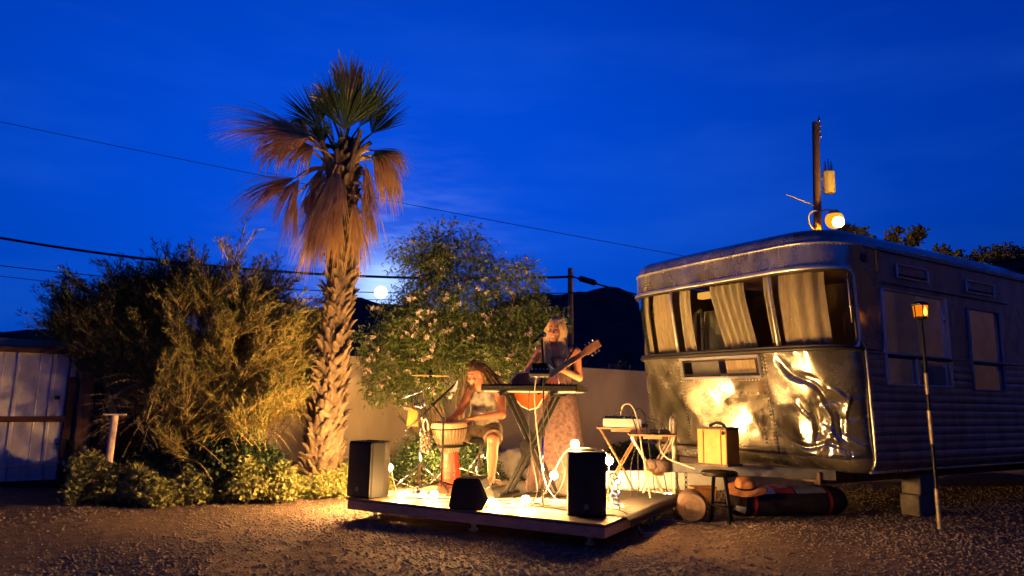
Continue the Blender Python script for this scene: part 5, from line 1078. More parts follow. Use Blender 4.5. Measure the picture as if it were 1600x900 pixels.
for q in (-1, 1):
    b = MB(); b.tube([kf(0.265*q, -0.15, 1.135), kf(0.265*q, 0.15, 1.135)], 0.016, 8); tb = b.build('top_bar', M['matte'], ks, True, 40)
    b = MB(); b.bbox(kf(0.265*q, -0.11, 1.148), (0.10, 0.05, 0.014), SR, 0.004); b.build('rubber_pad', M['rubber'], tb)
    b = MB(); b.tube([kf(0.245*q, -0.17, DZ+0.028), kf(0.245*q, 0.17, DZ+0.028)], 0.016, 8); fb = b.build('foot_bar', M['matte'], ks, True, 40)
    for s_ in (-1, 1): b = MB(); b.tube([kf(0.245*q, s_*0.165, DZ+0.028), kf(0.245*q, s_*0.195, DZ+0.028)], 0.021, 8); b.build('end_cap', M['rubber'], fb, True, 40)
at_base(ks, kf(0, 0, DZ+.012))
# vocal microphone on a straight stand with a small processor and cables
ms = thing('microphone_stand', 'straight black vocal microphone stand before the keyboard', 'microphone stand'); mx, my = 0.302, 6.44
b = MB(); b.tube([(mx, my, DZ+.06), (mx, my, 0.80)], 0.012, 10); b.build('lower_tube', M['chrome'], ms, True); b = MB(); b.tube([(mx, my, 0.78), (mx+.003, my, 1.30), (mx-.018, my, 1.645)], 0.009, 8); b.build('upper_tube', M['matte'], ms, True)
b = MB(); b.tube([(mx, my, 0.76), (mx, my, 0.84)], 0.019, 10); b.build('clutch', M['matte'], ms, True, 40)
for k in range(3):
    a = 0.5+2*PI*k/3; b = MB(); b.tube([(mx, my, 0.30), (mx+0.30*math.cos(a), my+0.30*math.sin(a), DZ+0.022)], 0.010, 7); lg = b.build('leg', M['matte'], ms, True); b = MB(); b.sphere((mx+0.30*math.cos(a), my+0.30*math.sin(a), DZ+0.020), 0.016, 8, 6); b.build('rubber_foot', M['rubber'], lg)
    b = MB(); b.tube([(mx, my, DZ+0.10), (mx+0.16*math.cos(a), my+0.16*math.sin(a), DZ+0.068)], 0.006, 5); b.build('brace', M['chrome'], ms)
at_base(ms, (mx, my, DZ+.01))
mc = thing('microphone', 'black vocal microphone in a clip before the smiling woman', 'microphone'); m0, m1 = V((mx-.07, my-.03, 1.625)), V((mx-.012, my+.015, 1.675)); md = (m1-m0).normalized()
b = MB(); b.tube([m0-md*0.06, m0, m1], [0.011, 0.013, 0.020], 12); b.build('mic_body', M['matte'], mc, True, 40)
b = MB(); b.sphere(m1+md*0.018, 0.026, 14, 10); b.build('mic_grille', mat('mic_mesh', (0.06, 0.06, 0.06), 0.4, metal=0.7, bump=0.5, bscale=600), mc, True); b = MB(); b.tube([m1+md*0.018-md*0.004, m1+md*0.018+md*0.004], 0.0272, 14); b.build('band', M['chrome'], mc, True, 40)
b = MB(); b.tube([(m0+m1)/2-V((0, 0, 0.03)), (m0+m1)/2], 0.013, 8); b.tube([m0.lerp(m1, .25), m0.lerp(m1, .75)], 0.021, 10); b.build('clip', M['rubber'], mc, True, 40); at_base(mc, m0)
vp = thing('vocal_processor', 'small black effects box with knobs clamped on the microphone stand', 'effects box'); vR = rz(SA*0.3) @ Matrix.Rotation(0.5, 3, 'X'); vc = V((mx-.035, my-.03, 1.335))
b = MB(); b.bbox(vc, (0.19, 0.11, 0.035), vR, 0.008); b.build('box_body', M['plastic'], vp); b = MB(); b.bbox(vc+vR @ V((0, -0.045, -0.021)), (0.16, 0.02, 0.006), vR, 0.002); b.build('pale_strip', M['silver'], vp)
for k in range(5): b = MB(); b.lathe([(0.010, 0), (0.008, 0.014), (0, 0.015)], vc+vR @ V((-0.07+0.035*k, 0.015, 0.017)), vR, 10); b.build('knob', M['silver'], vp, True, 40)
b = MB(); b.bbox(vc+vR @ V((0.0, 0.052, 0.028)), (0.15, 0.006, 0.075), vR @ Matrix.Rotation(-0.35, 3, 'X'), 0.002); sc0 = b.build('screen_case', M['matte'], vp); b = MB(); R2 = vR @ Matrix.Rotation(-0.35, 3, 'X'); b.bbox(vc+vR @ V((0.0, 0.052, 0.028))+R2 @ V((0, 0.0042, 0)), (0.14, 0.002, 0.066), R2, 0.0008); b.build('screen', emis('blue_white_screen', (0.75, 0.85, 1.0), 11.0), sc0)
b = MB(); b.bbox(vc+vR @ V((0.02, 0.03, -0.03)), (0.04, 0.05, 0.03), vR, 0.005); b.build('clamp', M['matte'], vp); at_base(vp, vc)

# ---------------------------------------------------------------- djembe, throne, cymbal stand, boom stand
dj = thing('djembe', 'wooden goblet drum with roped bowl and red foot', 'drum'); dR = Matrix.Rotation(-0.05, 3, 'Y') @ Matrix.Rotation(0.06, 3, 'X'); dc = V((-0.60, 7.46, DZ+.012)); Z = lambda p: [(r, z) for r, z in p]
DW = mat('djembe_dark_wood', (0.14, 0.065, 0.03), 0.5, var=0.4, scale=9, aniso=(8, 8, 1)); DRED = mat('djembe_red_wood', (0.36, 0.035, 0.010), 0.4, col2=(0.20, 0.02, 0.007), scale=9); SK = mat('drum_skin', (0.42, 0.27, 0.15), 0.7, var=0.25, scale=10)
b = MB(); b.lathe([(0.085, 0.33), (0.10, 0.38), (0.135, 0.44), (0.160, 0.50), (0.176, 0.56), (0.180, 0.63), (0.165, 0.63)], dc, dR, 32, False); b.build('bowl', DW, dj, True)
b = MB(); b.lathe([(0.118, 0.0), (0.116, 0.015), (0.105, 0.08), (0.096, 0.18), (0.090, 0.26), (0.085, 0.335), (0.07, 0.335)], dc, dR, 28, True); b.build('foot', DRED, dj, True, 50)
for k in range(5): b = MB(); b.lathe([(0.1185-0.0065*k, 0.02+0.055*k), (0.1225-0.0066*k, 0.027+0.055*k), (0.1180-0.0065*k, 0.035+0.055*k)], dc, dR, 28, False); b.build('carved_ring', DRED, dj, True)
b = MB(); b.lathe([(0, 0.652), (0.165, 0.650), (0.180, 0.642), (0.187, 0.62), (0.188, 0.605), (0.180, 0.60)], dc, dR, 32, False); b.build('drum_skin', SK, dj, True, 50)
for z, r in ((0.600, 0.190), (0.585, 0.186)): b = MB(); b.lathe([(r-.006, z-.006), (r+.002, z-.006), (r+.004, z), (r+.002, z+.006), (r-.006, z+.006)], dc, dR, 32, False); b.build('ring', SK if z > .59 else M['matte'], dj, True)
rp = MB()
for k in range(30):
    for s_ in (-1, 1):
        P_ = []
        for j in range(6): f = j/5; a = 2*PI*k/30+s_*0.105*f; r = float(np.interp(0.585-0.24*f, [0.33, .38, .44, .50, .56, .63], [.085, .10, .135, .160, .176, .180]))+0.006; P_.append(dc+dR @ V((r*math.cos(a), r*math.sin(a), 0.585-0.24*f)))
        rp.tube(P_, 0.0033, 4, False)
tag(rp.build('ropes', mat('djembe_rope', (0.22, 0.17, 0.11), 0.8), dj), kind='stuff')
b = MB()
for k in range(26):
    a = 2*PI*k/26; b.tube([dc+dR @ V((0.095*math.cos(a), 0.095*math.sin(a), .345)), dc+dR @ V((0.112*math.cos(a+.12), 0.112*math.sin(a+.12), .39)), dc+dR @ V((0.095*math.cos(a+.24), 0.095*math.sin(a+.24), .345))], 0.005, 4, False)
tag(b.build('rope_knots', bpy.data.materials['djembe_rope'], dj), kind='stuff'); b = MB(); b.lathe([(0.182, 0.40), (0.186, 0.405), (0.186, 0.42), (0.182, 0.425)], dc, dR, 32, False); b.build('carry_ring', M['matte'], dj, True); at_base(dj, dc)
dt = thing('drum_throne', 'round black padded drum stool under the seated drummer', 'stool'); dtc = V((-0.31, 7.83, 0))
b = MB(); b.lathe([(0, 0.60), (0.15, 0.605), (0.165, 0.62), (0.165, 0.655), (0.15, 0.675), (0, 0.68)], dtc, None, 24); b.build('seat', M['rubber'], dt, True, 50)
b = MB(); b.tube([dtc+V((0, 0, 0.33)), dtc+V((0, 0, 0.61))], 0.016, 10); b.build('post', M['chrome'], dt, True)
for k in range(3): a = 0.3+2*PI*k/3; b = MB(); b.tube([dtc+V((0.02*math.cos(a), 0.02*math.sin(a), 0.50)), dtc+V((0.25*math.cos(a), 0.25*math.sin(a), DZ+.025))], 0.011, 7); lg = b.build('leg', M['chrome'], dt, True); b = MB(); b.sphere(dtc+V((0.25*math.cos(a), 0.25*math.sin(a), DZ+.026)), 0.017, 8, 6); b.build('rubber_foot', M['rubber'], lg)
at_base(dt, dtc+V((0, 0, DZ)))
cs = thing('cymbal_stand', 'chrome percussion stand with cymbal arm left of the djembe', 'stand'); cx, cy = -0.915, 7.38
b = MB(); b.tube([(cx, cy, DZ+.03), (cx, cy, 0.75)], 0.013, 10); b.build('lower_tube', M['chrome'], cs, True); b = MB(); b.tube([(cx, cy, 0.72), (cx+.01, cy, 1.17)], 0.0095, 8); b.build('upper_tube', M['chrome'], cs, True)
b = MB(); b.tube([(cx, cy, .70), (cx, cy, .77)], 0.02, 10); b.build('clutch', M['chrome'], cs, True, 40)
b = MB(); b.tube([(-1.165, 7.36, 1.062), (-0.915, 7.38, 1.16), (-0.845, 7.385, 1.20), (-0.84, 7.385, 1.24)], 0.0085, 8); b.build('boom_arm', M['chrome'], cs, True)
b = MB(); b.tube([(-0.84, 7.385, 1.22), (-0.84, 7.385, 1.38)], 0.006, 8); b.lathe([(0.012, 1.345), (0.018, 1.35), (0.018, 1.365), (0.008, 1.375), (0.008, 1.385)], (-0.84, 7.385, 0), None, 10); b.lathe([(0.02, 1.30), (0.02, 1.325)], (-0.84, 7.385, 0), None, 10); b.build('cymbal_rod', M['matte'], cs, True, 40)
for k in range(3):
    a = -0.3+2*PI*k/3; f = V((cx+0.29*math.cos(a), cy+0.29*math.sin(a), DZ+.022)); b = MB(); b.tube([(cx, cy, 0.42), f], 0.010, 7); lg = b.build('leg', M['chrome'], cs, True); b = MB(); b.sphere(f, 0.016, 8, 6); b.build('rubber_foot', M['rubber'], lg); b = MB(); b.tube([(cx, cy, 0.235), (cx+.145*math.cos(a), cy+.145*math.sin(a), .31)], 0.007, 6); b.build('brace', M['chrome'], cs)
b = MB(); b.tube([(cx-.075, 7.36, 1.0), (cx+.01, 7.37, 0.985)], 0.008, 6); b.tube([(cx-.075, 7.36, 1.0), (cx-.078, 7.36, 1.105)], 0.006, 6); b.tube([(cx-.05, 7.36, 1.0), (cx-.052, 7.36, 1.11)], 0.004, 6); b.build('accessory_arm', M['chrome'], cs); at_base(cs, (cx, cy, DZ))
cy_ = thing('cymbal', 'brass cymbal lying level on top of the percussion stand', 'cymbal'); b = MB(); b.lathe([(0, 1.352), (0.022, 1.350), (0.035, 1.336), (0.10, 1.332), (0.19, 1.320), (0.205, 1.317), (0.205, 1.315), (0.19, 1.317), (0.10, 1.328), (0, 1.335)], (-0.84, 7.385, 0), None, 36, False)
b.build('bronze_disc', mat('cymbal_brass', (0.62, 0.42, 0.14), 0.32, metal=1.0, var=0.2, scale=30, bump=0.1), cy_, True, 50); b = MB(); b.lathe([(0.02, 1.352), (0.022, 1.36), (0.012, 1.365)], (-0.84, 7.385, 0), None, 12); b.build('felt', M['rubber'], cy_); at_base(cy_, (-0.84, 7.385, 1.335))
cw = thing('yellow_bell', 'yellow flat trapezoid bell hanging on the percussion stand', 'cowbell'); bc = V((-1.00, 7.345, 1.0)); YB = mat('yellow_bell_paint', (0.24, 0.085, 0.007), 0.6, var=0.3, scale=10)
b = MB(); b.add([bc+V(p) for p in ((-.045, -.02, -.015), (.045, -.02, -.055), (.045, .02, -.055), (-.045, .02, -.015), (-.06, -.035, -.20), (.055, -.035, -.205), (.055, .035, -.205), (-.06, .035, -.20))], [(0, 1, 2, 3), (0, 4, 5, 1), (1, 5, 6, 2), (2, 6, 7, 3), (3, 7, 4, 0)]); b.build('bell_body', YB, cw)
b = MB(); b.tube([bc+V((0, 0, -.04)), bc+V((-.01, 0, .01)), bc+V((.06, 0, .03))], 0.006, 6); b.build('hanger', M['matte'], cw); at_base(cw, bc)
sr = thing('shaker_cluster', 'bunch of dark seed shells on a tan cord on the stand', 'rattle'); b = MB(); rc_ = V((-0.862, 7.31, 0)); rr = random.Random(5)
b.tube(spline([rc_+V((-.03, .03, .83)), rc_+V((-.01, 0, .87)), rc_+V((.02, 0, .84)), rc_+V((.03, 0, .76))], 4), 0.009, 6); b.tube(spline([rc_+V((-.03, .03, .83)), rc_+V((-.02, 0, .78)), rc_+V((.0, 0, .74))], 4), 0.008, 6); b.build('cord_loop', M['cordpale'], sr, True)
for k in range(46):
    zz = 0.73-0.20*(k/46); rad = 0.022+0.022*math.sin(PI*min(1, (k+4)/46)); a = k*2.4; p_ = rc_+V((rad*math.cos(a), rad*math.sin(a), zz)); b = MB(); b.sphere(p_, (0.012, 0.012, 0.017), 7, 5, rz(a)); b.build('seed_shell', mat('seed_shell', (0.10, 0.06, 0.045), 0.35) if k == 0 else bpy.data.materials['seed_shell'], sr, True)
at_base(sr, rc_+V((0, 0, .87)))
bs = thing('boom_stand', 'black boom microphone stand reaching over the djembe to the drummer', 'microphone stand'); bx, by = -0.665, 7.12
b = MB(); b.tube([(bx, by, DZ+.04), (bx, by, 0.86)], 0.011, 8); b.tube([(bx, by, .84), (bx, by, .90)], 0.018, 8); b.build('upright', M['matte'], bs, True, 40)
b0, b1 = V((-1.03, 7.10, 0.765)), V((-0.545, 7.14, 1.245)); q = b0.lerp(b1, 0.52); b = MB(); b.tube([b0, b1], 0.0095, 8); b.build('boom_arm', M['matte'], bs, True); b = MB(); b.sphere(b0, 0.013, 8, 6); b.build('end_cap', M['chrome'], bs)
b = MB(); b.tube([(bx, by, .87), tuple(q)], 0.012, 8); b.sphere(q, 0.024, 10, 8); b.build('swivel', M['matte'], bs, True, 40); b = MB(); b.tube([b0.lerp(b1, .55), b0.lerp(b1, .75)], 0.014, 8); b.build('sleeve', M['matte'], bs, True, 40)
for k in range(3): a = 0.9+2*PI*k/3; f = V((bx+0.24*math.cos(a), by+0.24*math.sin(a), DZ+.02)); b = MB(); b.tube([(bx, by, .27), f], 0.009, 6); lg = b.build('leg', M['matte'], bs, True); b = MB(); b.sphere(f, 0.014, 8, 6); b.build('rubber_foot', M['rubber'], lg)
at_base(bs, (bx, by, DZ))
m2 = thing('microphone', 'slim silver microphone on the boom arm by the drummer', 'microphone'); p_, q_ = b1, b1+V((-0.03, -0.02, -0.105)); p_ = b1+V((0.012, 0, 0.02)); b = MB(); b.tube([p_, p_.lerp(q_, .3), q_], [0.009, 0.012, 0.018], 10); b.build('mic_body', M['silver'], m2, True, 40); b = MB(); b.sphere(q_, 0.0195, 10, 8); b.build('mic_grille', bpy.data.materials['mic_mesh'], m2, True); at_base(m2, p_)

# ---------------------------------------------------------------- side tables with gear
TWD = mat('table_brown', (0.26, 0.13, 0.07), 0.5, var=0.3, scale=8)
def xtable(label, c, ang, wd, dp, h, z0, mleg, mtop, curved=False):
    t = thing('folding_table', label, 'table', 'folding tables beside the trailer'); R = rz(ang); c = V(c); L = lambda x, y, z: c+R @ V((x, y, z))
    b = MB(); b.bbox(L(0, 0, h-.009), (wd, dp, 0.018), R, 0.004); b.build('table_top', mtop, t)
    b = MB(); b.bbox(L(0, -dp*0.42, h-.03), (wd*0.4, 0.02, 0.03), R, 0.004); b.build('apron', mtop, t)
    for s_ in (-1, 1):
        for q in (-1, 1):
            a_, m_, e_ = L(-q*wd*0.42, s_*dp*0.40, h-.02), L(0+q*0.0, s_*dp*0.40+q*.012, (h+z0)*0.52), L(q*wd*0.40, s_*dp*0.40, z0+.012)
            b = MB(); b.tube(spline([a_, L(-q*wd*0.36, s_*dp*.4, h-.10), m_, L(q*wd*.28, s_*dp*.4, z0+(h-z0)*.18), e_], 4) if curved else [a_, m_, e_], 0.011, 7); b.build('leg', mleg, t, True)
    for q in (-1, 1): b = MB(); b.tube([L(q*wd*0.40, -dp*.4, z0+.04), L(q*wd*0.40, dp*.4, z0+.04)], 0.008, 6); b.build('cross_rod', mleg, t)
    return at_base(t, L(0, 0, z0))
xtable('taller brown folding table carrying the mixer box by the trailer', (1.19, 7.62, 0), -0.12, 0.52, 0.40, 0.815, 0.0, TWD, TWD)
xtable('smaller folding table with curved bright metal legs before the taller table', (1.44, 7.22, 0), -0.10, 0.46, 0.30, 0.765, 0.0, mat('bright_leg', (0.6, 0.50, 0.40), 0.35, metal=0.8), TWD, True)
mxr = thing('mixer_box', 'pale flat mixer box lying on the taller folding table', 'mixer'); R = rz(-0.15); c = V((1.20, 7.58, 0.818)); L = lambda x, y, z: c+R @ V((x, y, z))
b = MB(); b.prism([(-.14, 0), (.14, 0), (.14, .05), (.06, .10), (-.12, .085), (-.14, .03)], -.20, .20, lambda y, z, x: L(x, y, z)); b.build('case', M['silver'], mxr); b = MB(); b.prism([(-.125, .088), (.06, .102), (.06, .108), (-.125, .094)], -.18, .18, lambda y, z, x: L(x, y, z)); b.build('black_panel', M['plastic'], mxr)
for k in range(10): b = MB(); b.lathe([(0.008, 0), (0.006, .014), (0, .015)], L(-.16+.035*k, -.03, .10), None, 8); b.build('knob', M['matte'], mxr)
b = MB(); b.sphere(L(.02, -.09, .098), 0.004, 6, 4); b.build('status_light', emis('green_led', (0.3, 1.0, 0.5), 4.0), mxr); at_base(mxr, c)
pa = thing('power_adapter', 'black power block at the back corner of the taller table', 'adapter'); b = MB(); b.bbox((1.42, 7.60, 0.835), (0.10, 0.08, 0.035), rz(.2), .006); b.build('block', M['rubber'], pa); b = MB(); b.tube([(1.42, 7.56, .835), (1.42, 7.53, .84)], .008, 6); b.build('strain_relief', M['rubber'], pa); at_base(pa, (1.42, 7.6, .818))
tl = thing('tool_roll', 'dark roll of cables lying on the smaller folding table', 'roll'); b = MB(); b.tube([(1.42, 7.2, .79), (1.62, 7.18, .79)], [.022, .025], 10); b.build('roll', M['rubber'], tl, True, 40); b = MB(); b.tube([(1.50, 7.19, .79), (1.515, 7.19, .79)], .027, 10); b.build('strap', M['cordpale'], tl); at_base(tl, (1.52, 7.19, .767))

# ---------------------------------------------------------------- cables and small things
def cord_(name, label, cat, pts_, r, mk, group=None): b = MB(); b.tube(spline(pts_, 7), r, 5); return tag(b.build(name, M[mk], smooth=True), label, cat, group)
cord_('power_cable', 'pale cable arching over the mixer and down to the ground', 'cable', [(1.18, 7.55, .93), (1.20, 7.5, 1.04), (1.27, 7.42, 1.05), (1.31, 7.30, .92), (1.315, 7.05, .60), (1.33, 6.8, .25), (1.31, 6.6, .03), (1.22, 6.3, .02)], .009, 'cordpale')
cord_('white_hose', 'white curved hose from the trailer wall down to the coupler', 'hose', [(1.72, 7.9, .88), (1.62, 7.6, .80), (1.50, 7.1, .66), (1.52, 6.95, .56), (1.66, 6.85, .50), (1.76, 6.75, .47)], .009, 'cordpale')
rr = random.Random(8); n_ = 0
dn = [[(1.26, 7.5, .93), (1.33, 7.45, 1.0), (1.42, 7.4, .95), (1.50, 7.3, .78), (1.54, 7.15, .4), (1.60, 7.0, .04), (1.8, 6.8, .015)],
      [(1.30, 7.52, .95), (1.36, 7.48, 1.02), (1.40, 7.35, .92), (1.41, 7.1, .5), (1.45, 6.9, .05), (1.62, 6.5, .015)],
      [(1.06, 7.6, .88), (1.15, 7.5, .97), (1.24, 7.45, .98), (1.30, 7.3, .80), (1.28, 7.1, .45), (1.24, 6.95, .2), (1.0, 6.6, .2)],
      [(1.44, 7.58, .86), (1.52, 7.45, .90), (1.60, 7.3, .80), (1.66, 7.15, .35), (1.75, 6.95, .02)],
      [(1.35, 7.5, .88), (1.33, 7.3, .78), (1.20, 7.05, .45), (1.17, 6.9, .20), (.95, 6.55, .205)]]
for k, pts_ in enumerate(dn): cord_('cable', ['black cable looping from the mixer down onto the gravel right of the tables', 'black cable hanging between the two tables to the ground', 'black cable curling from the mixer left end to the rug', 'black cable draped over the right end of the smaller table', 'black cable running under the smaller table to the stage'][k], 'cable', pts_, .0055, 'cordblack', 'black cables by the tables')
ex = [((1.02, 6.9), (1.55, 6.55), 'pale cable snaking over the gravel right of the stage'), ((1.2, 6.4), (1.9, 6.35), 'black cable snaking over the gravel towards the stool'), ((1.1, 7.3), (.75, 6.7), 'black cable crossing the rug behind the right speaker'), ((.95, 6.9), (.55, 6.5), 'pale cable crossing the rug to the keyboard stand'), ((1.0, 6.5), (1.35, 6.1), 'black cable lying in curls below the stage corner')]
for k, (p_, q_, lab) in enumerate(ex):
    onst = 'rug' in lab; pts_ = [(p_[0]+(q_[0]-p_[0])*j/6+rr.gauss(0, .06), p_[1]+(q_[1]-p_[1])*j/6+rr.gauss(0, .06), DZ+.018 if onst else .012+.01*(j % 2)) for j in range(7)]; cord_('loose_cable', lab, 'cable', pts_, .006, 'cordpale' if 'pale' in lab else 'cordblack')
sn = [[(0.98, 6.2, .20), (1.05, 6.0, .12), (1.10, 5.95, .03), (1.25, 6.05, .015)], [(0.80, 6.0, .21), (0.92, 5.85, .21), (1.02, 5.8, .14), (1.06, 5.78, .02), (1.16, 5.95, .015)], [(0.9, 6.4, .20), (1.05, 6.3, .19), (1.14, 6.35, .10), (1.18, 6.3, .02), (1.4, 6.5, .015)]]
for k, pts_ in enumerate(sn): cord_('stage_cable', ['pale cable falling off the right edge of the stage', 'black cable hanging over the stage front right corner', 'second black cable falling off the right stage edge further back'][k], 'cable', pts_, [.008, .006, .0055][k], 'cordpale' if k == 0 else 'cordblack')
cl_ = ['tangled pale cable on the deck left of the keyboard stand', 'tangled pale cable between keyboard stand and right speaker', 'pale cable curling round the foot of the microphone stand', 'pale cable running from the monitor to the keyboard stand', 'pale cable lying behind the left bulbs', 'pale cable lying along the front of the stage']
for k, (cx0, cy0, rx) in enumerate(((0.0, 6.35, .22), (0.48, 6.2, .2), (0.3, 6.4, .24), (-.05, 6.2, .25), (-.85, 6.65, .3), (-.45, 6.35, .3))):
    pts_ = [(cx0+rx*math.cos(j*1.3+k)*rr.uniform(.5, 1.1), cy0+rx*0.6*math.sin(j*1.3+k)*rr.uniform(.5, 1.1), DZ+.016+.012*(j % 2)) for j in range(8)]; cord_('deck_cable', cl_[k], 'cable', pts_, .0055, 'cordpale' if k % 3 else 'cordpale', 'cables on the stage deck')
cord_('keyboard_cable', 'black cable hanging from the keyboard back to the deck', 'cable', [(0.18, 6.57, 1.18), (0.17, 6.5, 1.0), (0.20, 6.45, .6), (0.25, 6.4, .25), (0.05, 6.3, .20)], .0045, 'cordblack', 'cables hanging at the keyboard')
cord_('keyboard_cable', 'brown cable hanging from the effects box to the deck', 'cable', [(0.24, 6.40, 1.33), (0.22, 6.38, 1.1), (0.26, 6.38, .7), (0.33, 6.36, .35), (0.45, 6.3, .2)], .0045, 'cordpale', 'cables hanging at the keyboard')
cord_('keyboard_cable', 'black cable hanging in a bow from the keyboard right half', 'cable', [(0.36, 6.5, 1.18), (0.34, 6.45, 1.0), (0.40, 6.42, .7), (0.50, 6.4, .45), (0.42, 6.42, .25), (0.3, 6.45, .2)], .0045, 'cordblack', 'cables hanging at the keyboard')
cord_('microphone_cable', 'black cable hanging in a loop from the vocal microphone', 'cable', [tuple(m0-md*.06), (mx-.125, my-.04, 1.56), (mx-.115, my-.03, 1.47), (mx-.06, my-.01, 1.41), (mx-.01, my-.012, 1.36)], .004, 'cordblack')
pw = thing('power_strip', 'pale power strip lying at the foot of the microphone stand', 'power strip'); b = MB(); b.bbox((0.36, 6.28, DZ+.03), (0.26, 0.055, 0.036), rz(-.4), .006); b.build('strip_body', M['cordpale'], pw)
for k in range(4): b = MB(); b.lathe([(0.017, 0), (.017, .004), (.012, .004), (.012, .001)], V((0.36, 6.28, DZ+.048))+rz(-.4) @ V((-.09+.06*k, 0, 0)), None, 12); b.build('outlet', M['silver'], pw)
at_base(pw, (0.36, 6.28, DZ+.012))
pb = thing('pedal_board', 'flat pale metal pedal board between the left bulbs', 'pedal board'); b = MB(); b.bbox((-.80, 6.55, DZ+.028), (.34, .10, .03), rz(-.35), .005); b.build('tray', M['silver'], pb)
for k in range(4): b = MB(); b.bbox(V((-.80, 6.55, DZ+.055))+rz(-.35) @ V((-.12+.08*k, 0, 0)), (.05, .08, .028), rz(-.35), .005); pdl = b.build('pedal', M['matte'] if k % 2 else M['silver'], pb); b = MB(); b.lathe([(.008, 0), (.008, .01), (0, .011)], V((-.80, 6.55, DZ+.069))+rz(-.35) @ V((-.12+.08*k, -.02, 0)), None, 8); b.build('switch', M['chrome'], pdl)
at_base(pb, (-.80, 6.55, DZ+.012))
wb = thing('cable_bundle', 'coil of white and blue cables right behind the right speaker', 'cable coil'); 
for k in range(7):
    mk = ['cordpale', 'blue', 'cordblack', 'blue', 'cordpale', 'blue', 'cordblack'][k]
    if 'blue' not in M: M['blue'] = mat('blue_cord', (0.05, 0.10, 0.45), 0.5)
    b = MB(); P_ = [(0.90+.03*math.cos(q*1.05+k)+.02*math.sin(k*3), 6.08+.045*math.sin(q*1.05+k), DZ+.03+.04*k+.02*math.sin(q+k)) for q in range(7)]; b.tube(spline(P_, 4), .009, 5); b.build('loop', M[mk], wb, True)
at_base(wb, (.9, 6.08, DZ+.01))
# pale board on the ground behind, stool, bag, hat, papers, tyre-like log
bd = thing('white_board', 'long white board standing on edge on the ground behind the stage', 'board'); p_, q_ = V((1.10, 8.75, 0)), V((2.75, 9.15, 0)); d_ = (q_-p_); b = MB(); b.bbox((p_+q_)/2+V((0, 0, .12)), (d_.length, .035, .25), frame(d_, (-d_.y, d_.x, 0)), .006); b.build('board', mat('white_board_paint', (0.80, 0.77, 0.70), 0.6, var=0.12, scale=8), bd)
for f in (.1, .9): b = MB(); b.bbox(p_+d_*f+V((-.02, .07, .07)), (.05, .12, .16), frame(d_, (-d_.y, d_.x, 0)), .005); b.build('stake', M['wood_post'], bd)
at_base(bd, p_)
ls_ = thing('light_strip', 'lit warm strip light lying before the long white board', 'strip light'); b = MB(); b.bbox((1.45, 8.30, .02), (.9, .03, .03), rz(.1), .004); b.build('channel', M['silver'], ls_)
for k in range(6): b = MB(); b.bbox(V((1.45, 8.30, .042))+rz(.1) @ V((-.375+.15*k, 0, 0)), (.12, .02, .012), rz(.1), .003); b.build('diode', M.setdefault('diode', emis('warm_diode', (1.0, .62, .26), 420.0)), ls_)
at_base(ls_, (1.45, 8.3, 0))
so_ = thing('round_stool', 'low round black stool standing on gravel before the trailer hitch', 'stool'); sc_ = V((1.96, 6.68, 0)); b = MB(); b.lathe([(0, .415), (.15, .418), (.165, .428), (.165, .452), (.15, .462), (0, .465)], sc_, None, 24); b.build('seat', M['matte'], so_, True, 40)
for k in range(4): a = .4+PI/2*k; b = MB(); b.tube([sc_+V((.07*math.cos(a), .07*math.sin(a), .42)), sc_+V((.13*math.cos(a), .13*math.sin(a), .0))], .012, 7); b.build('leg', M['matte'], so_, True)
b = MB(); b.tube([sc_+V((.11*math.cos(a), .11*math.sin(a), .16)) for a in [2*PI*i/20 for i in range(21)]], .008, 6, False); b.build('ring', M['matte'], so_); at_base(so_, sc_)
bgm = mat('dark_bag_cloth', (0.016, 0.011, 0.010), 0.85, var=0.3, scale=12, bump=0.3, bscale=30); bg_ = thing('duffel_bag', 'long dark duffel bag with red bands under the trailer nose', 'bag'); p_, q_ = V((2.16, 7.02, 0)), V((3.36, 7.30, 0)); d_ = (q_-p_); fr_ = frame(d_, (-d_.y, d_.x, 0)); Lg = d_.length
def bagp(u, a, e=0.0): r = (0.145+e)*(1-max(0, abs(u*2-1)-.86)*2.6)*(1+.03*math.sin(u*19)); return p_+fr_ @ V((u*Lg, 1.15*r*math.cos(a), 0))+V((0, 0, max(.004, .135+r*math.sin(a))))
b = MB(); b.grid(lambda u, a: bagp(u, a), [i/24 for i in range(25)], [2*PI*i/20 for i in range(21)]); b.add([bagp(0, 2*PI*i/20) for i in range(20)], [tuple(range(20))[::-1]]); b.add([bagp(1, 2*PI*i/20) for i in range(20)], [tuple(range(20))]); b.build('bag_body', bgm, bg_, True, 60)
for u in (.13, .80): b = MB(); b.grid(lambda s_, a: bagp(u+s_*.028, a, .004), [0, .5, 1], [2*PI*i/20 for i in range(21)]); b.build('red_band', mat('red_band', (0.50, 0.035, 0.02), 0.7) if u < .5 else bpy.data.materials['red_band'], bg_, True)
b = MB(); b.grid(lambda s_, a: bagp(-.002+s_*.06, a, .006), [0, .5, 1], [PI*1.05+.1*i for i in range(6)]); b.build('white_tag', mat('white_tag', (0.6, 0.55, 0.42), 0.8), bg_); at_base(bg_, p_)
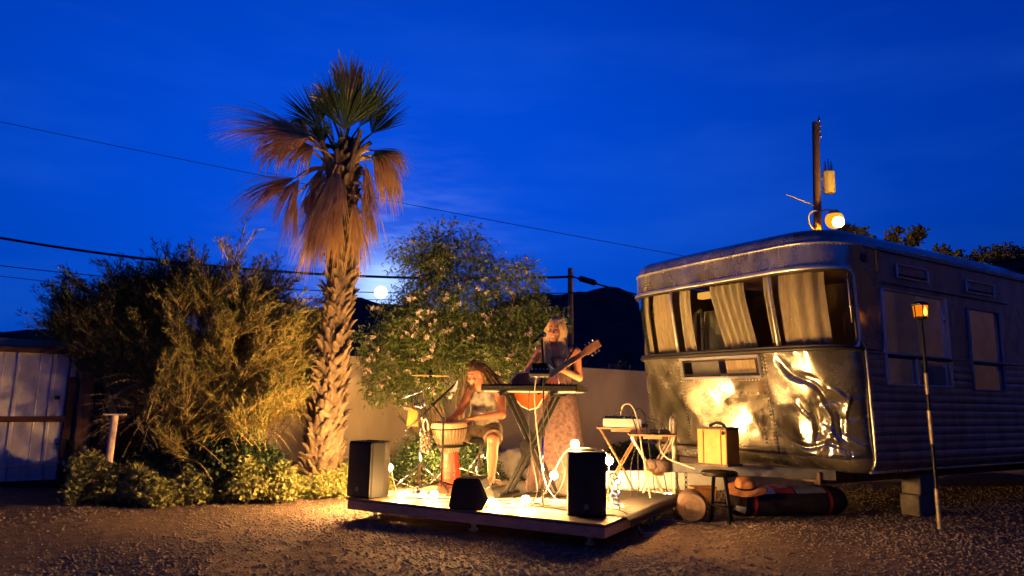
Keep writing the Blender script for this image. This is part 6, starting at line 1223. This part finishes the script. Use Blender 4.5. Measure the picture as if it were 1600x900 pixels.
for nm, lab, u0, u1, col, cat in (('white_paper', 'folded white paper lying on the left half of the duffel bag', .17, .33, (0.60, 0.56, 0.54), 'paper'), ('red_packet', 'red and white packet lying in the middle of the duffel bag', .34, .50, (0.38, 0.04, 0.05), 'packet'), ('blue_packet', 'blue and white packet lying right on the duffel bag', .52, .78, (0.22, 0.26, 0.38), 'packet')):
    t = thing(nm, lab, cat); b = MB(); b.grid(lambda s_, a: bagp(s_, a, .012), lin(u0, u1, .03), [PI*1.20+PI/2*0+.12*i-PI*.0 for i in range(5)] if False else [PI*.46+.13*i for i in range(9)][::-1]); b.grid(lambda s_, a: bagp(s_, a, .006), lin(u0, u1, .03), [PI*.46+.13*i for i in range(9)]); mm = mat(nm+'_print', col, .5); b.build('wrap', mm, t, True)
    if nm != 'white_paper': b = MB(); b.grid(lambda s_, a: bagp(s_, a, .0145), lin(u0+(u1-u0)*.25, u1-(u1-u0)*.2, .03), [PI*.56+.10*i for i in range(4)]); b.build('pale_print', mat(nm+'_pale', (0.6, 0.55, 0.53), .6), t)
    at_base(t, bagp(u0, PI/2))
ht = thing('straw_hat', 'orange straw hat resting on the left end of the duffel bag', 'hat'); hc = V((2.30, 6.98, .272)); hR = Matrix.Rotation(.25, 3, 'X') @ Matrix.Rotation(-.12, 3, 'Y'); HM = mat('orange_straw', (0.42, 0.16, 0.05), 0.85, col2=(0.22, 0.10, 0.04), scale=30)
b = MB(); b.lathe([(.20, .0), (.16, .012), (.105, .018), (.098, .06), (.085, .095), (.05, .108), (0, .11)], hc, hR, 28, False); b.lathe([(.20, -.003), (.16, .008), (.10, .013)], hc, hR, 28, False); b.build('hat_body', HM, ht, True, 60); b = MB(); b.lathe([(.106, .018), (.103, .036)], hc, hR, 28, False); b.build('hat_band', M['matte'], ht, True); at_base(ht, hc)
lg_ = thing('round_log', 'pale round log end lying on the gravel left of the stool', 'log'); b = MB(); R = frame((.9, -.2, 0), (0, 0, 1)); b.lathe([(0, -.15), (.12, -.15), (.135, -.13), (.14, 0), (.135, .13), (.12, .15), (0, .15)], (1.72, 6.78, .135), R, 22); b.build('log_body', M['underframe'], lg_, True, 40); b = MB(); b.lathe([(.06, .151), (.075, .153), (.075, .151)], (1.72, 6.78, .135), R, 16, False); b.build('ring', M['bark'], lg_); at_base(lg_, (1.72, 6.78, 0))
for k, (x, y, s_) in enumerate(((2.02, 7.5, 1.0), (1.72, 7.2, .8))):
    t = thing('wood_block', ['squared timber block under the trailer tongue behind the stool', 'smaller timber block beside the round log'][k], 'block'); b = MB(); b.bbox((x, y, .10*s_), (.24*s_, .16*s_, .2*s_), rz(.3+k), .01); b.build('block', M['wood_post'], t); b = MB(); b.bbox((x, y, .20*s_+.015), (.26*s_, .14*s_, .028), rz(.2+k), .005); b.build('shim', M['wood_post'], t); at_base(t, (x, y, 0))

# ---------------------------------------------------------------- the two musicians
SKIN = mat('skin', (0.46, 0.195, 0.10), 0.5, var=0.06, scale=20, spec=0.35)
SKIN2 = mat('tanned_skin', (0.27, 0.105, 0.055), 0.5, var=0.08, scale=20, spec=0.35)
LIP = mat('lips', (0.50, 0.13, 0.10), 0.45); TEETH = mat('teeth', (0.85, 0.82, 0.75), 0.3); EYEW = mat('eye_white', (0.42, 0.36, 0.32), 0.2); IRIS = mat('iris', (0.05, 0.035, 0.02), 0.2)
def head(B, c, R, s=1.0, t=0, lip=1):
    """head modelled about its centre; R maps x=left side of the person, y=back, z=up"""
    h = lambda x, y, z: np.array(V(c)+R @ (V((x, y, z))*s)); RA = np.array(R)
    B.ell(h(0, 0.012, 0.022), np.array((0.073, 0.093, 0.095))*s, RA, 0.015*s, t); B.ell(h(0, -0.028, -0.045), np.array((0.055, 0.058, 0.068))*s, RA, 0.03*s, t); B.cap(h(-0.012, -0.070, -0.095), h(0.012, -0.070, -0.095), 0.018*s, 0.018*s, 0.02*s, t)
    for q in (-1, 1):
        B.ell(h(q*0.031, -0.083, 0.006), np.array((0.017, 0.013, 0.011))*s, RA, 0.010*s, t, True); B.ell(h(q*0.040, -0.066, -0.028), np.array((0.022, 0.020, 0.017))*s, RA, 0.014*s, t)
        B.cap(h(q*0.014, -0.083, 0.026), h(q*0.046, -0.073, 0.025), 0.006*s, 0.005*s, 0.010*s, t); B.ell(h(q*0.074, 0.012, -0.006), np.array((0.008, 0.018, 0.030))*s, RA, 0.006*s, t)
    B.cap(h(0, -0.082, 0.010), h(0, -0.103, -0.024), 0.007*s, 0.011*s, 0.010*s, t)
    for q in (-1, 1): B.ell(h(q*0.010, -0.094, -0.027), np.array((0.008, 0.009, 0.007))*s, RA, 0.006*s, t)
    B.cap(h(-0.018, -0.083, -0.053), h(0.018, -0.083, -0.053), 0.006*s, 0.006*s, 0.005*s, lip); B.cap(h(-0.016, -0.081, -0.066), h(0.016, -0.081, -0.066), 0.007*s, 0.007*s, 0.005*s, lip)
    return h
def eyes(h, R, s, parent):
    for q in (-1, 1):
        b = MB(); b.sphere(h(q*0.031, -0.0725, 0.005), (0.0115*s, 0.0105*s, 0.0075*s), 12, 8, R); e = b.build('eye', EYEW, parent, True)
        b = MB(); b.sphere(h(q*0.031, -0.0795, 0.004), 0.0058*s, 10, 6); b.build('iris', IRIS, e, True)
# woman: x = her left, y = back, z = up from the deck
wo = thing('person', 'smiling long haired woman in a patterned long dress playing guitar', 'person'); WB = V((0.475, 7.02, DZ+.012)); WR = rz(-0.20)
wl_ = lambda x, y, z: WB+WR @ V((x, y, z)); wa = lambda x, y, z: np.array(wl_(x, y, z))
B = Body(WB+V((-.42, -.45, -.02)), WB+V((.42, .35, 1.82)), 0.0062)
hR = WR @ rz(-0.15) @ Matrix.Rotation(0.20, 3, 'X') @ Matrix.Rotation(0.12, 3, 'Y'); hc_ = wl_(-0.02, -0.055, 1.590); hw = head(B, hc_, hR, 1.0)
B.cap(wa(0, 0.01, 1.40), wa(-.012, -.02, 1.53), .050, .046, .03)
B.cap(wa(-.13, .01, 1.375), wa(.13, .01, 1.375), .055, .055, .05); B.ell(wa(0, .005, 1.25), np.array((.145, .095, .17)), np.array(WR), .05); B.ell(wa(0, .01, 1.07), np.array((.125, .085, .14)), np.array(WR), .06); B.ell(wa(0, .015, .93), np.array((.165, .11, .13)), np.array(WR), .06)
for q in (-1, 1):
    B.ell(wa(q*.070, -.075, 1.235), np.array((.062, .055, .06)), np.array(WR), .03)
    B.cap(wa(q*.09, .01, .92), wa(q*.09, .0, .50), .085, .055, .04); B.cap(wa(q*.09, 0, .50), wa(q*.085, .03, .09), .053, .034, .02); B.cap(wa(q*.085, .03, .05), wa(q*.10, -.12, .025), .036, .026, .02)
# her left arm: elbow low, forearm up to the neck of the guitar
ls, le, lh = wl_(.178, .01, 1.375), wl_(.215, -.03, 1.115), wl_(.055, -.215, 1.185)
B.cap(ls, le, .048, .036, .03); B.cap(le, lh, .037, .026, .015)
rs, re_, rh = wl_(-.178, .01, 1.375), wl_(-.30, -.05, 1.17), wl_(-.235, -.235, 1.09)
B.cap(rs, re_, .048, .037, .03); B.cap(re_, rh, .037, .026, .015)
# guitar frame: axis runs up her left along the neck
gax = (WR @ V((0.80, -0.06, 0.52))).normalized(); gno = (WR @ V((0.05, -1, 0.12))); gno = (gno-gax*gno.dot(gax)).normalized(); gup = gno.cross(gax); GC = wl_(-.185, -.185, 1.03)
gq = lambda a, u, n: GC+gax*a+gup*u+gno*n
hand(B, lh, (gq(.47, -.02, .02)-lh).normalized()*0.6+gup*0.8, gno*-0.3+gax*0.1+gup*0.0-gno*0.7 if False else -gno, gax, (0.75, 0.85, 0.9, 0.95), 0.92, 0.16, 0, 0.8)
hand(B, rh, gax*0.75-gup*0.65, -gno, gup, (0.35, 0.4, 0.5, 0.6), 0.92, 0.12, 0, 0.5)
B.mesh('body', [SKIN, LIP], wo); eyes(lambda x, y, z: V(hw(x, y, z)), hR, 1.0, wo)
b = MB(); b.sphere(V(hw(0, -0.0855, -0.0595)), (.016, .006, .0045), 10, 6, hR); b.build('teeth', TEETH, wo, True)
for q in (-1, 1): b = MB(); b.tube([V(hw(q*.016, -.0925, .030)), V(hw(q*.032, -.0885, .035)), V(hw(q*.048, -.076, .029))], .0024, 5); b.build('eyebrow', mat('brow', (0.16, 0.09, 0.04), .8) if q < 0 else bpy.data.materials['brow'], wo, True)
# hair: a thin cap and some three hundred locks over shoulders and chest
HAIR = mat('blond_hair', (0.58, 0.39, 0.19), 0.55, col2=(0.36, 0.22, 0.095), scale=40, spec=0.4)
b = MB(); rr = random.Random(3)
def capp(a, e):
    n_ = V((math.cos(a)*math.cos(e), math.sin(a)*math.cos(e), math.sin(e))); return V(hw(n_.x*.080, .016+n_.y*.102, .030+n_.z*.102))
b.grid(lambda a, e: capp(a, e-0.95*max(0, math.sin(a))), [2*PI*i/28 for i in range(29)], [.42, .7, 1.0, 1.3, 1.55])
for k in range(330):
    a = rr.uniform(-PI*0.30, PI*1.30); e = rr.uniform(.15, 1.45); p0 = capp(a, e); side = math.cos(a); bk = math.sin(a)
    if side*side > .05 or bk > 0:
        x1 = side*.095+rr.gauss(0, .006); y1 = .016+bk*.10 if bk > -.2 else -.035; p1 = V(hw(x1, y1, -.01)); p2 = V(hw(side*.098+rr.gauss(0, .012), y1*.9+.005, -.11)); drop = rr.uniform(.20, .33)
        fwd = -.095 if bk < .35 else .085; p3 = wl_(side*.105+rr.gauss(0, .018)-.01, fwd+rr.gauss(0, .012), 1.585-.13-drop*.45); p4 = wl_(side*.10+rr.gauss(0, .025)-.01, fwd-.02+rr.gauss(0, .02), 1.585-.10-drop)
        b.tube(spline([p0, p1, p2, p3, p4], 4), [.0065, .0075, .008, .008, .008, .0078, .0075, .007, .007, .007, .0065, .006, .0055, .005, .004, .003, .0012], 4, False)
b.build('hair', HAIR, wo, True)
# dress: fitted bodice, thin straps, gathered skirt to the floor
DR = mat('patterned_dress', (0.085, 0.042, 0.036), 0.85, col2=(0.018, 0.010, 0.015), scale=26, trans=0.05, detail=7)
def dressp(a, z):
    rx = float(np.interp(z, [0.03, .3, .6, .85, .95, 1.06, 1.16, 1.25, 1.315], [.30, .265, .225, .195, .182, .143, .155, .166, .158])); ry = float(np.interp(z, [.03, .3, .6, .85, .95, 1.06, 1.16, 1.25, 1.315], [.25, .21, .17, .14, .13, .104, .125, .142, .118]))
    f = max(0, (.95-z)/.95); w = 1+f*(.055*math.sin(a*9+z*2)+.035*math.sin(a*17-z*3+1)); y0 = .01-.012*f; zz = z+(0.06*max(0, math.sin(a)) if False else 0)
    if z > 1.28: zz = z-.10*max(0, math.sin(a))
    return wl_(rx*w*math.cos(a), y0+ry*w*math.sin(a), zz)
b = MB(); b.grid(dressp, [2*PI*i/96 for i in range(97)], [.025, .1, .2, .3, .4, .5, .6, .7, .78, .85, .9, .95, 1.0, 1.06, 1.11, 1.16, 1.21, 1.26, 1.315]); b.build('dress', DR, wo, True)
for q in (-1, 1): b = MB(); b.tube(spline([wl_(q*.085, -.105, 1.305), wl_(q*.105, -.062, 1.375), wl_(q*.105, .005, 1.437), wl_(q*.10, .062, 1.38), wl_(q*.09, .10, 1.24)], 5), .009, 5); b.build('shoulder_strap', DR, wo, True)
at_base(wo, WB)
# guitar
gt_ = thing('acoustic_guitar', 'acoustic guitar with orange back held across the woman', 'guitar'); GO = mat('guitar_orange', (0.42, 0.085, 0.010), 0.3, col2=(0.28, 0.05, 0.008), scale=5, aniso=(1, 1, 8), spec=0.6); GT = mat('guitar_top', (0.24, 0.05, 0.007), 0.3, var=0.15, scale=8, spec=0.6)
def gout(k=1.0):
    o = []
    for i in range(96):
        t = i/96*2*PI; x = -math.cos(t)*.245; f = (x+.245)/.49; wdt = float(np.interp(f, [0, .04, .14, .30, .46, .58, .70, .82, .93, 1.0], [.0, .10, .172, .195, .158, .122, .128, .142, .108, .0]))
        o.append((x*k, (1 if math.sin(t) > 0 else -1)*wdt*k))
    return o
b = MB(); b.prism(gout(), -.05, .05, lambda x, y, z: gq(x, y, z)); b.build('body', GO, gt_)
b = MB(); b.prism(gout(.975), .05, .054, lambda x, y, z: gq(x, y, z)); b.build('soundboard', GT, gt_)
b = MB(); b.tube([gq(x, y, .05) for x, y in gout(1.0)+[gout(1.0)[0]]], .005, 5, False); b.build('binding', TEETH, gt_)
gF = Matrix((gax, gup, gno)).transposed(); b = MB(); b.lathe([(.05, .0), (.05, .0015), (0, .0015)], gq(.065, 0, .054), gF, 24); b.build('soundhole', M['matte'], gt_); b = MB(); b.lathe([(.050, 0), (.060, 0), (.060, .002), (.050, .002)], gq(.065, 0, .054), gF, 24, False); b.build('rosette', DW, gt_)
b = MB(); b.bbox(gq(-.115, 0, .060), (.028, .13, .012), gF, .003); b.build('bridge', DW, gt_); b = MB(); b.bbox(gq(.03, -.075, .0555), (.11, .05, .002), gF, .001); b.build('pickguard', M['matte'], gt_)
b = MB(); b.bbox(gq(.40, 0, .044), (.36, .050, .028), gF, .010); b.build('neck', GO, gt_); b = MB(); b.bbox(gq(.34, 0, .061), (.46, .052, .006), gF, .002); b.build('fingerboard', DW, gt_)
for k in range(12): b = MB(); b.box(gq(.565-.44*(1-2**(-k/12)), 0, .0645), (.002, .05, .002), gF); b.build('fret', M['chrome'], gt_)
b = MB(); b.prism([(.575, -.026), (.60, -.038), (.745, -.034), (.75, .034), (.60, .038), (.575, .026)], .040, .056, lambda x, y, z: gq(x, y, z)); b.build('headstock', DW, gt_)
for k in range(3):
    for q in (-1, 1): b = MB(); b.tube([gq(.62+.042*k, q*.034, .046), gq(.62+.042*k, q*.056, .046)], .003, 5); b.sphere(gq(.62+.042*k, q*.060, .046), (.009, .007, .006), 8, 6); b.build('tuning_peg', M['chrome'], gt_, True)
for k in range(6): y = -.020+.008*k; b = MB(); b.tube([gq(-.11, y*1.25, .068), gq(.57, y, .068), gq(.62+.042*(k % 3), y*1.2, .058)], .0008 if k > 2 else .0012, 4, False); b.build('string', M['chrome'], gt_)
b = MB(); b.tube(spline([gq(-.245, 0, -.01), wl_(-.26, .06, 1.10), wl_(-.10, .12, 1.33), wl_(.10, .075, 1.425), wl_(.17, -.05, 1.40), gq(.26, .0, -.0)], 6), .010, 5); b.build('strap', M['rubber'], gt_, True); at_base(gt_, GC)

# drummer, seated, leaning over the djembe towards the left
dm = thing('person', 'seated man with dreadlocks in a patterned tank top hand drumming', 'person')
DB = V((-0.28, 7.80, 0)); A = lambda *p: np.array(p, float)
B = Body((-.98, 7.12, DZ), (.12, 8.12, 1.56), 0.0066)
F_ = V((-0.78, -0.60, -0.30)).normalized(); hup = V((-.20, -.16, 1)); yb = -F_; zb = (hup-yb*hup.dot(yb)).normalized(); xb = yb.cross(zb); HR = Matrix((xb, yb, zb)).transposed(); HC = V((-0.375, 7.615, 1.335)); hd = head(B, HC, HR, 1.02)
cR = np.array(rz(-0.55) @ Matrix.Rotation(0.28, 3, 'X'))
B.ell(A(-.28, 7.81, .755), A(.165, .13, .12), cR, .05); B.ell(A(-.285, 7.77, .91), A(.145, .10, .15), cR, .07); B.ell(A(-.28, 7.73, 1.06), A(.168, .112, .17), cR, .06)
sL, sR_ = A(-.105, 7.655, 1.165), A(-.435, 7.80, 1.165)
B.cap(sL, sR_, .062, .062, .06); B.cap(A(-.28, 7.70, 1.18), A(-.345, 7.645, 1.285), .058, .054, .04)
eL, hL = A(-.085, 7.50, .925), A(-.36, 7.44, .885); B.cap(sL, eL, .056, .043, .03); B.cap(eL, hL, .043, .029, .015)
eR, hR2 = A(-.545, 7.66, .945), A(-.60, 7.52, .885); B.cap(sR_, eR, .056, .043, .03); B.cap(eR, hR2, .042, .029, .015)
hand(B, hL, (-.93, .0, -.10), (0, 0, -1), (.05, .9, .1) if False else (-.1, .9, .1), (.15, .2, .2, .25), 1.05, .2, 0, .3)
hand(B, hR2, (-.2, -.9, -.15), (0, 0, -1), (.9, -.2, .1), (.15, .2, .2, .25), 1.05, .2, 0, .3)
kL, aL = A(-.165, 7.41, .665), A(-.18, 7.47, .265); kR, aR = A(-.58, 7.74, .66), A(-.66, 7.80, .265)
B.cap(A(-.19, 7.76, .74), kL, .092, .062, .05); B.cap(kL, A(-.172, 7.455, .50), .058, .055, .02); B.cap(A(-.172, 7.455, .50), aL, .055, .036, .02); B.cap(aL, A(-.21, 7.345, .225), .036, .030, .02); B.cap(A(-.18, 7.50, .235), A(-.18, 7.48, .24), .034, .034, .02)
B.cap(A(-.37, 7.83, .74), kR, .092, .062, .05); B.cap(kR, aR, .058, .036, .02); B.cap(aR, A(-.74, 7.72, .225), .036, .030, .02)
B.mesh('body', [SKIN2, LIP], dm); eyes(lambda x, y, z: V(hd(x, y, z)), HR, 1.02, dm)
TT_ = mat('patterned_tank', (0.34, 0.29, 0.23), 0.9, col2=(0.06, 0.055, 0.05), scale=13, detail=3); SH = mat('camouflage_shorts', (0.20, 0.15, 0.09), 0.9, col2=(0.07, 0.045, 0.03), scale=12, detail=2)
T = Body((-.62, 7.45, .66), (.10, 8.1, 1.30), 0.0066)
T.ell(A(-.28, 7.81, .78), A(.182, .147, .13), cR, .05); T.ell(A(-.285, 7.77, .91), A(.162, .118, .16), cR, .07); T.ell(A(-.28, 7.73, 1.06), A(.178, .124, .178), cR, .06)
for s_, w in ((sL, .30), (sR_, .30)): m_ = s_*(1-w)+A(-.27, 7.725, 1.165)*w; T.cap(m_-A(0, 0, .06), m_+A(0, 0, .03), .048, .046, .03)
T.cap(A(-.345, 7.60, 1.27), A(-.29, 7.70, 1.19), .085, .06, .02, 0, True); T.cut((0, 0, .80), (0, 0, -1)); T.cut(tuple(sL+A(-.03, .01, .0)), (.85, -.35, .1)); T.cut(tuple(sR_+A(.03, -.01, 0)), (-.85, .35, .1)); T.mesh('tank_top', TT_, dm)
S_ = Body((-.72, 7.30, .52), (.10, 8.1, .95), 0.0066)
S_.ell(A(-.28, 7.81, .76), A(.185, .15, .13), cR, .04); kLh = A(-.19, 7.76, .74)*.15+kL*.85; S_.cap(A(-.19, 7.76, .745), kLh, .115, .098, .04); kRh = A(-.37, 7.83, .74)*.15+kR*.85; S_.cap(A(-.37, 7.83, .745), kRh, .115, .098, .04)
S_.cut((0, 0, .865), (0, 0, 1)); S_.cut(tuple(kLh), tuple(kL-A(-.19, 7.76, .74))); S_.cut(tuple(kRh), tuple(kR-A(-.37, 7.83, .74))); S_.mesh('shorts', SH, dm)
for (a_, t_) in ((aL, A(-.215, 7.33, .2)), (aR, A(-.75, 7.71, .2))):
    d_ = V(t_-a_); d_.z = 0; d_.normalize(); c = V(a_)+d_*.035; c.z = DZ+.022; R = frame(d_, V((-d_.y, d_.x, 0))); b = MB(); b.bbox(c, (.27, .095, .02), R, .008); sd_ = b.build('sandal', M['rubber'], dm); b = MB(); b.tube(spline([c+R @ V((.05, -.045, .01)), c+R @ V((.06, 0, .055)), c+R @ V((.05, .045, .01))], 5), .009, 5); b.build('strap', M['rubber'], sd_)
b = MB(); rr = random.Random(12)                      # dreadlocks tied at the back of the head
b.grid(lambda a, e: (lambda e2: V(hd(math.cos(a)*math.cos(e2)*.085, .018+math.sin(a)*math.cos(e2)*.106, .030+math.sin(e2)*.106)))(e-(0.85*max(0, math.sin(a)+.35)*(1.55-e)/1.25 if e < 1.5 else 0)), [2*PI*i/28 for i in range(29)], [.30, .5, .75, 1.0, 1.25, 1.55])
for k in range(70):
    a = rr.uniform(-.18*PI, 1.18*PI); e = rr.uniform(-.15, 1.3); n_ = (math.cos(a)*math.cos(e), math.sin(a)*math.cos(e), math.sin(e)); p0 = V(hd(n_[0]*.084, .016+n_[1]*.105, .03+n_[2]*.105)); tie = V(hd(rr.gauss(0, .02), .135+rr.gauss(0, .01), .035+rr.gauss(0, .02))); mid_ = p0.lerp(tie, .5)+(p0-V(hd(0, .016, .03))).normalized()*.015
    L = rr.uniform(.14, .30); tl_ = tie+V((.10+rr.gauss(0, .03), .03+rr.gauss(0, .03), -L*.55)); tt_ = tie+V((.135+rr.gauss(0, .045), .05+rr.gauss(0, .04), -L)); b.tube(spline([p0, mid_, tie, tl_, tt_], 4), [.010]*13+[.0095, .009, .008, .005], 5)
for k in range(10): a = rr.uniform(-.75*PI, -.25*PI); p0 = V(hd(math.cos(a)*.07, .016+math.sin(a)*.085, .095)); b.tube(spline([p0, V(hd(math.cos(a)*.05, .02, .15)), V(hd(rr.gauss(0, .02), .10, .11)), V(hd(rr.gauss(0, .02), .14, .04))], 4), .010, 5)
b.build('dreadlocks', mat('dread_brown', (0.06, 0.027, 0.012), 0.9, col2=(0.025, 0.012, 0.006), scale=50), dm, True)
b = MB()
for k in range(60): x = rr.uniform(-.045, .045); z = rr.uniform(-.115, -.06); y = -.06-.03*(1-(x/.055)**2); p0 = V(hd(x, y, z)); b.tube([p0, V(hd(x*1.1, y-.012, z-.022))], [.004, .0015], 4, False)
b.build('beard', bpy.data.materials['dread_brown'], dm); b = MB()
for q in (-1, 1): b.tube([V(hd(q*.016, -.0935, .030)), V(hd(q*.032, -.089, .034)), V(hd(q*.048, -.077, .028))], .0032, 5)
b.build('eyebrows', bpy.data.materials['dread_brown'], dm, True)
at_base(dm, (-.28, 7.8, DZ))

# ---------------------------------------------------------------- out of view: added houses that block sky light and darken the trailer's reflection
HW = mat('blocker_house_wall', (0.16, 0.14, 0.12), 0.95, var=0.2, scale=3)
def house(label, c, ang, wd, dp, h):
    t = thing('blocker_house', label, 'house', 'unseen houses added to shade the yard'); R = rz(ang); c = V(c); L = lambda x, y, z: c+R @ V((x, y, z))
    b = MB(); b.box(L(0, 0, h/2), (wd, dp, h), R); b.build('wall', HW, t); b = MB(); b.add([L(x, y, z) for x, y, z in ((-wd/2-.3, -dp/2-.3, h), (wd/2+.3, -dp/2-.3, h), (wd/2+.3, dp/2+.3, h), (-wd/2-.3, dp/2+.3, h), (-wd/2-.3, 0, h+1.4), (wd/2+.3, 0, h+1.4))], [(0, 1, 5, 4), (2, 3, 4, 5), (0, 4, 3), (1, 2, 5), (3, 2, 1, 0)]); b.build('roof', M['underframe'], t)
    for k in range(max(2, int(wd/3))): x = -wd/2+1.5+k*3.0; b = MB(); b.bbox(L(x, dp/2+.02, 1.5), (1.1, .06, 1.2), R, .02); w = b.build('window', M['gasket'], t); b = MB(); b.bbox(L(x, dp/2+.05, .87), (1.25, .10, .06), R, .01); b.build('sill', M['stucco'], w)
    return at_base(t, c)
house('unseen dark house added at the right to block sky light', (15.5, 1.5, 0), 2.1, 17, 6, 4.6)
house('unseen dark house added behind the viewer to block sky light', (1.0, -9.5, 0), 0.0, 20, 6, 4.2)
